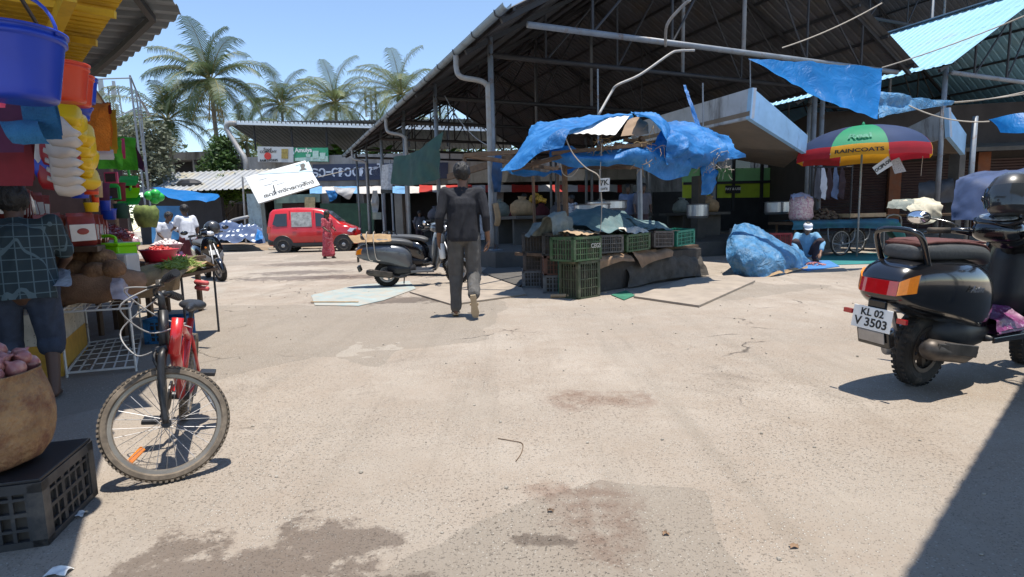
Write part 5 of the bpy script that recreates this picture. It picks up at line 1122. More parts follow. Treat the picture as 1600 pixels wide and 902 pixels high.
# ================================================================== PEOPLE
def wrinkle(mb, amp, sc, seed):
    pass
def person(label, loc, heading, J, k=1.0, skin=None, hairlen=0.0, shirt=None, sleeve=.55, pants=None, legs='trousers', cap=None, hair=True, shoes=None, group=None, vox=.016, hands=True, face=True, hip_w=1.0, cloth_amp=.012, bulk=1.0, thing_name='person'):
    """J: joint positions in metres for the figure facing +x (left = +y)"""
    skin = skin or m_skin; J = {n: (Vector(p) if isinstance(p, (tuple, list, Vector)) else p) for n, p in J.items()}
    T = thing(thing_name, label, 'person', loc, heading, group=group); T.scale = (k,) * 3
    B = MB(); neck, head = J['neck'], J['head']; hf = J.get('face', V(1, 0, 0)); hf = Vector(hf).normalized()
    ch, pe = J['chest'], J['pelvis']
    sw = (J['shL'] - J['shR']).normalized()
    for s_ in ('L', 'R'):
        sh, el, wr = J['sh' + s_], J['el' + s_], J['wr' + s_]
        B.cap(sh, el, .050 * bulk, .040, 10); B.cap(el, wr, .039, .026, 10)
        hp, kn, an = J['hip' + s_], J['kn' + s_], J['an' + s_]
        B.cap(hp, kn, .082 * bulk, .052, 10); B.cap(kn, an, .052, .034, 10)
        toe = J['toe' + s_]; B.cap(an + (toe - an) * .05 + V(0, 0, -.02), toe, .034, .022, 10); B.cap(an + V(0, 0, -.02), an - (toe - an) * .22 + V(0, 0, -.045), .034, .026, 8)
        B.cap(ch, sh, .085, .055, 10)
        if hands:
            h = (J['hand' + s_] - wr); d = h.normalized(); a, bb = frame_of(d); pn = J.get('palm' + s_); 
            pa = Vector(pn).normalized() if pn is not None else a
            pa = (pa - d * pa.dot(d)).normalized(); side = d.cross(pa)            # pa = palm normal, side = across the palm
            hl = .175
            B.cap(wr, wr + d * .045, .025, .024, 8)
            for q in (-1.3, -.45, .45, 1.3): B.cap(wr + d * .03 + side * q * .010, wr + d * .085 + side * q * .019, .016, .014, 7)
            curl = J.get('curl', .5)
            for i, q in enumerate((-1.45, -.5, .5, 1.4)):
                p = wr + d * .090 + side * q * .019; L = (.032, .036, .034, .027)[i]; dd = d.copy()
                for sgm in range(3):
                    ang = curl * (.55, .75, .6)[sgm]; dd = (dd * math.cos(ang) + pa * math.sin(ang)).normalized(); p2 = p + dd * L * (1, .8, .65)[sgm]; B.cap(p, p2, .0105 - sgm * .001, .0095 - sgm * .001, 6); p = p2
            p = wr + d * .035 + side * -.026; dd = (d * .6 - side * .65 + pa * .45).normalized()
            for L in (.036, .030, .026): p2 = p + dd * L; B.cap(p, p2, .012, .0105, 6); p = p2; dd = (dd + d * .35 + pa * .15).normalized()
    B.cap(ch, ch.lerp(pe, .5), .115 * bulk, .108 * bulk, 12); B.cap(ch.lerp(pe, .5), pe, .108 * bulk, .12 * bulk, 12)
    for s_ in (-1, 1):
        B.cap(ch + sw * s_ * .07, pe + sw * s_ * .055, .092 * bulk, .10 * bulk, 12)
    B.cap(ch + (neck - ch) * .4, neck, .07, .052, 10); B.cap(neck, head, .052, .055, 10)
    up = (head - neck).normalized(); up = (up - hf * up.dot(hf)).normalized(); lf = up.cross(hf)
    Rm = Matrix((hf, lf, up)).transposed()
    B.ball(head + up * .025, (.098, .076, .108), 16, 12, Rm); B.ball(head + hf * .022 - up * .035, (.068, .058, .085), 14, 10, Rm)
    if face:
        B.cap(head + hf * .085 + up * .015, head + hf * .108 - up * .025, .008, .014, 7); B.ball(head + hf * .068 - up * .095, (.024, .026, .02), 8, 6, Rm)
        B.ball(head + hf * .086 - up * .06, (.012, .028, .010), 8, 6, Rm); B.ball(head + hf * .085 + up * .03, (.012, .05, .012), 8, 6, Rm)
    for s_ in (-1, 1): B.ball(head + lf * .078 * s_ - hf * .005 - up * .005, (.018, .010, .032), 8, 6, Rm)
    body = B.build('body', skin, T, remesh=vox if vox > .009 else vox, relax=2, smooth=True)
    if face:
        for s_ in (-1, 1):
            b = MB(); b.ball(head + hf * .083 + lf * .032 * s_ + up * .006, (.009, .014, .008), 10, 6, Rm); b.build('eye', m_eye, T, smooth=True)
    if hair:
        b = MB(); b.ball(head + up * .048 - hf * .018, (.112, .094, .105), 16, 12, Rm); b.ball(head - hf * .035 + up * .015, (.07, .08, .08), 14, 10, Rm)
        if hairlen:
            p = head - hf * .075; b.cap(p, p - V(0, 0, hairlen) - hf * .03, .06, .035, 10); b.cap(p + lf * .03, p - V(0, 0, hairlen * .8) - hf * .03, .05, .03, 8)
        h = b.build('hair', m_hair, T, remesh=.011, relax=1, smooth=True); crinkle(h, .018, 30, 2)
    if cap:
        b = MB(); b.lathe([(.108, 0), (.104, .05), (.075, .085), (0, .098)], 18, Matrix.Translation(head + up * .045 - hf * .01) @ (Rm @ Matrix.Diagonal((1.03, .88, 1))).to_4x4())
        vs = []; n = 8
        for i in range(n + 1):
            a = R(-60 + 120 * i / n); q = head + up * .05 + hf * (.10 * math.cos(a) - .01) + lf * .09 * math.sin(a); q2 = q + hf * .07 * math.cos(a) ** .8 - up * .018
            vs += [q, q2, q2 - up * .006, q - up * .006]
        b.add(vs, [(i * 4 + j, i * 4 + (j + 1) % 4, i * 4 + 4 + (j + 1) % 4, i * 4 + 4 + j) for i in range(n) for j in range(4)]); b.build('cap', cap, T, smooth=True)
    if shirt:
        b = MB(); hem = pe + (pe - ch).normalized() * .06; e = .028
        for s_ in (-1, 1):
            b.cap(ch + sw * s_ * .075, hem + sw * s_ * .065 * hip_w, .100 * bulk + e * .4, .116 * bulk * hip_w + e * .6, 12)
            b.cap(ch + sw * s_ * .08 + (neck - ch) * .35, ch + sw * s_ * .075, .085, .095 * bulk + e * .4, 10)
        b.cap(ch, hem, .120 * bulk + e * .5, .125 * bulk + e * .5, 12); b.cap(ch + (neck - ch) * .3, neck - (neck - ch) * .22, .085, .062, 10)
        for s_ in ('L', 'R'):
            sh, el, wr = J['sh' + s_], J['el' + s_], J['wr' + s_]; b.cap(ch, sh, .10, .066, 10); b.cap(neck - (neck - ch) * .34, sh, .052, .052, 10)
            if sleeve <= .5: b.cap(sh, sh.lerp(el, sleeve * 2), .070 * bulk, .064, 10)
            else: b.cap(sh, el, .070 * bulk, .056, 10); b.cap(el, el.lerp(wr, (sleeve - .5) * 2), .056, .047, 10)
        o = b.build('shirt', shirt, T, remesh=vox, relax=3, smooth=True); crinkle(o, cloth_amp, 7, 5); cut_below(o, (pe - ch).normalized(), hem + (pe - ch).normalized() * .03)
    if pants:
        b = MB()
        if legs in ('trousers', 'shorts'):
            for s_ in ('L', 'R'):
                hp, kn, an = J['hip' + s_], J['kn' + s_], J['an' + s_]; b.cap(hp, kn, .100 * bulk, .086, 10); b.cap(kn, kn.lerp(an, .12 if legs == 'shorts' else J.get('cuff' + s_, .9)), .080 if legs == 'trousers' else .085, .068 if legs == 'trousers' else .09, 10)
            b.cap(pe + sw * .06, pe - sw * .06, .104 * bulk, .104 * bulk, 12); b.cap(J['hipL'], J['hipR'], .100 * bulk, .100 * bulk, 12)
        else:                                          # wrapped cloth or skirt to the given fraction of the shin
            fr = legs
            for q in range(5):
                f = q / 4; a0 = J['hipL'].lerp(J['hipR'], f); k0 = J['knL'].lerp(J['knR'], f); e0 = J['anL'].lerp(J['anR'], f)
                b.cap(a0, k0, .125 * hip_w, .12 * hip_w, 10); b.cap(k0, k0.lerp(e0, fr), .12 * hip_w, .115 * hip_w, 10)
        o = b.build(legs if isinstance(legs, str) else 'skirt', pants, T, remesh=vox, relax=3, smooth=True); crinkle(o, cloth_amp * .9, 9, 9)
    if shoes:
        for s_ in ('L', 'R'):
            an, toe = J['an' + s_], J['toe' + s_]; d = (toe - an); d2 = d.normalized(); dn = Vector(J.get('sole' + s_, (0, 0, -1))).normalized(); sd = d2.cross(dn).normalized()
            b = MB(); h0 = an - d2 * .05 + dn * .055; rings = []
            for f, w in ((0, .028), (.12, .034), (.4, .032), (.75, .045), (.95, .034), (1.02, .015)):
                c0 = h0 + (toe + d2 * .03 + dn * .022 - h0) * f; rings.append([c0 + sd * w, c0 + sd * w + dn * .022, c0 - sd * w + dn * .022, c0 - sd * w])
            b.loft(rings); b.tube(spline([h0 + (toe - h0) * .45 + sd * .045, toe - d2 * .05 - dn * .03, h0 + (toe - h0) * .45 - sd * .045], 4), .010, 6); b.build('sandal', shoes, T, smooth=False, bevel=.005)
    return T
def crinkle(o, amp, sc, seed):
    me = o.data; off = V(seed * 3.3, seed * 1.9, seed)
    me.update(); ns = [v.normal.copy() for v in me.vertices]
    for v, n in zip(me.vertices, ns):
        p = v.co * sc + off; p2 = V(p.x * 1.2, p.y * 1.2, p.z * .38 + p.y * .3)
        v.co += n * amp * ((.45 - abs(mnoise.noise(p2))) * 1.6 - .3 + .18 * mnoise.noise(p * 2.2))
def cut_below(o, d, p):
    bm = bmesh.new(); bm.from_mesh(o.data); bmesh.ops.bisect_plane(bm, geom=bm.verts[:] + bm.edges[:] + bm.faces[:], plane_co=p, plane_no=d, clear_outer=True); bm.to_mesh(o.data); bm.free()
m_eye = M('eye', (.02, .015, .012), .2)
m_navyshirt = M('dark_navy_shirt', (.013, .014, .020), .85, 0, .25, 6, .5, 200); m_greyjean = M('grey_jeans', (.095, .09, .085), .9, 0, .25, 8, .5, 300, dirt=(.20, .22, .26), dscale=4, dlo=.6, dhi=.8)
m_whiteshirt = M('white_shirt', (.62, .64, .70), .8, 0, .1, 6); m_maroon = M('maroon_cloth', (.09, .015, .022), .85, 0, .2, 6)
m_sandal = M('tan_sandal', (.42, .33, .22), .8, 0, .15, 12); m_jeanblue = M('sky_denim_shirt', (.14, .30, .46), .85, 0, .2, 8, .4, 200); m_darkcloth = M('dark_lungi', (.05, .03, .035), .9, 0, .3, 5)
m_pinkdress = M('red_patterned_dress', (.42, .05, .075), .8, 0, .25, 14, dirt=(.55, .32, .33), dscale=26, dlo=.55, dhi=.62)
def stand(h=1.7, arm=0.0, lean=0.0, seed=0, bend=0.0):
    rd = random.Random(seed); a = rd.uniform(-.06, .06)
    J = dict(pelvis=(0, 0, .93), chest=(lean * .4, 0, 1.25), neck=(lean * .5, 0, 1.43), head=(lean * .6 + .02, 0, 1.56), shL=(lean * .45, .185, 1.38), shR=(lean * .45, -.185, 1.38), elL=(.02 + a, .24, 1.10), elR=(.02 - a, -.24, 1.10), wrL=(.12 + arm, .23, .88 + arm * .5), wrR=(.10, -.24, .87),
             handL=(.16 + arm, .22, .76 + arm * .6), handR=(.14, -.23, .74), hipL=(0, .09, .88), hipR=(0, -.09, .88), knL=(.03, .10, .48), knR=(-.02, -.10, .48), anL=(0, .11, .08), anR=(-.05, -.11, .08), toeL=(.14, .13, .025), toeR=(.09, -.13, .025))
    return J
# main walker (seen from behind, heading away: +x is his forward)
J = dict(pelvis=(0, 0, .95), chest=(-.005, 0, 1.27), neck=(0, .0, 1.46), head=(.035, .0, 1.585), shL=(-.01, .19, 1.40), shR=(-.01, -.19, 1.40), elL=(-.06, .255, 1.12), elR=(-.05, -.25, 1.12), wrL=(.05, .285, .89), wrR=(.03, -.27, .88), handL=(.07, .29, .77), handR=(.06, -.275, .77),
         palmL=(.25, -1, 0), palmR=(.1, 1, 0), hipL=(0, .095, .90), hipR=(0, -.095, .90), knL=(.06, .105, .50), knR=(.03, -.10, .49), anL=(.02, .12, .085), anR=(-.24, -.095, .25), toeL=(.17, .14, .025), toeR=(-.20, -.11, .06), soleL=(0, 0, -1), soleR=(-1, 0, -.18), cuffR=.86, cuffL=.93, curl=.8)
mp = G(728, 497); kk = 1.0
W1P = person('man walking away in a dark navy shirt and grey jeans', (mp.x, mp.y + .1, 0), R(90 + 2), J, k=1.025, shirt=m_navyshirt, sleeve=.78, pants=m_greyjean, shoes=m_sandal, vox=.0075, face=False, cloth_amp=.016, hip_w=.96, bulk=.95)
lp = lambda S, p: Matrix.Translation(S.location) @ Matrix.Rotation(S.rotation_euler.z, 4, 'Z') @ Matrix.Diagonal((S.scale.x,) * 3 + (1,)) @ Vector(p)
c0 = lp(W1P, (.075, .265, .80)); c1 = lp(W1P, (.075, .25, .66))
b = MB(); b.tube([c0 + V(0, 0, .035), c0 + V(0, 0, .03), c0 + (c1 - c0) * .9, c1], [.030, .038, .034, .030], 16); b.build('paper_cup', m_white, world=True, smooth=True, label='white cup held in the left hand of the man walking away', cat='cup')
# woman in red
J = stand(); J.update(head=(.04, 0, 1.55), elL=(.0, .22, 1.12), wrL=(.18, .2, 1.0), handL=(.28, .16, .98), elR=(.05, -.22, 1.10), wrR=(.24, -.20, .98), handR=(.36, -.2, .95), anL=(.1, .1, .08), anR=(-.12, -.1, .08), toeL=(.24, .1, .03), toeR=(0, -.1, .03))
wp = G(514, 404); person('woman in a long red patterned dress walking past the red van', (wp.x, wp.y, 0), R(-28), J, k=.93, skin=m_skin_d, hairlen=.42, shirt=m_pinkdress, sleeve=.4, pants=m_pinkdress, legs=.82, shoes=m_letter, vox=.02, hip_w=.85, bulk=.88, face=False)
# two men in white by the left stalls
J = stand(lean=.08); J.update(elL=(.10, .24, 1.15), wrL=(.30, .2, 1.1), handL=(.4, .18, 1.08))
p = G(292, 432); q = A(293, 360, 13.4); person('man in a white shirt and maroon lungi standing behind the dark scooter', (q.x, q.y, 0), R(150), J, k=.98, skin=m_skin_d, shirt=m_whiteshirt, sleeve=.35, pants=m_maroon, legs=.5, vox=.02, face=False)
J = stand(lean=.22); J.update(pelvis=(0, 0, .78), head=(.25, .05, 1.42), neck=(.2, .02, 1.3), chest=(.13, 0, 1.12), shL=(.16, .18, 1.24), shR=(.16, -.18, 1.24), elL=(.3, .25, 1.05), wrL=(.5, .2, 1.0), handL=(.6, .2, 1.0), elR=(.2, -.24, 1.0), wrR=(.35, -.2, .85), handR=(.42, -.2, .8), hipL=(0, .1, .76), hipR=(0, -.1, .76), knL=(.2, .14, .45), knR=(.2, -.14, .45))
q = A(252, 360, 14.2); person('man in a white shirt stooping beneath the blue awning at left', (q.x, q.y, 0), R(-20), J, k=.98, skin=m_skin_d, shirt=m_whiteshirt, sleeve=.35, pants=m_darkcloth, legs='trousers', vox=.02, face=False)
# crouching vendor
J = dict(pelvis=(-.12, 0, .24), chest=(.03, 0, .50), neck=(.12, 0, .64), head=(.19, 0, .74), face=(1, 0, -.35), shL=(.07, .18, .60), shR=(.07, -.18, .60), elL=(.25, .30, .42), elR=(.27, -.28, .40), wrL=(.44, .22, .22), wrR=(.46, -.18, .20), handL=(.54, .18, .14), handR=(.56, -.14, .12), palmL=(0, 0, -1), palmR=(0, 0, -1),
         hipL=(-.10, .10, .22), hipR=(-.10, -.10, .22), knL=(.22, .25, .46), knR=(.24, -.24, .45), anL=(.02, .18, .07), anR=(.04, -.18, .07), toeL=(.17, .24, .03), toeR=(.19, -.24, .03))
p = G(1263, 410); person('vendor in a pale blue shirt and white cap squatting by the covered heap', (p.x, p.y + .15, 0), R(-108), J, k=1.02, skin=m_skin, shirt=m_jeanblue, sleeve=.8, pants=m_darkcloth, legs='trousers', cap=m_whiteshirt, vox=.013, bulk=1.0)
# man in a check shirt at the left edge, bending to the goods
m_tartan = grid_mat('green_check_shirt', (.010, .024, .032), (.07, .11, .13), 13, 13, 13, .09)
m_darkdenim = M('dark_denim', (.03, .042, .07), .9, 0, .35, 12, .4, 200)
J = stand(lean=.1); J.update(pelvis=(0, 0, .80), chest=(.07, 0, 1.12), neck=(.12, 0, 1.28), head=(.17, 0, 1.38), shL=(.08, .19, 1.24), shR=(.08, -.19, 1.24), elL=(.14, .26, 1.0), elR=(.16, -.26, 1.0), wrL=(.34, .22, .92), wrR=(.34, -.2, .9), handL=(.42, .2, .9), handR=(.42, -.2, .9), hipL=(0, .1, .78), hipR=(0, -.1, .78), knL=(.12, .12, .42), knR=(.1, -.12, .42))
q = A(30, 420, 3.55); person('man in a dark green check shirt and denim shorts bending at the left edge', (q.x, q.y, 0), R(128), J, k=.93, skin=m_skin_d, shirt=m_tartan, sleeve=.4, pants=m_darkdenim, legs='shorts', vox=.012, face=False, bulk=1.08)
# vendors inside the shed
m_dimblue = M('dim_blue_shirt', (.12, .16, .26), .85, 0, .15, 5); m_plaid = grid_mat('grey_plaid', (.15, .17, .22), (.4, .42, .45), 14, 0, 14, .3); m_dimgrey = M('dim_grey_shirt', (.10, .10, .12), .85, 0, .2, 5)
for (px, py, Y, hd_, mt, lab, lg) in ((981, 315, 15.6, -100, m_dimblue, 'vendor in a dim blue shirt standing behind the blue tarp stall', 'trousers'), (1003, 315, 15.2, -80, m_dimgrey, 'vendor in a dark shirt right beside the one in dim blue behind the stall', 'trousers'),
                               (896, 345, 14.6, -150, m_plaid, 'vendor in grey plaid bending at the counter behind the crates', .6), (822, 322, 19.5, 200, m_dimgrey, 'dark clothed person deep in the shed right of the tall front column', 'trousers'), (655, 340, 24, -60, m_dimgrey, 'person in dark clothes under the awnings left of the walking man', 'trousers')):
    q = A(px, py, Y); gz = 0 if Y > 20 and px < 700 else PL; J = stand(lean=.1, seed=px); person(lab, (q.x, q.y, gz), R(hd_), J, k=.95 if px != 896 else .78, skin=m_skin_d, shirt=mt, sleeve=.4, pants=m_darkcloth, legs=lg, vox=.022, face=False, hands=False)
# ================================================================== CRATES
def crate_mesh(w, d, h, mat, T, slat=True, filled=None):
    """open plastic crate: rim, corner posts, lattice sides"""
    b = MB(); t = .012
    for z, hh in ((h - .0175, .035), (h * .52, .014), (.0125, .025), (h * .28, .010), (h * .76, .010)):
        e = .006 if hh > .02 else 0
        b.box((0, -d / 2 + t / 2, z), (w + e, t + e, hh)); b.box((0, d / 2 - t / 2, z), (w + e, t + e, hh)); b.box((-w / 2 + t / 2, 0, z), (t + e, d - 2 * t - e, hh)); b.box((w / 2 - t / 2, 0, z), (t + e, d - 2 * t - e, hh))
    for sx in (-1, 1):
        for sy in (-1, 1): b.box((sx * (w / 2 - .02), sy * (d / 2 - .02), h / 2), (.046, .046, h - .004))
    nx = int(w / .045)
    for k in range(1, nx):
        x = -w / 2 + w * k / nx
        for sy in (-1, 1): b.box((x, sy * (d / 2 - t / 2), h / 2), (.012 if k % 3 else .022, t * .8, h - .03))
    ny = int(d / .045)
    for k in range(1, ny):
        y = -d / 2 + d * k / ny
        for sx in (-1, 1): b.box((sx * (w / 2 - t / 2), y, h / 2), (t * .8, .012 if k % 3 else .022, h - .03))
    b.build('lattice', mat, T)
    b = MB(); b.box((0, 0, .012), (w - .05, d - .05, .016)); b.build('floor', mat, T)
    if filled:
        b = MB(); b.box((0, 0, h * .45), (w - .05, d - .05, h * .8)); b.build('lining', filled, T)
m_c_black = M('black_crate', (.035, .035, .037), .55, 0, .3, 8, dirt=(.14, .12, .10), dscale=6, dlo=.5, dhi=.8)
m_c_grey = M('grey_crate', (.15, .155, .16), .6, 0, .25, 8, dirt=(.09, .08, .07), dscale=5)
m_c_green = M('green_crate', (.035, .085, .03), .55, 0, .25, 8, dirt=(.12, .12, .08), dscale=6)
m_c_olive = M('olive_crate', (.04, .055, .026), .55, 0, .25, 8, dirt=(.14, .13, .09), dscale=6)
m_c_brown = M('brown_crate', (.12, .05, .032), .6, 0, .25, 8, dirt=(.12, .09, .07), dscale=6)
m_c_dbrown = M('dark_brown_crate', (.07, .055, .05), .6, 0, .3, 8, dirt=(.14, .11, .09), dscale=6)
m_c_teal = M('teal_crate', (.012, .20, .13), .5, 0, .15, 8, dirt=(.05, .2, .14), dscale=6)
m_c_red = M('red_crate', (.28, .015, .025), .5, 0, .2, 8)
m_dirtfill = M('grimy_lining', (.07, .06, .05), .95, 0, .4, 8)
def crate(label, c, w, d, h, mat, rz, group='plastic crates of the blue tarp stall', tilt=None, lining=True):
    T = thing('crate', label, 'crate', c, rz, group=group)
    if tilt: T.rotation_euler = (tilt[0], tilt[1], rz)
    crate_mesh(w, d, h, mat, T, filled=m_dirtfill if lining else None); return T
# stack at the left corner of the stall: corner at pixel (905..957, 470)
Cn = G(905, 469); Cr = G(957, 469); Cl = G(822, 446)
ul = (Cl - Cn); ul.z = 0; dL = ul.normalized(); aL = math.atan2(dL.y, dL.x)       # along the left face, going away
ur = (G(1135, 430) - Cn); ur.z = 0; dR = ur.normalized(); aR = math.atan2(dR.y, dR.x)   # along the front face
nL = V(dL.y, -dL.x, 0); nL = nL if nL.dot(dR) > 0 else -nL
nR = V(-dR.y, dR.x, 0)
def stk(p0, d, n, along, depth, z): return p0 + d * along + n * depth + V(0, 0, z)
h1 = .30
# staggered columns of crates going away to the left, ends to the front
def SC(px, py, z=0): g_ = G(px, py); return V(g_.x, g_.y + .2, z)
crate('dark olive lidded crate standing on end at the near corner of the stall', stk(Cn, dR, nR, .24, .2, .0), .46, .36, .52, m_c_olive, aR)
crate('bright teal crate squeezed between the corner crate and the brown one', SC(893, 463) + V(0, .06, 0), .30, .36, .50, m_c_teal, R(4))
crate('large olive green crate with pale lettering on top of the corner stack', stk(Cn, dR, nR, .17, .20, .53), .62, .42, .33, m_c_green, aR + R(3))
crate('grey crate at the foot of the stack beside the teal one', SC(868, 458), .34, .46, .27, m_c_grey, R(-4))
crate('second grey crate at the foot of the stack, the farthest left', SC(837, 449), .38, .46, .27, m_c_grey, R(-8))
crate('reddish brown crate in the middle of the stack beside the teal one', SC(868, 458, .275), .34, .46, .29, m_c_brown, R(0))
crate('dark brown crate in the middle of the stack at far left', SC(838, 449, .275), .38, .46, .29, m_c_dbrown, R(-5))
crate('black crate on top of the stack above the reddish brown one', SC(868, 458, .57), .36, .46, .33, m_c_black, R(-3))
crate('black crate on top of the stack at far left under the grey cloth', SC(838, 449, .57), .38, .46, .33, m_c_black, R(-8))
# stone counter
cl_h = .52
T = thing('stall_counter', 'long dark stone counter under the blue tarp carrying the row of crates', 'counter', Cn + dR * 1.9 + nR * .6)
b = MB(); b.prism([stk(Cn, dR, nR, .60, .30, 0), stk(Cn, dR, nR, 3.75, .30, 0), stk(Cn, dR, nR, 3.75, 1.35, 0), stk(Cn, dR, nR, .60, 1.35, 0)], (0, 0, cl_h)); b.build('base', M('grimy_stone', (.05, .042, .036), .9, 0, .4, 2.5, .8, 18, dirt=(.03, .027, .025), dscale=3), T, world=True, bevel=.02)
b = MB(); b.prism([stk(Cn, dR, nR, .55, .42, cl_h + .0), stk(Cn, dR, nR, 3.85, .42, cl_h), stk(Cn, dR, nR, 3.85, 1.9, cl_h), stk(Cn, dR, nR, .55, 1.9, cl_h)], (0, 0, .05)); b.build('top', m_wood, T, world=True)
row = [(.92, m_c_dbrown, .62, 'dark crate next to the lettered green one in the front row'), (1.62, m_c_green, .60, 'dark green crate in the middle of the front row on the counter'), (2.28, m_c_dbrown, .62, 'dark brown crate left of the bright green one in the front row'), (2.95, m_c_teal, .50, 'bright green crate at the right end of the front row on the counter')]
row = [(.98, m_c_black, .62, row[0][3]), (1.68, m_c_green, .60, row[1][3]), (2.38, m_c_dbrown, .64, row[2][3]), (3.08, m_c_teal, .54, row[3][3])]
for k, (al, mt, w, lab) in enumerate(row):
    crate(lab, stk(Cn, dR, nR, al + .02, .44, cl_h + .055 + .01 * k), w, .42, .27, mt, aR + R((2, -2, 3, -3)[k]), tilt=(R((-2, 2, -1, 2)[k]), R((1, -2, 2, -3)[k])))
for k, (al, mt, lab) in enumerate(((1.2, m_c_dbrown, 'dark crate half buried in the rear row of the stall, left'), (1.95, m_c_black, 'black crate half buried in the rear row of the stall, middle'), (2.7, m_c_dbrown, 'dark crate half buried in the rear row of the stall, right'))):
    crate(lab, stk(Cn, dR, nR, al, .95, cl_h + .055), .60, .42, .29, mt, aR)
text_mb('CEGS', .085, bold=.002, depth=.001, mat=plane_mat(stk(Cn, dR, nR, .30, -.052, .53 + .20), dR + V(0, 0, .0), (0, 0, 1))).build('stencil', m_pvc, world=True, label='pale stencilled letters on the large green crate of the corner stack', cat='lettering')
# cloths, paper and sheeting lying on the crates
m_gunny = M('grey_gunny', (.20, .22, .20), .95, 0, .3, 5, .6, 90, dirt=(.10, .13, .13), dscale=3)
m_bluegrey = M('faded_teal_sheet', (.08, .14, .15), .8, 0, .3, 4, .4, 60, dirt=(.17, .22, .22), dscale=3)
m_browncl = M('brown_paper', (.24, .15, .09), .9, 0, .3, 5, .3, 30)
def cloth(name, label, cat, mat, P, n=(24, 20), amp=.04, sc=3, seed=1, fine=.3):
    b = MB(); b.sheet(P, n[0], n[1], amp, sc, seed, fine=fine); return b.build(name, mat, world=True, smooth=True, label=label, cat=cat)
Q = lambda al, de, z: stk(Cn, dR, nR, al, de, z)
cloth('gunny_cloth', 'crumpled blue grey sheet spread over the crates at the centre of the stall', 'cloth', m_bluegrey, [[Q(.9, .42, .90), Q(1.6, .38, .89), Q(2.4, .50, .90)], [Q(.75, .8, 1.0), Q(1.5, .8, 1.13), Q(2.3, .8, 1.08)], [Q(.8, 1.25, 1.0), Q(1.5, 1.25, 1.26), Q(2.3, 1.25, 1.22)], [Q(.8, 1.7, .8), Q(1.5, 1.7, .85), Q(2.3, 1.7, .82)]], (40, 34), .07, 3.2, 4)
cloth('gunny_cloth', 'second faded teal sheet slumping towards the bright green crate', 'cloth', m_bluegrey, [[Q(2.1, .42, .90), Q(2.6, .45, .88), Q(3.2, .55, .86)], [Q(2.1, .9, 1.12), Q(2.6, .9, 1.06), Q(3.2, .9, .95)], [Q(2.1, 1.5, .9), Q(2.6, 1.5, .88), Q(3.2, 1.5, .8)]], (26, 26), .06, 3.5, 9)
cloth('gunny_cloth', 'grey sacking bundled on the black crates at the left end of the stall', 'cloth', m_gunny, [[A(822, 372, 8.9), A(850, 368, 8.6), A(880, 370, 8.2)], [A(836, 352, 9.1), A(862, 346, 8.9), A(890, 350, 8.6)], [A(840, 358, 9.6), A(866, 356, 9.4), A(895, 354, 9.2)]], (30, 24), .06, 4.5, 12)
cloth('gunny_cloth', 'grey sack standing upright behind the lettered green crate', 'cloth', m_gunny, [[Q(-.05, .45, .88), Q(.2, .38, .9), Q(.42, .48, .88)], [Q(-.02, .50, 1.12), Q(.2, .46, 1.2), Q(.38, .52, 1.12)], [Q(.0, .65, 1.1), Q(.2, .7, 1.15), Q(.35, .68, 1.05)], [Q(-.02, .85, .85), Q(.2, .9, .85), Q(.4, .85, .85)]], (22, 26), .04, 6, 15)
cloth('brown_paper', 'torn brown paper hanging below the front row of crates, left half', 'paper', m_browncl, [[Q(.58, .36, cl_h + .06), Q(1.1, .30, cl_h + .05), Q(1.55, .33, cl_h + .05)], [Q(.60, .20, cl_h - .02), Q(1.1, .18, cl_h - .0), Q(1.5, .2, cl_h - .03)], [Q(.62, .17, cl_h - .16), Q(1.15, .15, cl_h - .07), Q(1.5, .17, cl_h - .1)]], (24, 12), .03, 5, 2)
cloth('brown_paper', 'torn brown paper hanging below the front row of crates, right half', 'paper', m_browncl, [[Q(1.5, .36, cl_h + .06), Q(2.0, .30, cl_h + .05), Q(2.7, .33, cl_h + .05)], [Q(1.55, .20, cl_h - .0), Q(2.0, .18, cl_h - .03), Q(2.65, .2, cl_h - .0)], [Q(1.7, .17, cl_h - .22), Q(2.0, .15, cl_h - .13), Q(2.6, .17, cl_h - .08)]], (24, 12), .03, 5, 7)
cloth('sacking', 'dark sacking hanging over the right half of the stone counter front', 'cloth', m_dirtfill, [[Q(1.5, .40, .53), Q(2.6, .38, .54), Q(3.72, .40, .53)], [Q(1.45, .24, .30), Q(2.6, .22, .34), Q(3.75, .24, .28)], [Q(1.4, .18, .02), Q(2.6, .2, .06), Q(3.8, .16, .02)]], (40, 20), .06, 3.5, 17)
cloth('newspaper', 'white newspaper crumpled on the dark green crate of the front row', 'newspaper', M('newsprint', (.55, .50, .44), .9, 0, .15, 20), [[Q(1.5, .30, .85), Q(1.9, .26, .85), Q(2.1, .32, .85)], [Q(1.5, .42, .92), Q(1.9, .42, .93), Q(2.1, .42, .90)], [Q(1.5, .6, .92), Q(1.9, .6, .93), Q(2.1, .6, .92)]], (16, 12), .03, 8, 3)
cloth('newspaper', 'brown newspaper lining the top of the lettered green crate', 'newspaper', m_card, [[Q(-.05, -.0, .89), Q(.2, -.03, .88), Q(.45, 0, .89)], [Q(-.05, .2, .93), Q(.2, .2, .92), Q(.45, .2, .92)], [Q(-.05, .4, .9), Q(.2, .4, .93), Q(.45, .4, .9)]], (16, 12), .03, 8, 5)
for k, (al, de) in enumerate(((.95, 1.2), (1.7, 1.25), (2.4, 1.2))):
    pass
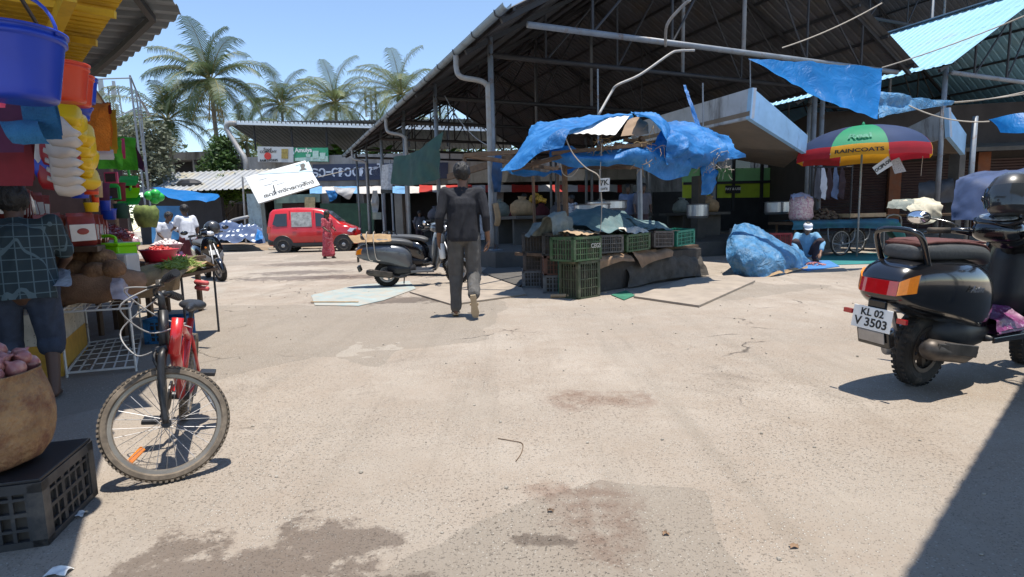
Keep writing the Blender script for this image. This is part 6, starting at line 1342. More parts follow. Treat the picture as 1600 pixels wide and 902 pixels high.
# canopy posts
posts = [((.42, .62), 2.15, m_wood, .045, 'brown wooden post with the small white sign at the front of the stall'), ((3.1, 1.2), 2.4, m_steel_paint, .05, 'grey steel post under the crumpled right end of the blue canopy'), ((-.35, 2.0), 2.1, m_wood, .035, 'rear left wooden post of the blue tarp stall'), ((2.8, 3.0), 2.2, m_wood, .035, 'rear right wooden post of the blue tarp stall'), ((1.7, 2.6), 2.2, m_wood, .03, 'thin middle wooden post at the back of the blue tarp stall')]
T = thing('stall_canopy', 'ragged blue tarpaulin canopy on rough wooden posts above the crates', 'canopy', Cn + dR * 1.5 + nR * 1.2)
for (al, de), z, mt, r, lab in posts:
    b = MB(); p = Q(al, de, 0); b.tube([p, p + V(.01, .02, z * .5), p + V(-.01, .03, z)], [r, r * .95, r * .9], 8); b.build('post', mt, T, world=True)
# canopy surfaces: pixel + distance control points
def TP(*rows): return [[A(*q) for q in r] for r in rows]
D0 = 7.6
b = MB(); b.sheet(TP([(783, 268, 8.0), (800, 268, 7.9), (822, 262, 7.8), (850, 240, 7.7), (880, 232, 7.6)],
                     [(800, 250, 8.2), (815, 245, 8.1), (835, 225, 8.0), (865, 210, 7.8), (895, 206, 7.7)],
                     [(822, 222, 8.8), (838, 212, 8.7), (862, 200, 8.6), (895, 195, 8.5), (940, 190, 8.4)],
                     [(832, 200, 9.8), (850, 195, 9.8), (890, 188, 9.7), (940, 183, 9.6), (985, 181, 9.5)],
                     [(850, 205, 11), (870, 200, 11), (905, 193, 11), (950, 188, 11), (990, 186, 11)]), 50, 50, .07, 2.2, 3, fine=.25)
b.build('tarp_left', m_tarp, T, world=True, smooth=True)
b = MB(); b.sheet(TP([(990, 183, 7.9), (1015, 186, 7.9), (1032, 205, 7.9), (1040, 232, 8.0), (1044, 258, 8.1)],
                     [(1000, 180, 8.6), (1025, 182, 8.6), (1042, 198, 8.6), (1052, 225, 8.6), (1056, 250, 8.6)],
                     [(985, 180, 9.6), (1015, 182, 9.6), (1035, 195, 9.6), (1050, 215, 9.6), (1056, 240, 9.6)]), 36, 36, .06, 2.4, 6, fine=.3)
b.build('tarp_middle', m_tarp, T, world=True, smooth=True)
b = MB(); b.sheet(TP([(1030, 262, 8.3), (1060, 258, 8.4), (1085, 262, 8.6), (1112, 252, 8.8), (1165, 246, 9.2)],
                     [(1022, 232, 8.2), (1055, 228, 8.2), (1085, 232, 8.4), (1115, 232, 8.7), (1150, 236, 9.1)],
                     [(1030, 212, 8.5), (1060, 210, 8.6), (1088, 214, 8.8), (1112, 218, 9), (1145, 226, 9.2)],
                     [(1042, 196, 9.2), (1065, 196, 9.3), (1092, 202, 9.4), (1110, 208, 9.5), (1140, 224, 9.4)],
                     [(1040, 215, 10), (1070, 215, 10), (1095, 220, 10), (1110, 225, 10), (1135, 235, 9.8)]), 56, 56, .10, 3.2, 11, fine=.3)
b.build('tarp_right', m_tarp, T, world=True, smooth=True)
b = MB(); b.sheet(TP([(862, 252, 8.0), (910, 262, 7.9), (960, 258, 7.9), (1000, 262, 8.0), (1040, 282, 8.2), (1075, 275, 8.5)],
                     [(860, 238, 8.0), (910, 244, 7.8), (955, 248, 7.8), (1000, 240, 7.9), (1042, 250, 8.1), (1078, 255, 8.4)],
                     [(868, 225, 8.1), (910, 236, 8.1), (950, 238, 8.1), (990, 226, 8.1), (1040, 225, 8.3), (1085, 235, 8.6)]), 60, 22, .06, 2.8, 14, fine=.3)
b.build('tarp_valance', m_tarp, T, world=True, smooth=True)
b = MB(); b.sheet(TP([(783, 268, 8.05), (803, 262, 8.3), (825, 262, 8.7)], [(790, 262, 8.1), (806, 272, 8.4), (830, 270, 8.8)], [(860, 268, 8.6), (880, 272, 8.9), (905, 262, 9.3)]), 18, 18, .06, 3, 4); b.build('tarp_flap', m_tarp, T, world=True, smooth=True)
b = MB(); b.sheet(TP([(1095, 305, 8.9), (1110, 300, 8.9), (1122, 268, 9.0)], [(1096, 280, 8.85), (1108, 276, 8.85), (1120, 262, 9.0)], [(1092, 255, 8.9), (1106, 252, 8.9), (1122, 252, 9.0)]), 12, 18, .06, 4, 8); b.build('tarp_tail', m_tarp, T, world=True, smooth=True)
# white corrugated sheet on top and its rotten edge
m_ws = M('white_metal_sheet', (.70, .68, .64), .5, .05, .08, 2, dirt=(.45, .40, .33), dscale=3)
a0 = A(880, 211, 7.75); a1 = A(962, 214, 7.7); a2 = A(984, 184, 8.5); a3 = A(905, 196, 8.6)
b = MB(); nU = 40; vs = []
for j in range(3):
    for i in range(nU + 1):
        u = i / nU; v = j / 2; p = (a0.lerp(a1, u)).lerp(a3.lerp(a2, u), v); p.z += .006 * math.sin(u * 7 * 2 * PI) + .03 + .05 * mnoise.noise(V(u * 2, v, 1)); 
        if j == 0: p += V(0, .05 * mnoise.noise(V(u * 6, 0, 0)), 0)
        vs.append(p)
b.add(vs, [(j * (nU + 1) + i, j * (nU + 1) + i + 1, (j + 1) * (nU + 1) + i + 1, (j + 1) * (nU + 1) + i) for j in range(2) for i in range(nU)]); b.build('metal_sheet', m_ws, T, world=True)
b = MB(); b.sheet(TP([(970, 214, 7.9), (985, 213, 7.9), (1013, 212, 8.0)], [(976, 198, 8.1), (992, 196, 8.1), (1012, 200, 8.2)], [(984, 186, 8.4), (996, 186, 8.4), (1008, 190, 8.4)]), 14, 14, .03, 5, 3); b.build('asbestos_scrap', M('brown_sheet', (.25, .17, .11), .9, 0, .2, 4), T, world=True, smooth=True)
# frame laths
for (p, q) in (((800, 266, 8.2), (880, 244, 7.9)), ((862, 240, 7.9), (1010, 226, 7.9)), ((880, 262, 9.8), (1040, 262, 9.8)), ((1000, 215, 8.0), (1040, 265, 8.3)), ((935, 232, 7.9), (940, 220, 10.5)), ((850, 230, 8.2), (862, 212, 10.8)), ((1035, 232, 8.2), (1030, 215, 10.5)), ((960, 225, 8.0), (1012, 236, 8.0)), ((975, 218, 8.0), (1016, 226, 8.1))):
    b = MB(); b.beam(A(*p), A(*q), .05, .05); b.build('lath', m_wood, T, world=True)
for (al, de, al2, de2) in ((.42, .62, 3.1, 1.2), (-.35, 2.0, 2.8, 3.0), (-.35, 2.0, .42, .62), (2.8, 3.0, 3.1, 1.2)):
    b = MB(); b.beam(Q(al, de, 2.12), Q(al2, de2, 2.12), .06, .06); b.build('lath', m_wood, T, world=True)
# straw tufts and rope tangles
rd = random.Random(9)
def tangle(label, px, py, Y, r, n, mat, nm='straw_tuft', cat='straw'):
    b = MB(); c = A(px, py, Y)
    for k in range(n):
        p = c + V(rd.gauss(0, r), rd.gauss(0, r * .6), rd.gauss(0, r)); pts = [p]; d = V(rd.gauss(0, 1), rd.gauss(0, 1), rd.gauss(0, 1)).normalized()
        for j in range(4): pts.append(pts[-1] + d * r * .45); d = (d + V(rd.gauss(0, .5), rd.gauss(0, .5), rd.gauss(0, .5) - .25)).normalized()
        b.tube(pts, .004, 4, cap=False)
    b.build(nm, mat, world=True, label=label, cat=cat)
m_straw = M('straw', (.30, .21, .11), .9)
tangle('dry straw tuft hanging at the top of the brown wooden post', 942, 228, 7.9, .07, 40, m_straw); tangle('larger brown straw tuft hanging inside the torn middle of the canopy', 1006, 232, 8.0, .10, 70, m_straw)
tangle('tangle of pale rope ends at the crumpled right end of the canopy', 1112, 246, 8.75, .10, 50, m_rope, 'rope_tangle', 'rope'); tangle('small knot of pale twine dangling right of the canopy end', 1133, 262, 8.9, .06, 16, m_rope, 'rope_tangle', 'rope')
def rope(label, pts, r=.008, mat=None, cat='rope'): b = MB(); b.tube(spline(pts, 6), r, 5); return b.build('rope', mat or m_rope, world=True, label=label, cat=cat)
rope('pale rope looping from the white sheet down across the stall front', [A(883, 214, 7.7), A(895, 240, 7.7), A(915, 262, 7.7), A(935, 275, 7.7), A(939, 300, 7.8), A(941, 325, 7.8)])
rope('thin cord hanging down the brown post', [A(940, 225, 7.8), A(938, 275, 7.78), A(940, 330, 7.8), A(938, 362, 7.8)], .005)
rope('cord sagging under the left part of the canopy', [A(876, 256, 7.9), A(880, 272, 7.9), A(893, 276, 7.9), A(905, 262, 7.9)], .006)
b = MB(); b.prism([A(936, 279, 7.75), A(953, 278, 7.75), A(952, 299, 7.75), A(936, 300, 7.75)], (0, .006, 0)); T = b.build('price_sign', m_sign_white, world=True, label='small white handwritten sign on the brown wooden post', cat='sign')
text_mb('7K', .10, bold=.003, depth=.001, mat=plane_mat(A(944, 286, 7.745), (1, 0, .1), (0, 0, 1))).build('lettering', m_letter, T, world=True, recalc=False)
text_mb('ധവ', .05, bold=.001, depth=.001, mat=plane_mat(A(944, 295, 7.745), (1, 0, .1), (0, 0, 1))).build('lettering', m_letter, T, world=True, recalc=False)
cloth('tarp_strip', 'twisted blue strip of tarpaulin rising from the canopy end to the roof', 'tarpaulin', m_tarp, TP([(1068, 132, 9.6), (1072, 132, 9.6)], [(1076, 160, 9.4), (1081, 158, 9.4)], [(1090, 205, 9.2), (1097, 203, 9.2)]), (4, 20), .03, 8, 3)

# ground sheets (cardboard / plywood / tarpaulin)
def slab(label, px, mat, th=.02, nm='ground_sheet', cat='sheet'):
    b = MB(); b.prism([G(*q) + V(0, 0, .004) for q in px], (0, 0, th)); return b.build(nm, mat, world=True, label=label, cat=cat)
m_ply = M('dusty_board', (.31, .26, .21), .9, 0, .15, 3, dirt=(.22, .19, .16), dscale=2)
slab('wide dusty board lying on the ground before the stall counter', [(990, 466), (1092, 481), (1180, 441), (1150, 432), (1070, 438)], m_ply, .025)
slab('dusty board on the ground left of the crate stack', [(640, 458), (706, 478), (822, 462), (815, 452), (760, 432), (700, 438)], m_ply, .02)
slab('faded blue green plastic sheet flat on the ground before the parked scooters', [(486, 462), (492, 478), (560, 479), (600, 470), (650, 452), (640, 440), (560, 446)], M('faded_blue_sheet', (.27, .34, .34), .8, 0, .2, 3, dirt=(.36, .33, .28), dscale=4, dlo=.4, dhi=.6), .006)
slab('dark board by the foot of the plinth behind the walking man', [(752, 428), (812, 450), (822, 440), (812, 415), (770, 412)], m_conc, .03)
slab('teal cloth lying on the ground under the hand cart', [(1280, 402), (1288, 415), (1358, 413), (1400, 404), (1390, 396), (1310, 396)], M('teal_ground_cloth', (.015, .16, .16), .8, 0, .2, 4), .008)
slab('scrap of green plastic on the ground at the foot of the crate stack', [(955, 462), (975, 470), (992, 463), (978, 455)], M('green_scrap', (.03, .16, .10), .6), .01, 'plastic_scrap', 'litter')
b = MB(); c = G(875, 466); b.tube([c + V(-.13, .02, .03), c + V(.13, -.02, .035)], .028, 8); b.build('wood_scrap', m_wood_l, world=True, label='short pale wood offcut lying before the crate stack', cat='wood')
b = MB(); c = G(632, 470); b.tube([G(486, 474) + V(0, 0, .02), G(560, 474) + V(0, 0, .02)], .01, 6); b.build('stick', m_wood_l, world=True, label='thin stick along the near edge of the faded blue sheet', cat='stick')

# ================================================================== blue covered heap and vendor goods
b = MB(); b.sheet(TP([(1150, 430, 10.2), (1180, 433, 9.9), (1205, 434, 9.9), (1232, 425, 10.5), (1262, 410, 12.2)],
                     [(1135, 400, 10.2), (1165, 395, 10.0), (1200, 402, 10.0), (1232, 405, 10.5), (1255, 402, 12.0)],
                     [(1140, 370, 10.8), (1165, 366, 10.7), (1200, 380, 10.7), (1228, 392, 11.0), (1250, 396, 12.0)],
                     [(1150, 355, 11.5), (1168, 354, 11.5), (1195, 366, 11.5), (1222, 384, 11.5), (1246, 394, 12.2)],
                     [(1150, 395, 12.6), (1175, 395, 12.6), (1200, 398, 12.6), (1222, 400, 12.5), (1245, 402, 12.8)]), 70, 60, .09, 2.0, 21, fine=.3)
b.build('tarp_covered_heap', m_tarp_l, world=True, smooth=True, label='heap of goods covered with a pale blue crumpled tarpaulin beside the squatting vendor', cat='heap')
b = MB(); c = G(1185, 430); b.lathe([(.18, 0), (.26, .03), (.28, .09), (.24, .13), (.0, .14)], 18, Matrix.Translation(c)); b.build('clay_pot', M('terracotta', (.28, .16, .09), .8, 0, .2, 6), world=True, smooth=True, label='low brown basket bottom showing under the pale blue tarpaulin', cat='basket')
slab('blue printed cloth with shallots spread before the squatting vendor', [(1240, 420), (1262, 424), (1312, 417), (1296, 408), (1262, 408)], M('blue_print_cloth', (.05, .18, .42), .8, 0, .3, 12), .01)
def pile(name, label, cat, c, r, h, n, s, mat, seed, squash=.8, group=None, elong=1.0):
    rd = random.Random(seed); b = MB()
    for k in range(n):
        a = rd.uniform(0, 6.28); q = math.sqrt(rd.random()); z = h * (1 - q ** 1.6) * rd.uniform(.75, 1); m3 = Matrix.Rotation(rd.uniform(0, 6), 3, 'Z') @ Matrix.Rotation(rd.uniform(-.7, .7), 3, 'Y')
        b.ball(Vector(c) + V(r * q * math.cos(a), r * q * math.sin(a), z + s * .6), (s * elong * rd.uniform(.8, 1.2), s * rd.uniform(.8, 1.1), s * squash), 8, 6, m3)
    o = b.build(name, mat, world=True, smooth=True, label=label, cat=cat, kind='stuff' if n > 60 else None); return o
m_onion = M('onion_skin', (.33, .10, .10), .45, 0, .35, 14, dirt=(.45, .25, .2), dscale=10, coat=.2)
pile('shallots', 'pinkish shallots spread on the blue cloth', 'shallots', G(1272, 415), .22, .05, 55, .022, m_onion, 3)
cloth('straw_mat', 'tattered straw sack edge on the ground beside the blue heap', 'sack', m_sack, TP([(1188, 433, 9.8), (1215, 430, 9.9), (1262, 420, 11)], [(1190, 428, 10), (1218, 424, 10.1), (1262, 416, 11.2)]), (20, 6), .04, 4, 3)

# ================================================================== hand cart with garlic bag, umbrella
Yc = 14.6
T = thing('hand_cart', 'two wheeled wooden hand cart draped with blue and teal cloth under the umbrella', 'cart', V(A(1320, 350, Yc).x, Yc, 0))
z0 = A(1290, 345, Yc).z; xl = A(1222, 345, Yc).x; xr = A(1372, 345, Yc).x
b = MB(); b.prism([V(xl, Yc - .5, .82), V(xr, Yc - .7, .82), V(xr, Yc + .7, .82), V(xl, Yc + .8, .82)], (0, 0, .07)); b.build('bed', m_wood, T, world=True)
b = MB(); b.sheet([[V(xl, Yc - .52, .70), V((xl + xr) / 2, Yc - .62, .72), V(xr - .1, Yc - .74, .66)], [V(xl, Yc - .5, .905), V((xl + xr) / 2, Yc - .6, .905), V(xr, Yc - .7, .905)], [V(xl, Yc + .6, .91), V((xl + xr) / 2, Yc + .6, .91), V(xr, Yc + .6, .91)]], 30, 16, .02, 3, 4); b.build('cloth_cover', M('teal_blue_cloth', (.02, .10, .17), .8, 0, .3, 3, dirt=(.02, .16, .14), dscale=1.2), T, world=True, smooth=True)
b = MB(); b.sheet([[V(xr - .3, Yc - .74, .86), V(xr + .02, Yc - .72, .88), V(xr + .1, Yc + .2, .9)], [V(xr - .1, Yc - .78, .55), V(xr + .2, Yc - .74, .5), V(xr + .35, Yc + .2, .6)], [V(xr + .05, Yc - .8, .30), V(xr + .3, Yc - .76, .28), V(xr + .5, Yc + .2, .4)]], 14, 16, .05, 3, 7); b.build('cloth_flap', M('dark_teal_cloth', (.015, .11, .10), .8, 0, .3, 3), T, world=True, smooth=True)
for px, dy in ((1314, -.45), (1338, .45)):
    W = bpy.data.objects.new('wheel', None); COL.objects.link(W); W.parent = T; W.location = V(A(px, 380, Yc + dy).x, Yc + dy, .34) - T.location; W.empty_display_size = .1; W.rotation_euler = (0, 0, R(18))
    m = Matrix.Rotation(PI / 2, 4, 'X'); b = MB(); b.tube([V(math.cos(2 * PI * k / 32) * .32, 0, math.sin(2 * PI * k / 32) * .32) for k in range(32)], .024, 6, closed=True); b.build('tyre', m_rubber, W)
    b = MB(); b.tube([V(math.cos(2 * PI * k / 32) * .285, 0, math.sin(2 * PI * k / 32) * .285) for k in range(32)], .012, 6, closed=True); b.cyl((0, -.05, 0), (0, .05, 0), .025); b.build('rim', m_alu, W)
    b = MB(); 
    for k in range(20): a = 2 * PI * k / 20; b.tube([V(0, 0, 0), V(math.cos(a) * .285, 0, math.sin(a) * .285)], .003, 4)
    b.build('spokes', m_alu, W)
    b = MB(); q = W.location + T.location; b.tube(spline([V(q.x - .35, q.y, .80), V(q.x - .3, q.y, .4), V(q.x, q.y, .3), V(q.x + .3, q.y, .4), V(q.x + .34, q.y, .8)], 4), .018, 6); b.build('axle_bracket', m_steel_paint, T, world=True)
for x, y in ((xl + .15, Yc - .4), (xl + .15, Yc + .6)): b = MB(); b.tube([V(x, y, 0), V(x, y, .82)], .03, 6); b.build('leg', m_wood, T, world=True)
gq = V(A(1247, 330, Yc).x, Yc - .15, .92)
b = MB(); b.lathe([(.0, 0), (.24, .01), (.29, .10), (.275, .3), (.285, .45), (.25, .56), (.17, .61), (0, .60)], 26, Matrix.Translation(gq)); b.jitter(.02, 9, 4)
b.build('garlic_bag', M('garlic_in_net', (.45, .22, .28), .5, 0, .5, 26, .8, 28, dirt=(.62, .50, .48), dscale=22, dlo=.45, dhi=.55, coat=.4), world=True, smooth=True, label='bulging clear bag of pinkish garlic bulbs on the left end of the hand cart', cat='bag')
b = MB(); b.sheet([[gq + V(-.28, -.1, .52), gq + V(0, -.24, .54), gq + V(.26, -.1, .52)], [gq + V(-.22, .1, .66), gq + V(0, 0, .70), gq + V(.22, .1, .66)], [gq + V(-.2, .2, .5), gq + V(0, .25, .55), gq + V(.2, .2, .5)]], 14, 12, .05, 7, 4); b.build('plastic_wrap', M('lilac_plastic', (.30, .34, .55), .4, 0, .3, 8), world=True, smooth=True, label='lilac plastic gathered over the mouth of the garlic bag', cat='bag')
gy = V(A(1288, 340, Yc).x, Yc + .1, .92)
pile('ginger_heap', 'dark heap of ginger roots beside the garlic bag on the cart', 'vegetables', gy, .45, .28, 90, .045, M('ginger', (.10, .07, .05), .9, 0, .4, 12), 8, elong=1.6)
b = MB(); q0 = A(1310, 333, Yc - .3); b.box((A(1336, 325, Yc).x, Yc - .2, 1.02), (1.0, .6, .10), rz=R(8)); b.build('wooden_tray', m_wood_l, world=True, bevel=.01, label='shallow pale wooden tray on the right end of the hand cart', cat='tray')
# umbrella
Yu = 13.7; top = A(1349, 197, Yu); rim_z = A(1300, 246, Yu).z; Ru = (A(1450, 230, Yu) - A(1250, 230, Yu)).length / 2 * .94
T = thing('market_umbrella', 'big market umbrella with green, navy and red panels lettered RAINCOATS', 'umbrella', V(top.x, Yu, 0))
m_um = {k: M('umbrella_' + k, c, .6, 0, .1, 3, transl=.45) for k, c in dict(green=(.02, .34, .17), navy=(.04, .07, .17), red=(.45, .02, .035), yellow=(.75, .36, .02), pink=(.75, .10, .12)).items()}
cols = ['navy', 'green', 'navy', 'red', 'green', 'navy', 'red', 'green']; bords = ['red', 'yellow', 'red', 'yellow', 'red', 'yellow', 'red', 'yellow']
ax = V(.03, 0, 1).normalized(); hgt = top.z - rim_z
def dome(u, a, drop=0):                               # u 0 top..1 rim
    aa = a; r = Ru * math.sin(u * PI / 2 * .98) ; z = top.z - hgt * (1 - math.cos(u * PI / 2)) ** 1.0
    return V(top.x + r * math.cos(aa), Yu + r * math.sin(aa) , z - drop)
for k in range(8):
    a0_ = R(-192 + 45 * k); 
    for part, u0, u1, mt in (('panel', 0.02, .86, cols[k]), ('border', .86, 1.0, bords[k])):
        b = MB(); n = 8; vs = []; m_ = 8
        for i in range(m_ + 1):
            u = u0 + (u1 - u0) * i / m_
            for j in range(n + 1):
                f = j / n; a = a0_ + R(45) * f; p = dome(u, a); c = p - V(top.x, Yu, p.z); chord = math.cos(R(22.5)) / math.cos(a - a0_ - R(22.5)); mixk = .75
                p = V(top.x, Yu, p.z) + c * (1 - mixk + mixk * chord); p.z -= .05 * u * math.sin(PI * f) * -.6; vs.append(p)
        if part == 'border':
            for j in range(n + 1): vs.append(vs[m_ * (n + 1) + j] + V(0, 0, -.10))
            m2 = m_ + 1
        else: m2 = m_
        b.add(vs, [(i * (n + 1) + j, i * (n + 1) + j + 1, (i + 1) * (n + 1) + j + 1, (i + 1) * (n + 1) + j) for i in range(m2) for j in range(n)]); b.build(part, m_um[mt], T, world=True, smooth=True)
    b = MB(); b.tube([dome(u, a0_) - V(0, 0, .02) for u in (.05, .3, .6, .85, 1)], .008, 5); b.tube([V(top.x, Yu, top.z - .5), dome(.6, a0_) - V(0, 0, .03)], .006, 5); b.build('rib', m_alu, T, world=True)
b = MB(); ft = V(A(1332, 375, Yu + .3).x, Yu + .1, 0.0); b.tube([ft, top + V(0, 0, .05)], .022, 8); b.build('pole', m_pvc, T, world=True, smooth=True)
b = MB(); b.lathe([(.05, -.03), (.04, .03), (.015, .09), (0, .1)], 10, Matrix.Translation(top)); b.build('finial', m_um['green'], T, world=True, smooth=True)
def curved_text(txt, size, u, amid, mat, bold, nm, lift=.02):
    t = text_mb(txt, size, bold=bold, depth=.001); out = []
    for p in t.v:
        r = Ru * math.sin(u * PI / 2 * .98) * .97; a = amid + p.x / r; q = dome(min(1, u - p.y / (Ru * 1.15)), a); c = q - V(top.x, Yu, q.z); q = q + V(c.x, c.y, 0).normalized() * lift + V(0, 0, lift * .6); k = 1 - .75 * (1 - math.cos(R(22.5)) / math.cos(max(-.39, min(.39, a - amid)))) if False else 1
        out.append(q)
    t.v = out; t.build(nm, mat, T, world=True, recalc=False)
curved_text('Real', .26, .66, R(-192 + 67.5), M('mint_letter', (.12, .42, .30), .6), .008, 'lettering', -.005)
curved_text('RAINCOATS', .17, .965, R(-192 + 67.5), m_letter, .005, 'lettering', -.02)
# notices hanging from the rim
for (pts, tx, lab) in (([(1363, 262), (1388, 244), (1395, 258), (1371, 273)], 'ഫലോdes', 'white notice with bold letters hanging tilted from the umbrella rim'),):
    o = [A(x, y, Yu - 1.1) for x, y in pts]; b = MB(); b.prism(o, (0, .006, 0)); Tn = b.build('notice', m_sign_white, world=True, label=lab, cat='notice')
    u3 = (o[1] - o[0]).normalized(); c = sum(o, V(0, 0, 0)) / 4 - V(0, .01, 0); text_mb('OCIPLOS', .10, bold=.004, depth=.001, mat=plane_mat(c, u3, V(-u3.z, 0, u3.x))).build('lettering', m_letter, Tn, world=True, recalc=False)
b = MB(); b.prism([A(x, y, Yu - .8) for x, y in ((1391, 252), (1405, 246), (1416, 268), (1398, 272))], (0, .006, 0)); b.build('notice', M('printed_grey', (.30, .31, .33), .8, 0, .6, 60), world=True, label='grey printed notice dangling just right of the white one under the umbrella', cat='notice')
rope('cord dangling from the right side of the umbrella', [A(1442, 244, 13.4), A(1440, 262, 13.4), A(1439, 275, 13.4)], .008)

# crates by the heap, vessels and goods inside
crate('red crate behind the squatting vendor, the right one of two', (A(1213, 372, 14.3).x, 14.3, 0), .62, .42, .62, m_c_red, R(8), group='crates behind the vendor'); crate('red crate behind the squatting vendor, the left one of two', (A(1190, 372, 14.6).x - .05, 14.7, 0), .5, .42, .62, m_c_red, R(3), group='crates behind the vendor')
crate('grey crate left of the red ones behind the pale blue heap', (A(1168, 350, 14.9).x, 15.1, 0), .6, .42, .75, m_c_grey, R(12), group='crates behind the vendor')
m_steelv = M('steel_vessel', (.42, .44, .47), .3, .8, .15, 4)
for k, (px, py, Y, r, h, lab) in enumerate(((925, 340, 13.2, .42, .62, 'large steel drum under the canopy left of centre'), (948, 322, 14.2, .50, .25, 'wide shallow steel basin behind the brown wooden post'), (1215, 325, 15.6, .34, .35, 'round steel vessel on the counter left of the garlic bag'), (1090, 330, 16, .3, .4, 'steel pot under the crumpled end of the canopy'))):
    q = A(px, py, Y); zb = q.z - h / 2; b = MB(); b.lathe([(r * .9, 0), (r, .06), (r, h - .03), (r * 1.06, h), (r * .98, h), (r * .9, h - .04), (0, h - .10)], 28, Matrix.Translation((q.x, q.y, max(PL + .02, zb)))); b.build('vessel', m_steelv, world=True, smooth=False, label=lab, cat='vessel')
# bananas / fruit heap deep in the shed, sacks and bundles on counters
pile('fruit_heap', 'heap of yellow and orange fruit deep in the shed left of the drum', 'fruit', A(838, 318, 17.0), .30, .25, 50, .06, M('mixed_fruit', (.45, .25, .03), .5, 0, .6, 3), 4)
rd = random.Random(11)
for k in range(14):
    s, t = ((2.6, 5.4), (2.6, 7.2), (2.6, 10), (2.6, 11.6), (6.9, 6.2), (6.9, 7.8), (6.9, 11), (6.9, 12.6), (10.3, 6.0), (10.3, 7.5), (2.6, 14.4), (6.9, 16), (4.6, 4.2), (8.9, 10.8))[k]
    p = SP(s + rd.uniform(-.1, .1), t, PL + .83 if s in (2.6, 6.9, 10.3) else PL); b = MB(); b.lathe([(0, 0), (.30, .02), (.36, .16), (.32, .34), (.20, .46), (.10, .50), (.14, .58), (0, .56)], 14, Matrix.Translation(p)); b.jitter(.05, 4, k)
    b.build('sack', [m_sack, m_gunny, m_dimgrey, m_maroon][k % 4], world=True, smooth=True, label=['tied sack', 'grey sack', 'dark sack', 'maroon sack'][k % 4] + ' on ' + ['the nearest left counter', 'the nearest left counter, rear end', 'the second left counter', 'the second left counter, rear end', 'the front middle counter', 'the front middle counter, rear end', 'the middle counter halfway back', 'the middle counter halfway back, rear end', 'the counter behind the canopy slab', 'the same canopy slab counter, rear end', 'the last left counter', 'the rearmost middle counter', 'the platform edge between counters', 'the platform before the far right counter'][k], cat='sack', group='sacks inside the big shed')
# dark goods tables right of the cart with cloths
T = thing('goods_table', 'dark table with folded cloths on a rail right of the hand cart', 'table', A(1430, 350, 15.4)); T.location.z = 0
tx0 = A(1375, 330, 15.4).x; tx1 = A(1560, 330, 15.4).x
b = MB(); b.prism([V(tx0, 15.2, .95), V(tx1, 15.0, .95), V(tx1, 16.4, .95), V(tx0, 16.5, .95)], (0, 0, .06)); b.build('top', m_wood, T, world=True)
for x in (tx0 + .1, (tx0 + tx1) / 2, tx1 - .1):
    for y in (15.3, 16.2): b = MB(); b.tube([V(x, y, 0), V(x, y, .95)], .03, 6); b.build('leg', m_steel_dark, T, world=True)
b = MB(); b.tube(spline([V(tx0 - .1, 15.0, 0), V(tx0 - .1, 15.0, .9), V(tx0 + .3, 15.0, .95), V(tx0 + .3, 15.0, .4)], 4), .02, 6); b.build('rail', m_pvc, T, world=True)
cloth('folded_cloth', 'cream and green folded cloths draped over the dark table behind the scooter mirror', 'cloth', M('cream_cloth', (.50, .46, .36), .9, 0, .25, 5, dirt=(.22, .26, .22), dscale=3), TP([(1425, 350, 14.7), (1450, 350, 14.7), (1470, 340, 14.7)], [(1420, 330, 14.75), (1445, 325, 14.75), (1472, 324, 14.75)], [(1400, 316, 15.2), (1440, 310, 15.2), (1468, 318, 15.2)]), (22, 20), .06, 4, 4)
cloth('folded_cloth', 'grey green cloth lying left of the cream cloths on the dark table', 'cloth', m_gunny, TP([(1385, 326, 14.8), (1410, 328, 14.8), (1430, 334, 14.8)], [(1388, 317, 15), (1412, 316, 15), (1428, 316, 15)], [(1395, 314, 15.6), (1412, 312, 15.6), (1430, 312, 15.6)]), (20, 14), .05, 4, 6)
cloth('hung_cloth', 'grey tarpaulin hung over goods before the shutters behind the scooter', 'cloth', M('dark_grey_sheet', (.07, .07, .075), .8, 0, .3, 3), TP([(1432, 318, 17), (1460, 318, 17), (1490, 316, 17)], [(1434, 295, 17), (1462, 293, 17), (1490, 285, 17)], [(1436, 285, 17.6), (1462, 284, 17.6), (1488, 280, 17.6)]), (20, 16), .08, 2, 6)
cloth('blue_cover', 'dark blue tarpaulin covering goods at the far right behind the helmet', 'tarpaulin', M('dark_blue_sheet', (.025, .05, .13), .7, 0, .3, 2), TP([(1488, 345, 14), (1530, 345, 13.5), (1600, 340, 13)], [(1490, 300, 14.3), (1530, 285, 13.9), (1600, 280, 13.4)], [(1500, 275, 15), (1535, 270, 15), (1600, 268, 14.6)]), (24, 20), .12, 1.5, 6)
T = thing('goods_rack', 'dark rack with hanging clothes behind the garlic bag', 'rack', A(1290, 320, 17.5)); T.location.z = 0
for px in (1268, 1330): x = A(px, 300, 17.5).x; b = MB(); b.tube([V(x, 17.5, 0), V(x, 17.5, 2.6)], .03, 6); b.build('post', m_steel_dark, T, world=True)
b = MB(); b.tube([V(A(1268, 300, 17.5).x, 17.5, 2.5), V(A(1330, 300, 17.5).x, 17.5, 2.5)], .025, 6); b.build('rail', m_steel_dark, T, world=True)
for k, (px, c) in enumerate(((1275, m_dimgrey), (1283, m_whiteshirt), (1292, m_darkcloth), (1302, m_dimblue), (1312, m_darkcloth))):
    x = A(px, 300, 17.5).x; b = MB(); b.sheet([[V(x - .1, 17.45, 1.6), V(x + .1, 17.45, 1.5)], [V(x - .09, 17.42, 2.0), V(x + .12, 17.42, 2.0)], [V(x - .04, 17.45, 2.48), V(x + .04, 17.45, 2.48)]], 8, 14, .05, 3, k); b.build('garment', c, T, world=True, smooth=True)

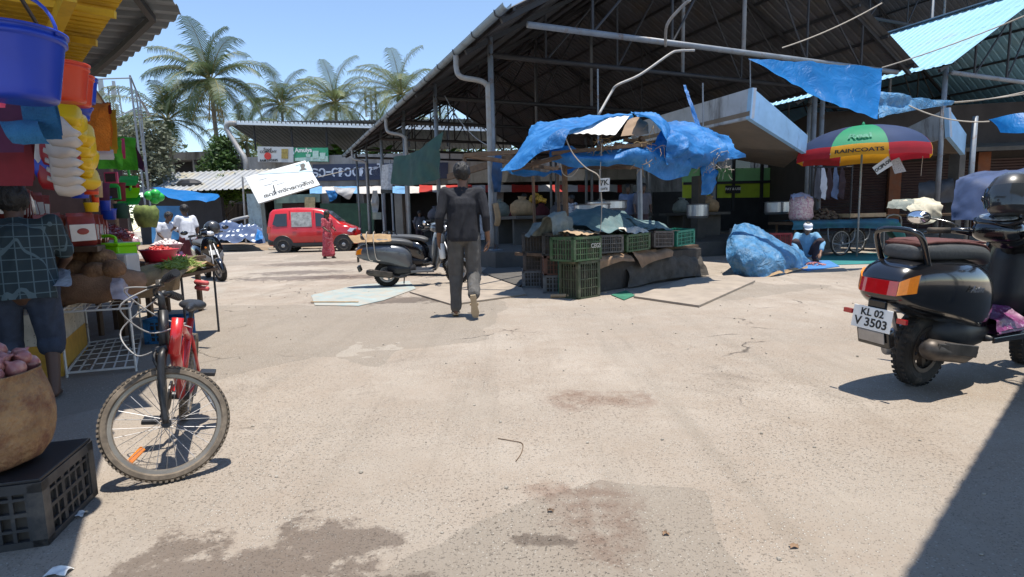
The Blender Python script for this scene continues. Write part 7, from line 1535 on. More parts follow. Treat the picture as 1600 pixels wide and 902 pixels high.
# green netting, notice board on the shed posts, leaning things at the left shed line
cloth('green_netting', 'dark green netting hung between the left columns of the shed', 'netting', m_greenwall, TP([(614, 288, 19.5), (650, 290, 17.6), (690, 278, 16.3)], [(616, 262, 19.5), (652, 262, 17.6), (690, 250, 16.3)], [(618, 246, 19.5), (655, 235, 17.6), (692, 205, 16.3)]), (26, 22), .10, 1.2, 6)
T = thing('notice_board', 'tall grey notice board on two thin posts left of the green netting', 'notice board', A(603, 380, 20)); T.location.z = 0
b = MB(); b.prism([A(597, 258, 20), A(613, 256, 20), A(613, 302, 20), A(595, 301, 20)], (0, .05, 0)); b.build('board', M('printed_board', (.36, .38, .42), .7, 0, .45, 14), T, world=True)
b = MB(); b.prism([A(595, 302, 19.99), A(613, 302, 19.99), A(613, 297, 19.99), A(595, 296, 19.99)], (0, -.02, 0)); b.build('footer', m_letter, T, world=True)
for px in (597, 612): b = MB(); q = A(px, 300, 20.05); b.tube([V(q.x, 20.05, 0), V(q.x, 20.05, A(px, 250, 20).z)], .035, 6); b.build('post', m_steel_paint, T, world=True)
b = MB(); b.prism([A(582, 332, 22), A(596, 332, 22), A(596, 343, 22), A(582, 343, 22)], (0, .05, 0)); b.build('board', m_gunny, world=True, label='small grey board leaning at the shed corner right of the van', cat='board')
cloth('hanging_cloth', 'pale dangling cloth by the far corner of the shed right of the van', 'cloth', m_pvc, TP([(582, 332, 23), (590, 334, 23)], [(580, 315, 23), (592, 315, 23)], [(583, 298, 23), (590, 298, 23)]), (8, 16), .1, 2, 4)
b = MB(); b.prism([A(745, 375, 15.5), A(757, 375, 15.5), A(756, 330, 15.5), A(746, 330, 15.5)], (0, .05, 0)); b.build('poster', M('printed_poster', (.30, .31, .33), .7, 0, .9, 9), world=True, label='black and white poster behind the right arm of the walking man', cat='poster')
b = MB(); b.beam(A(700, 277, 15.2), A(800, 246, 12.9), .06, .16); b.build('plank', m_wood, world=True, label='slanting plank behind the head of the walking man', cat='plank')
b = MB(); q = A(776, 300, 13.2); b.tube(spline([A(774, 318, 13.2), A(778, 340, 13.15), A(776, 352, 13.2)], 4), .07, 8); b.build('rope_bundle', m_sack, world=True, smooth=True, label='brown bundle tied to the tall front column beside the walking man', cat='bundle')
cloth('tarp_rag', 'dark blue rag of tarp tied to the tall front column', 'tarpaulin', M('dark_tarp', (.01, .06, .16), .5, 0, .3, 3), TP([(772, 300, 13.2), (782, 300, 13.2)], [(768, 268, 13), (785, 265, 13)], [(775, 240, 13.1), (783, 238, 13.1)]), (10, 18), .1, 2.5, 4)
# ================================================================== LEFT STALLS
m_yel = M('yellow_sheet', (.62, .40, .02), .6, 0, .18, 2, dirt=(.32, .20, .03), dscale=2.5)
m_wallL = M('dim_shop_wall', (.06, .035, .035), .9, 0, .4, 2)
def LP(Y, off=0.0, z=0.0): return V(-.36 - .61 * Y - off, Y, z)     # line along the open front of the left stalls
T = thing('goods_shop', 'open fronted household goods shop with yellow ceiling at the left edge', 'shop', LP(5, 1))
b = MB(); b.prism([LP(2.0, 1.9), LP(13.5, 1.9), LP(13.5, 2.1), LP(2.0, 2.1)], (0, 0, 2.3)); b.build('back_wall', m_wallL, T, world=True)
b = MB(); b.prism([LP(9.3, .30), LP(9.3, 2.0), LP(9.4, 2.0), LP(9.4, .30)], (0, 0, 2.35)); b.build('end_wall', m_wallL, T, world=True)
b = MB(); y0 = A(206, -22, 3.2); y1 = A(126, 101, 4.5)
dd = (y1 - y0); ln = dd.length; dd.normalize(); out = V(-1.0, -.25, .12).normalized(); corrugated(b, y0, out, dd, 2.4, ln, .085, .02); b.build('yellow_roof', m_yel, T, world=True)
for f in (.2, .55, .9): b = MB(); p = y0 + dd * ln * f - V(0, 0, .05); b.beam(p + out * .02, p + out * 2.3, .03, .04); b.build('rafter', m_yel, T, world=True)
for o_ in (.3, 1.1): b = MB(); b.beam(y0 + out * o_ - V(0, 0, .10), y1 + out * o_ - V(0, 0, .10), .06, .07); b.build('purlin', m_yel, T, world=True)
b = MB(); b.sheet([[A(118, 84, 5.5), A(135, 118, 6.3), A(168, 168, 8.2)], [A(60, 84, 5.6), A(90, 128, 6.4), A(140, 172, 8.4)]], 10, 4, .03, 1, 2); b.build('lower_eave', M('brown_board', (.11, .07, .05), .85, 0, .3, 3), T, world=True)
b = MB(); b.prism([A(134, 139, 6.2), A(148, 144, 6.4), A(159, 161, 6.9), A(147, 160, 6.5)], (0, .03, .0)); b.build('board_end', m_wood_l, T, world=True)
for Y in (5.8, 9.0): b = MB(); b.tube([LP(Y, .45), LP(Y, .45, 1.9 if Y < 4 else 2.3)], .03, 6); b.build('post', m_wood, T, world=True)
b = MB(); b.tube([LP(2.2, 1.8), LP(2.2, 1.8, 2.4)], .03, 6); b.build('post', m_wood, T, world=True)
b = MB(); b.tube([A(-60, 20, 1.95), A(36, 68, 2.6)], .006, 5); b.tube([LP(2.2, .12, 2.0), LP(9.5, .2, 2.05)], .008, 5); b.build('hanging_rail', m_steel_dark, T, world=True)
b = MB(); b.tube([LP(9.5, .2, 2.05), LP(9.5, .5, 2.05)], .01, 5); b.build('rail_bracket', m_steel_dark, T, world=True)
T = thing('tin_awning', 'grey corrugated roof sheet projecting against the sky at upper left', 'awning', LP(5, .5))
Z_ = 2.95; E_ = [G(166, 121, Z_), G(224, 76, Z_), G(284, 24, Z_), LP(2.9, -.10, Z_), LP(.6, -.10, Z_)]; cum = [0]
for i in range(4): cum.append(cum[-1] + (E_[i + 1] - E_[i]).length)
b = MB(); vs = []; n = 0; bk_ = V(-2.0, -.25, .16)
while n * .06 < cum[-1]:
    d = n * .06; i = max(k for k in range(4) if cum[k] <= d); p = E_[i].lerp(E_[i + 1], (d - cum[i]) / (cum[i + 1] - cum[i])) + V(0, 0, .028 * (n % 4 in (1, 2))); vs += [p, p + bk_ * .5, p + bk_]; n += 1
b.add(vs, [(3 * k + u, 3 * k + u + 1, 3 * k + u + 4, 3 * k + u + 3) for k in range(n - 1) for u in (0, 1)]); b.build('roof_sheet', m_galv, T, world=True)
for f in (.12, .55, .92):
    b = MB()
    for i in range(4): b.beam(E_[i] + bk_ * f - V(0, 0, .05), E_[i + 1] + bk_ * f - V(0, 0, .05), .05, .05)
    b.build('purlin', m_steel_dark, T, world=True)
q = LP(6.2, 1.3); b = MB(); b.tube([q, V(q.x, q.y, 3.0)], .04, 6); b.build('post', m_steel_dark, T, world=True)

# ---- hanging buckets
def bucket(label, px, py, Y, r, h, mat, tilt=0, handle=True, group='plastic buckets hanging at the left stall'):
    c = A(px, py, Y); T = thing('bucket', label, 'bucket', c - V(0, 0, h / 2), group=group); T.rotation_euler = (0, tilt, 0)
    b = MB(); b.lathe([(0, .004), (r * .70, 0), (r * .74, .012), (r * .76, .03), (r * .95, h * .82), (r * .96, h * .84), (r * 1.02, h * .85), (r * 1.02, h * .90), (r * .98, h * .91), (r * 1.0, h), (r * 1.06, h), (r * 1.06, h * .97), (r * .97, h * .97), (r * .73, .02), (0, .015)], 36); b.build('tub', mat, T, smooth=True)
    if handle: b = MB(); b.tube([V(r * 1.03 * math.cos(a), 0, h * .93 + r * 1.0 * math.sin(a)) for a in [PI * k / 14 for k in range(15)]], .006, 6); b.build('handle', mat, T, smooth=True)
    return T
m_pb = M('blue_plastic', (.012, .045, .42), .35, 0, .12, 3); m_pr = M('orange_red_plastic', (.62, .05, .012), .35, 0, .1, 3); m_py = M('yellow_plastic', (.75, .48, .01), .35, 0, .1, 3); m_pw = M('milky_plastic', (.62, .58, .55), .35, 0, .08, 3, transl=.2)
m_pg = M('green_plastic', (.03, .42, .07), .35, 0, .1, 3); m_lime = M('lime_plastic', (.30, .75, .01), .35, 0, .08, 3, transl=.15); m_pink = M('pink_plastic', (.6, .06, .16), .35); m_preddk = M('dark_red_plastic', (.28, .015, .02), .4)
bk = bucket('big blue plastic bucket hanging at the top left edge', 30, 104, 1.95, .135, .225, m_pb)
bucket('orange red bucket hanging right behind the big blue one', 104, 130, 2.75, .095, .175, m_pr, handle=False); bucket('smaller orange red bucket, the lower of the two', 117, 142, 3.1, .09, .16, m_pr, handle=False); bucket('small blue bucket hanging at the end of the bucket row', 129, 142, 3.7, .085, .16, m_pb, handle=False)
bucket('blue bowl hanging under the orange red buckets', 122, 178, 3.2, .07, .07, m_pb, handle=False); bucket('small blue mug among the yellow scoops', 133, 215, 3.5, .045, .08, m_pb, handle=False)
# ---- cloth goods
m_tblue = M('blue_towel', (.02, .13, .30), .95, 0, .25, 8, .8, 120); m_purp = M('plum_cloth', (.06, .012, .045), .95, 0, .3, 6); m_mar2 = M('maroon_towel', (.14, .012, .02), .95, 0, .3, 6); m_orng = M('orange_towel', (.60, .17, .015), .95, 0, .22, 9, 1.0, 90); m_gbag = M('bright_green_bag', (.08, .42, .02), .6, 0, .2, 5, .5, 30, dirt=(.03, .22, .02), dscale=8); m_yelt = M('yellow_towel', (.6, .36, .03), .9)
def hang(name, label, cat, mat, px0, px1, y0, y1, Y, seed, depth=.10, slant=0.0, amp=.03, sc=4):
    """folded cloth hanging over a line: front and back fall"""
    b = MB(); n = 3
    f = lambda u, v, dy: A(px0 + (px1 - px0) * u + slant * v, y0 + (y1 - y0) * v, Y + dy)
    b.sheet([[f(u, 1, 0) for u in (0, .5, 1)], [f(u, .5, -.02) for u in (0, .5, 1)], [f(u, .05, 0) for u in (0, .5, 1)], [f(u, -.03, depth * .5) for u in (0, .5, 1)], [f(u, .1, depth) for u in (0, .5, 1)], [f(u, .9, depth + .02) for u in (0, .5, 1)]], 22, 34, amp, sc, seed)
    return b.build(name, mat, world=True, smooth=True, label=label, cat=cat)
hang('towel', 'dull blue towel hanging below the big blue bucket', 'towel', m_tblue, 30, 84, 158, 218, 2.25, 3, slant=14, amp=.02)
hang('towel', 'second dull blue towel bunched lower at left', 'towel', m_tblue, 2, 62, 196, 222, 2.2, 5, slant=20, amp=.02)
hang('cloth', 'plum coloured cloth hanging beneath the big blue bucket', 'cloth', m_purp, -30, 40, 150, 238, 2.35, 7, amp=.02); hang('cloth', 'maroon cloth hanging low at the left edge', 'cloth', m_mar2, -40, 54, 212, 290, 2.5, 9, amp=.02)
hang('bag', 'bright pink bag peeping in at the left edge', 'bag', m_pink, -30, 9, 135, 168, 2.0, 2, amp=.01)
hang('towel', 'thick orange towel hanging at the corner of the left shop', 'towel', m_orng, 129, 172, 168, 236, 4.0, 4, slant=4, amp=.025, depth=.25); hang('towel', 'yellow edged towel behind the thick orange one', 'towel', m_yelt, 170, 181, 172, 240, 4.35, 6, amp=.015, slant=3)
hang('mat', 'maroon doormat behind the orange towel', 'mat', m_mar2, 160, 173, 162, 178, 4.2, 3, slant=2, amp=.01)
hang('mat', 'white and grey folded mat under the orange towel', 'mat', m_whiteshirt, 146, 177, 236, 249, 4.1, 8, amp=.01, slant=2)
hang('shopping_bag', 'bright green bag hanging beyond the orange towel, nearer one', 'bag', m_gbag, 152, 190, 222, 264, 4.7, 4, slant=3, amp=.03); hang('shopping_bag', 'bright green bag with pink stripe hanging at the outer end of the row', 'bag', m_gbag, 180, 211, 216, 266, 5.2, 9, slant=4, amp=.03)
hang('strip', 'pink strip down the outer green bag', 'ribbon', m_pink, 189, 195, 218, 248, 5.1, 2, amp=.01, slant=2)
cloth('wrapped_roll', 'dark rolled bundle hanging past the green bags', 'bundle', m_purp, TP([(212, 262, 6.2), (224, 268, 6.2)], [(206, 240, 6.2), (218, 240, 6.2)], [(196, 218, 6.2), (206, 214, 6.2)]), (10, 16), .08, 3, 3)
# ---- dippers and scoops
def scoop(label, px, py, Y, s, mat, az, el, group, nm='scoop'):
    T = thing(nm, label, 'scoop', A(px, py, Y), group=group); T.rotation_euler = (R(el), 0, R(az)); T.scale = (.95, 1, 1.75)
    b = MB(); rg = []
    for x, w, z0, z1 in ((-.04, .034, -.018, .03), (-.03, .046, -.03, .032), (.02, .05, -.034, .03), (.06, .046, -.026, .0), (.085, .036, -.014, -.008)): rg.append(ring(x * s, w * s, z0 * s, z1 * s, 16, 3.2))
    b.loft(rg); b.build('cup', mat, T, smooth=True); b = MB(); b.tube([V(-.04 * s, 0, .01 * s), V(-.07 * s, 0, .02 * s)], .008 * s, 6); b.build('handle', mat, T, smooth=True)
rd = random.Random(6)
ord_ = ['topmost', 'second', 'third', 'fourth', 'fifth', 'sixth', 'seventh', 'eighth', 'ninth', 'lowest']
for k, (px, py) in enumerate(((92, 200), (94, 214), (92, 231), (95, 246), (97, 261), (99, 275), (101, 289))): scoop(ord_[k] + ' milky white dipper in the hanging string', px, py, 2.9 + .02 * k, 1.05, m_pw, 20 + rd.uniform(-15, 15), -8 + rd.uniform(-12, 12), 'string of milky white dippers', 'dipper')
for k, (px, py) in enumerate(((108, 182), (114, 194), (116, 206), (126, 210), (120, 226), (129, 228), (124, 244), (133, 248), (129, 262), (134, 278))): scoop(ord_[k] + ' yellow plastic scoop in the hanging string', px, py, 3.0 + .03 * k, 1.15, m_py, -60 + rd.uniform(-30, 30), -10 + rd.uniform(-15, 15), 'string of yellow plastic scoops')
for k, (px, py, m_, lab) in enumerate(((88, 240, m_preddk, 'dark red'), (74, 258, m_pb, 'blue'), (80, 272, m_preddk, 'lower dark red'), (62, 232, m_pw, 'left hand milky'), (66, 246, m_pw, 'lower left hand milky'))): scoop(lab + ' dipper hanging behind the white string', px, py, 3.1, 1.5, m_, 20 + k * 9, -12, 'loose dippers behind the white string', 'dipper')
# ---- small plastic goods beyond
def box_good(name, label, cat, px, py, Y, d, mat, rz=0, group=None, bev=.012):
    b = MB(); b.box((0, 0, 0), d); o = b.build(name, mat, loc=A(px, py, Y), rotz=R(rz), bevel=bev, label=label, cat=cat, group=group, smooth=False); return o
def dustpan(label, px, py, mat):
    T = thing('dustpan', label, 'dustpan', A(px, py, 5.4), group='dustpans hanging at the left shop'); b = MB(); b.sheet([[V(-.11, -.06, -.05), V(.11, -.06, -.05)], [V(-.10, 0, .0), V(.10, 0, .0)], [V(-.085, .03, .05), V(.085, .03, .05)]], 8, 8, .002, 4, 2); b.v += []; b.build('pan', mat, T); b = MB(); b.tube([V(0, .03, .05), V(0, .02, .12)], .012, 6); b.build('handle', mat, T)
dustpan('teal dustpan, the top of three hanging at the shop corner', 200, 283, m_pg); dustpan('green dustpan, the middle of three at the shop corner', 202, 302, m_lime); dustpan('teal dustpan, the lowest of three at the shop corner', 203, 313, m_pg)
box_good('container', 'dark red box between the green dustpans', 'container', 200, 293, 5.5, (.20, .06, .07), m_preddk)
T = thing('framed_mirror', 'small pink framed mirror hanging above the cage', 'mirror', A(174, 278, 4.9)); b = MB(); b.box((0, 0, 0), (.12, .015, .10)); b.build('frame', m_pink, T, bevel=.006); b = MB(); b.box((0, -.010, 0), (.09, .006, .07)); b.build('glass', m_mirror, T)
T = thing('framed_mirror', 'small green framed mirror with arched top below the pink one', 'mirror', A(178, 302, 4.9)); b = MB(); b.box((0, 0, 0), (.11, .015, .11)); b.ball((0, 0, .05), (.055, .008, .04)); b.build('frame', m_pg, T); b = MB(); b.box((0, -.010, 0), (.08, .006, .09)); b.build('glass', m_mirror, T)
for k, (px, py, r, h, m_, lab) in enumerate(((137, 286, .07, .10, m_preddk, 'dark red mug below the yellow scoops'), (136, 278, .05, .05, m_pb, 'blue lid below the yellow scoops'), (142, 294, .055, .09, m_pr, 'orange mug hanging under the blue lid'), (124, 300, .07, .09, m_pb, 'blue bowl low among the red mugs'), (153, 296, .035, .12, m_wood_l, 'pale wooden handled brush'),
     (143, 324, .055, .07, m_py, 'yellow orange pouch over the packets'), (149, 312, .03, .10, m_pr, 'orange toy shape above the packets'), (160, 300, .06, .14, m_purp, 'dark purple jar on the shelf'), (164, 318, .05, .12, m_pb, 'dark blue jar on the shelf'), (186, 300, .06, .16, m_mar2, 'maroon jar behind the dustpans'), (170, 335, .07, .10, m_pb, 'blue plastic pot low on the shelf'), (190, 330, .07, .14, m_greenwall, 'dark green can at the shelf end'))):
    c = A(px, py, 3.6 + k * .16); b = MB(); b.lathe([(0, 0), (r * .75, 0), (r * .9, h * .9), (r, h), (r * .88, h), (0, h * .8)], 16, Matrix.Translation(c - V(0, 0, h / 2))); b.build('mug' if k < 4 else 'container', m_, world=True, smooth=True, label=lab, cat='container')
for k, (px, py) in enumerate(((233, 306), (243, 303), (242, 312), (249, 308))): b = MB(); b.ball(A(px, py, 7.6 + k * .02), .062, 14, 10); b.build('ball', m_pg, world=True, smooth=True, label=['left', 'upper', 'lower', 'right'][k] + ' green plastic ball of the hanging bunch by the blue awning', cat='ball', group='bunch of green plastic balls')
# ---- packets on stepped display
m_pkt = M('packet_foil', (.22, .035, .03), .3, 0, .35, 18, coat=.5); m_pktw = M('white_packet', (.62, .58, .55), .35, 0, .1, 12, coat=.5); m_pktlab = M('packet_label', (.30, .04, .03), .5)
T = thing('display_bench', 'stepped wooden display bench carrying the packets at left', 'bench', LP(4.9, .5))
for z0, o1, o2 in ((.94, .20, .75), (1.16, .75, 1.05), (1.36, 1.05, 1.5)):
    b = MB(); b.prism([LP(4.3, o1, z0), LP(5.5, o1, z0), LP(5.5, o2, z0), LP(4.3, o2, z0)], (0, 0, .04)); b.build('shelf', m_wood, T, world=True)
for Y in (4.4, 5.4):
    for o_ in (.72, 1.4): b = MB(); b.beam(LP(Y, o_, 0), LP(Y, o_, .94 if o_ < 1 else 1.36), .05, .05); b.build('leg', m_wood, T, world=True)
T0 = None; n = 0
for r_, (o_, z_) in enumerate(((.32, .985), (.55, .985), (.88, 1.205), (1.2, 1.405))):
    for k in range(9):
        Y = 4.36 + k * .13 + r_ * .02; p = LP(Y, o_ + rd.uniform(-.02, .02), z_)
        nm = 'packet'; lab = ['first', 'second', 'third', 'fourth', 'fifth', 'sixth', 'seventh', 'eighth', 'ninth'][k] + ' packet from the near end of the ' + ['front', 'second', 'third', 'back'][r_] + ' row on the display bench'
        T = bpy.data.objects.new(nm, None); COL.objects.link(T); T.empty_display_size = .05; T.location = p; T.rotation_euler = (R(rd.uniform(-6, 6)), R(rd.uniform(-8, 8)), R(38 + rd.uniform(-10, 10))); T.scale = (1.35,) * 3; tag(T, lab, 'packet', 'packets on the display bench, ' + ['front', 'second', 'third', 'back'][r_] + ' row')
        if T0 is None:
            b = MB(); b.loft([[V(-.06, 0, 0), V(.06, 0, 0), V(.06, .002, 0), V(-.06, .002, 0)], [V(-.065, -.03, .04), V(.065, -.03, .04), V(.065, .03, .04), V(-.065, .03, .04)], [V(-.065, -.035, .12), V(.065, -.035, .12), V(.065, .035, .12), V(-.065, .035, .12)], [V(-.06, -.008, .17), V(.06, -.008, .17), V(.06, .008, .17), V(-.06, .008, .17)], [V(-.062, -.002, .19), V(.062, -.002, .19), V(.062, .002, .19), V(-.062, .002, .19)]]); P1 = b.build('pouch', m_pkt, T, smooth=False, bevel=.004)
            b = MB(); b.box((0, -.036, .078), (.118, .004, .095)); P2 = b.build('label', m_pktw, T, bevel=.002); b = MB(); b.ball((0, -.040, .085), (.028, .003, .018)); P3 = b.build('print', m_pktlab, T); T0 = T; P3.location = (0, 0, 0)
            L1_ = [P1, P2, P3]
        else:
            for q in L1_: c = q.copy(); COL.objects.link(c); c.parent = T
# ---- chillies, sacks, basins, tub
m_chil = M('dried_chilli', (.16, .012, .012), .4, 0, .5, 30, coat=.2)
def sticks(name, label, cat, c, rx, ry, h, n, mat, seed, L=.07, r=.006):
    rd = random.Random(seed); b = MB()
    for k in range(n):
        a = rd.uniform(0, 6.28); q = math.sqrt(rd.random()); p = Vector(c) + V(rx * q * math.cos(a), ry * q * math.sin(a), h * (1 - q ** 1.7) * rd.uniform(.7, 1.05)); d = V(rd.gauss(0, 1), rd.gauss(0, 1), rd.gauss(0, .35)).normalized() * L * rd.uniform(.6, 1.2)
        b.tube([p, p + d * .5 + V(0, 0, .008), p + d], [r, r, r * .3], 4)
    b.ball(Vector(c) + V(0, 0, 0), (rx * .95, ry * .95, h * .85), 14, 8); b.build(name, mat, world=True, label=label, cat=cat)
z = .90
T = thing('vegetable_bench', 'low plank bench beyond the packets carrying chillies and net bags', 'bench', LP(6.6, .4))
b = MB(); b.prism([LP(5.55, .12, .80), LP(8.4, .12, .80), LP(8.4, 1.2, .80), LP(5.55, 1.2, .80)], (0, 0, .05)); b.build('top', m_wood, T, world=True)
for Y in (5.7, 8.2):
    for o_ in (.2, 1.1): b = MB(); b.beam(LP(Y, o_), LP(Y, o_, .80), .06, .06); b.build('leg', m_wood, T, world=True)
m_netb = M('pinkish_net_sack', (.42, .25, .30), .8, 0, .4, 20, .6, 60, dirt=(.6, .5, .52), dscale=18)
def sackb(name, label, p, r, h, mat, seed, cat='sack'):
    b = MB(); b.lathe([(0, 0), (r * .9, .01), (r * 1.08, h * .25), (r, h * .7), (r * .92, h * .95), (r * .8, h), (0, h * .93)], 22, Matrix.Translation(p)); b.jitter(.02, 8, seed); return b.build(name, mat, world=True, smooth=True, label=label, cat=cat)
p = LP(5.95, .46, .85); sackb('chilli_sack', 'open sack under the nearer heap of dried chillies', p, .26, .18, m_gunny, 2); sticks('dried_chillies', 'nearer heap of dark dried chillies', 'chillies', p + V(0, 0, .17), .27, .27, .15, 520, m_chil, 3)
p = LP(6.7, .38, .85); sackb('net_sack', 'pinkish net sack under the farther heap of dried chillies', p, .25, .15, m_netb, 4); sticks('dried_chillies', 'farther heap of dried chillies on the pinkish net sack', 'chillies', p + V(0, 0, .15), .27, .27, .17, 520, m_chil, 5)
p = LP(7.5, .34, .85); sackb('net_sack', 'second pinkish net sack at the far end of the bench', p, .24, .16, m_netb, 8); 
b = MB(); c = A(229, 340, 7.4); b.lathe([(.10, -.12), (.14, 0), (.15, .10), (.11, .15), (0, .15)], 16, Matrix.Translation(c)); b.jitter(.03, 12, 3); b.build('gourd_bundle', M('cane_green', (.13, .17, .04), .8, 0, .5, 14), world=True, smooth=True, label='greenish woven basket hanging at the end of the chilli bench', cat='basket')
def basin(label, p, r, h, mat, seed, fill, fm, stool=True):
    T = thing('basin', label, 'basin', p, group=None); b = MB(); b.lathe([(0, 0), (r * .75, 0), (r * .95, h * .85), (r * 1.06, h), (r * 1.04, h * 1.03), (r * .92, h * .9), (0, h * .7)], 30); b.build('bowl', mat, T, smooth=True)
    b = MB(); b.lathe([(0, -.02), (r * .9, -.01), (r * 1.1, -.05)], 24, Matrix.Identity(4), cap=False); b.jitter(.02, 14, seed); b.build('cloth_liner', fm, T, smooth=True)
pb = A(250, 408, 6.3); basin('red basin heaped with small red chillies near the bicycle handlebar', pb, .19, .13, M('red_basin', (.5, .02, .05), .35), 2, None, m_preddk); pile('chilli_heap', 'small fresh red chillies heaped in the red basin', 'chillies', pb + V(0, 0, .10), .17, .06, 90, .014, M('fresh_chilli', (.55, .06, .04), .4, 0, .5, 30), 3, elong=2)
pb = A(262, 394, 7.2); basin('pale pink basin of garlic just behind the red basin', pb, .18, .10, m_netb, 3, None, m_pink); pile('garlic_heap', 'white garlic heaped in the pale pink basin', 'garlic', pb + V(0, 0, .08), .16, .07, 90, .02, M('garlic', (.70, .62, .60), .6, 0, .15, 20), 4)
T = thing('plank_stand', 'low plank stand under the two basins', 'stand', (A(256, 420, 6.9).x, 6.7, 0)); cc = (A(250, 410, 6.3) + A(262, 396, 7.2)) / 2
b = MB(); zt_ = min(A(250, 408, 6.3).z, A(262, 394, 7.2).z) - .045; b.prism([V(cc.x - .30, 6.05, zt_), V(cc.x + .22, 6.05, zt_), V(cc.x + .10, 7.5, zt_), V(cc.x - .5, 7.5, zt_)], (0, 0, .04)); b.build('top', m_wood, T, world=True)
for x, y in ((-.22, 6.15), (.16, 6.15), (.02, 7.4), (-.42, 7.4)): b = MB(); b.beam(V(cc.x + x, y, 0), V(cc.x + x, y, zt_), .05, .05); b.build('leg', m_wood, T, world=True)
# gunny covered table with green beans, blue crate below
T = thing('gunny_table', 'small dark table draped with gunny cloth behind the bicycle handlebar', 'table', (A(255, 450, 5.3).x, 5.3, 0)); tz = A(255, 432, 5.3).z; gx0 = A(208, 430, 5.2).x; gx1 = A(296, 430, 5.2).x
b = MB(); b.prism([V(gx0, 4.95, tz), V(gx1, 5.1, tz), V(gx1 - .1, 5.9, tz), V(gx0 - .2, 5.8, tz)], (0, 0, .03)); b.build('top', m_wood, T, world=True)
for x, y in ((gx0 + .05, 5.0), (gx1 - .05, 5.15), (gx1 - .12, 5.85), (gx0 - .1, 5.75)): b = MB(); b.tube([V(x, y, 0), V(x, y, tz)], .012, 6); b.build('leg', m_steel_dark, T, world=True)
b = MB(); b.sheet([[V(gx0 - .02, 4.90, tz - .13), V((gx0 + gx1) / 2, 4.95, tz - .16), V(gx1, 5.02, tz - .10)], [V(gx0 - .02, 4.94, tz + .03), V((gx0 + gx1) / 2, 5.02, tz + .05), V(gx1 + .02, 5.08, tz + .04)], [V(gx0 - .1, 5.5, tz + .07), V((gx0 + gx1) / 2, 5.5, tz + .12), V(gx1, 5.5, tz + .10)], [V(gx0 - .2, 5.85, tz + .03), V((gx0 + gx1) / 2, 5.88, tz + .04), V(gx1 - .1, 5.9, tz + .04)]], 34, 30, .03, 6, 5); b.build('gunny_cover', m_sack, T, world=True, smooth=True)
sticks('green_beans', 'mound of green beans on the right end of the gunny table', 'beans', V(gx1 - .14, 5.3, tz + .08), .14, .20, .09, 380, M('bean_green', (.20, .27, .05), .6, 0, .35, 20), 7, .08, .005)
crate('dull blue crate tucked under the gunny covered table', (gx0 + .14, 5.45, 0), .34, .30, .24, m_tblue, R(8), group=None, lining=True)
b = MB(); q = A(314, 450, 5.0); b.tube([q + V(-.07, .05, .05), q + V(.06, 0, .04)], .022, 8); b.tube([q + V(-.07, .05, .0), q + V(.06, 0, -.01)], .022, 8); b.build('cloth_rolls', M('rose_roll', (.55, .10, .10), .6, 0, .3, 10), world=True, smooth=True, label='rose coloured rolls poking out beside the bicycle handlebar', cat='rolls')
# lime container, tub, coconuts in sack
T = thing('lidded_container', 'lime green lidded container on the bench above the coconuts', 'container', A(170, 399, 5.0)); T.scale = (1.2,) * 3
b = MB(); b.box((0, 0, .0), (.30, .22, .14)); b.build('tub', m_lime, T, bevel=.015); b = MB(); b.box((0, 0, .08), (.335, .25, .025)); b.build('lid', m_lime, T, bevel=.01); b = MB(); b.tube(spline([V(-.06, 0, .09), V(-.06, 0, .13), V(0, 0, .145), V(.06, 0, .13), V(.06, 0, .09)], 3), .012, 6); b.build('handle', m_lime, T, smooth=True)
b = MB(); b.box((0, 0, 0), (.19, .18, .25)); o = b.build('tub', m_pw, loc=A(193, 419, 4.85), bevel=.02, label='milky white tub beneath the lime green container', cat='tub')
m_coco = M('coconut_fibre', (.19, .095, .045), .95, 0, .4, 14, 1.0, 60, dirt=(.30, .17, .08), dscale=9)
for k, (px, py, Y, r) in enumerate(((120, 424, 4.5, .09), (150, 427, 4.45, .095), (178, 422, 4.5, .09), (132, 405, 4.6, .094), (160, 406, 4.6, .096), (146, 398, 4.72, .085), (110, 414, 4.7, .085))):
    b = MB(); b.ball((0, 0, 0), (r * 1.12, r, r * .95), 16, 12); b.jitter(.012, 14, k); b.build('coconut', m_coco, loc=A(px, py, Y), rotz=k, smooth=True, label=['front left', 'front middle', 'front right', 'upper left', 'upper right', 'topmost', 'rear left'][k] + ' brown coconut in the open sack on the rack', cat='coconut', group='coconuts in the sack')
F0, F1, B1, B0 = G(105, 590), G(213, 580), G(222, 528), G(140, 541); rz_ = .50
b = MB(); cs = (F0 + F1 + B1 + B0) / 4; cs = A(146, 440, 4.62)
b.lathe([(0, 0), (.22, .005), (.27, .06), (.28, .14), (.265, .21), (.25, .225), (.235, .2), (0, .14)], 30, Matrix.Translation(V(cs.x, cs.y, rz_ + .02)) @ Matrix.Diagonal((1.35, 1.15, 1.05, 1))); b.jitter(.05, 5, 4)
b.build('coconut_sack', M('brown_sack', (.22, .125, .075), .95, 0, .3, 9, .8, 110), world=True, smooth=True, label='brown sack with rolled rim holding coconuts on the white wire rack', cat='sack')
b = MB(); q = A(188, 452, 4.0); b.sheet([[A(176, 468, 4.25), A(200, 470, 4.3), A(216, 466, 4.4)], [A(172, 450, 4.3), A(192, 448, 4.35), A(202, 460, 4.4)], [A(176, 436, 4.4), A(190, 436, 4.4), A(198, 446, 4.45)]], 14, 12, .02, 9, 3); b.build('plastic_bag', M('grey_film', (.35, .30, .32), .4, 0, .3, 10), world=True, smooth=True, label='crumpled grey plastic bag at the right side of the coconut sack', cat='bag')
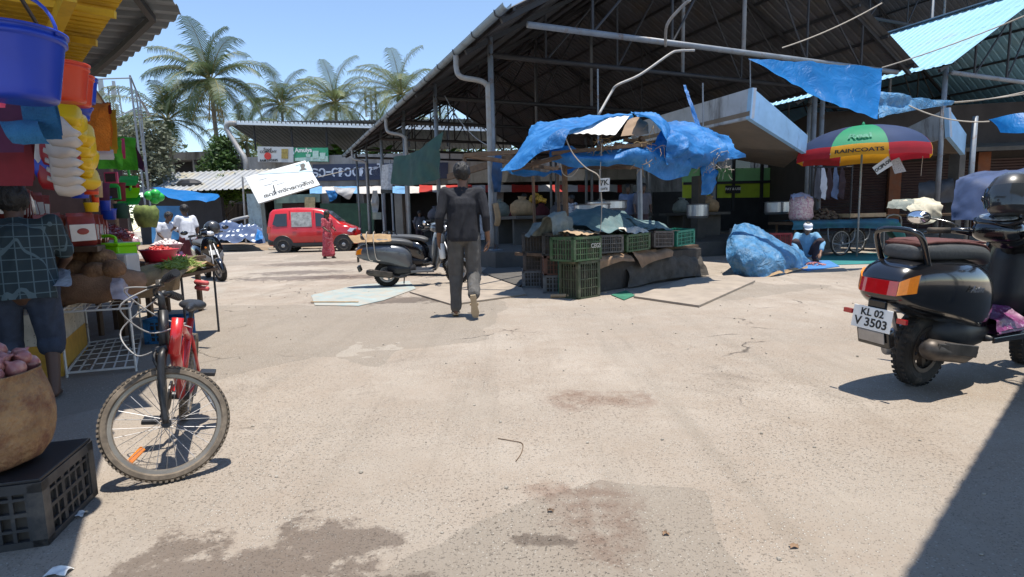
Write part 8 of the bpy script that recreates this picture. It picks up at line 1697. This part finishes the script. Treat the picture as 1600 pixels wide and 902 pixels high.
# white wire rack
T = thing('wire_rack', 'white painted wire rack with grid base carrying the coconut sack', 'rack', (F0 + F1 + B1 + B0) / 4)
m_wr = M('chipped_white_paint', (.62, .60, .56), .5, 0, .15, 12, dirt=(.25, .16, .1), dscale=12, dlo=.58)
U_ = V(0, 0, 1)
for nm, p in zip('abcd', (F0, F1, B1, B0)): b = MB(); b.tube([p, p + U_ * rz_], .009, 6); b.build('leg', m_wr, T, world=True)
for zz, nm in ((.035, 'base_grid'), (rz_, 'top_grid')):
    b = MB(); cr = [p + U_ * zz for p in (F0, F1, B1, B0)]
    for i in range(4): b.beam(cr[i], cr[(i + 1) % 4], .014, .014)
    for k in range(1, 6): f = k / 6; b.beam(cr[0].lerp(cr[1], f), cr[3].lerp(cr[2], f), .011, .006)
    for k in range(1, 6): f = k / 6; b.beam(cr[0].lerp(cr[3], f) + U_ * .003, cr[1].lerp(cr[2], f) + U_ * .003, .011, .006)
    b.build(nm, m_wr, T, world=True)
# printed carton with yellow lower half left of the rack
T = thing('carton', 'tall carton with printed cream top and yellow lower half left of the wire rack', 'carton', G(98, 585)); c = G(100, 588); dx = (G(138, 545) - c)
b = MB(); nn_ = V(-dx.y, dx.x, 0).normalized() * .35; b.prism([c, c + dx, c + dx + nn_, c + nn_], (0, 0, .25)); b.build('lower', M('ochre_carton', (.50, .28, .04), .8, 0, .2, 8), T, world=True)
b = MB(); b.prism([c + U_ * .252, c + dx + U_ * .252, c + dx + nn_ + U_ * .252, c + nn_ + U_ * .252], (0, 0, .24)); b.build('upper', M('printed_carton', (.50, .45, .36), .8, 0, .2, 8, dirt=(.12, .10, .08), dscale=38, dlo=.60, dhi=.62), T, world=True)
b = MB(); b.sheet([[A(74, 446, 3.6), A(112, 448, 3.5)], [A(76, 420, 3.9), A(110, 422, 3.8)]], 8, 6, .02, 6, 2); b.build('newspaper', M('grey_newsprint', (.33, .36, .40), .9, 0, .4, 30), world=True, smooth=True, label='folded grey newspaper beside the coconut sack', cat='newspaper')
# onion sack on black crate
ca = G(76, 852); cb_ = G(152, 772); dc = (cb_ - ca); w_ = dc.length; dc.normalize(); ang = math.atan2(dc.y, dc.x); nc = V(-dc.y, dc.x, 0)
crate('black crate with lid at the lower left corner under the onion sack', ca + dc * w_ / 2 + nc * .26, w_, .52, .235, m_c_black, ang, group='black crates at the lower left')
b = MB(); q = [ca + dc * .0, ca + dc * w_, ca + dc * w_ + nc * .52, ca + nc * .52]; b.prism([p + U_ * .236 for p in q], (0, 0, .012)); b.build('board', m_black, world=True, label='dark board laid over the black crate at lower left', cat='board', bevel=.003)
sc_ = ca + dc * w_ * .42 + nc * .24; SR = .185
b = MB(); prof = [(0, .0), (SR * .75, .003), (SR * .98, .05), (SR * 1.10, .14), (SR * 1.12, .23), (SR * 1.04, .31), (SR * .99, .345), (SR * 1.02, .352), (SR * 1.0, .36), (SR * .93, .35), (SR * .9, .30), (0, .27)]
b.lathe(prof, 56, Matrix.Translation(sc_ + U_ * .25)); o2 = []
for p in b.v:
    r3 = (p - sc_ - U_ * .25); nrm3 = V(r3.x, r3.y, 0); nrm3 = nrm3.normalized() if nrm3.length > 1e-4 else V(0, 0, 0); o2.append(p + nrm3 * (.026 * abs(mnoise.noise(p * 15)) + .012 * mnoise.noise(p * 6) + .018 * (.4 - abs(mnoise.noise(V(math.atan2(r3.y, r3.x) * 3.2, r3.z * 2.5, 1)))) ))
b.v = o2
b.build('onion_sack', M('thin_gunny', (.33, .20, .10), .95, 0, .3, 9, 1.0, 55, bd=.018, dirt=(.19, .085, .05), dscale=11, dlo=.45, dhi=.65), world=True, smooth=True, label='open gunny sack bulging with onions on the black crate at lower left', cat='sack', sub=1)
rd = random.Random(3); m_on = M('onion', (.36, .13, .12), .38, 0, .25, 14, coat=.3, dirt=(.50, .28, .20), dscale=16, dlo=.5, dhi=.7)
k = 0; pts = []
while len(pts) < 30 and k < 6000:
    k += 1; a = rd.uniform(0, 6.28); q = SR * .86 * math.sqrt(rd.random()); zz = .335 + .075 * (1 - (q / SR) ** 2) + (0.025 if k % 5 == 0 else 0); p = sc_ + V(q * math.cos(a), q * math.sin(a), .25 + zz)
    if all((p - x).length > .046 for x in pts): pts.append(p)
OB = None
for i, p in enumerate(pts):
    if OB is None:
        b = MB(); b.lathe([(0, -.028), (.012, -.027), (.026, -.016), (.032, 0), (.028, .014), (.014, .024), (.006, .031), (.004, .040), (0, .041)], 18); OB = b.build('onion', m_on, loc=p, smooth=True); o = OB
    else: o = OB.copy(); COL.objects.link(o); o.location = p
    o.rotation_euler = (rd.uniform(-1.2, 1.2), rd.uniform(-1.2, 1.2), rd.uniform(0, 6)); s_ = rd.uniform(.85, 1.2); o.scale = (s_, s_, s_)
    tag(o, 'reddish onion heaped in the open gunny sack at lower left', 'onion', 'onions in the gunny sack')
# litter
rd = random.Random(21)
for k, (px, py, s_, lab) in enumerate(((122, 806, .03, 'scrap of crumpled white paper by the black crate'), (92, 896, .035, 'crumpled paper at the bottom left edge'), (1040, 836, .012, 'small brownish scrap on the ground at the bottom right of centre'), (1240, 856, .014, 'small brown scrap on the ground at the bottom right'), (860, 800, .012, 'dark twig end on the stained patch in the foreground'))):
    c = G(px, py); b = MB(); b.sheet([[c + V(-s_, -s_ * .6, .002), c + V(0, -s_ * .7, .010), c + V(s_, -s_ * .5, .002)], [c + V(-s_ * .9, s_ * .2, .012), c + V(0, 0, .004), c + V(s_, .1 * s_, .014)], [c + V(-s_, s_ * .7, .002), c + V(0, s_ * .6, .012), c + V(s_, s_ * .6, .003)]], 10, 10, .005, 40, k); b.build('scrap', m_white if k < 2 else m_browncl if k < 4 else m_wood, world=True, smooth=True, label=lab, cat='litter')
b = MB(); b.tube(spline([G(778, 686) + V(0, 0, .003), G(800, 690) + V(0, 0, .004), G(816, 694) + V(0, 0, .003), G(815, 708) + V(0, 0, .003), G(806, 722) + V(0, 0, .004)], 5), .0022, 5); b.build('string', m_wood, world=True, label='bit of brown string lying in the middle of the road', cat='string')
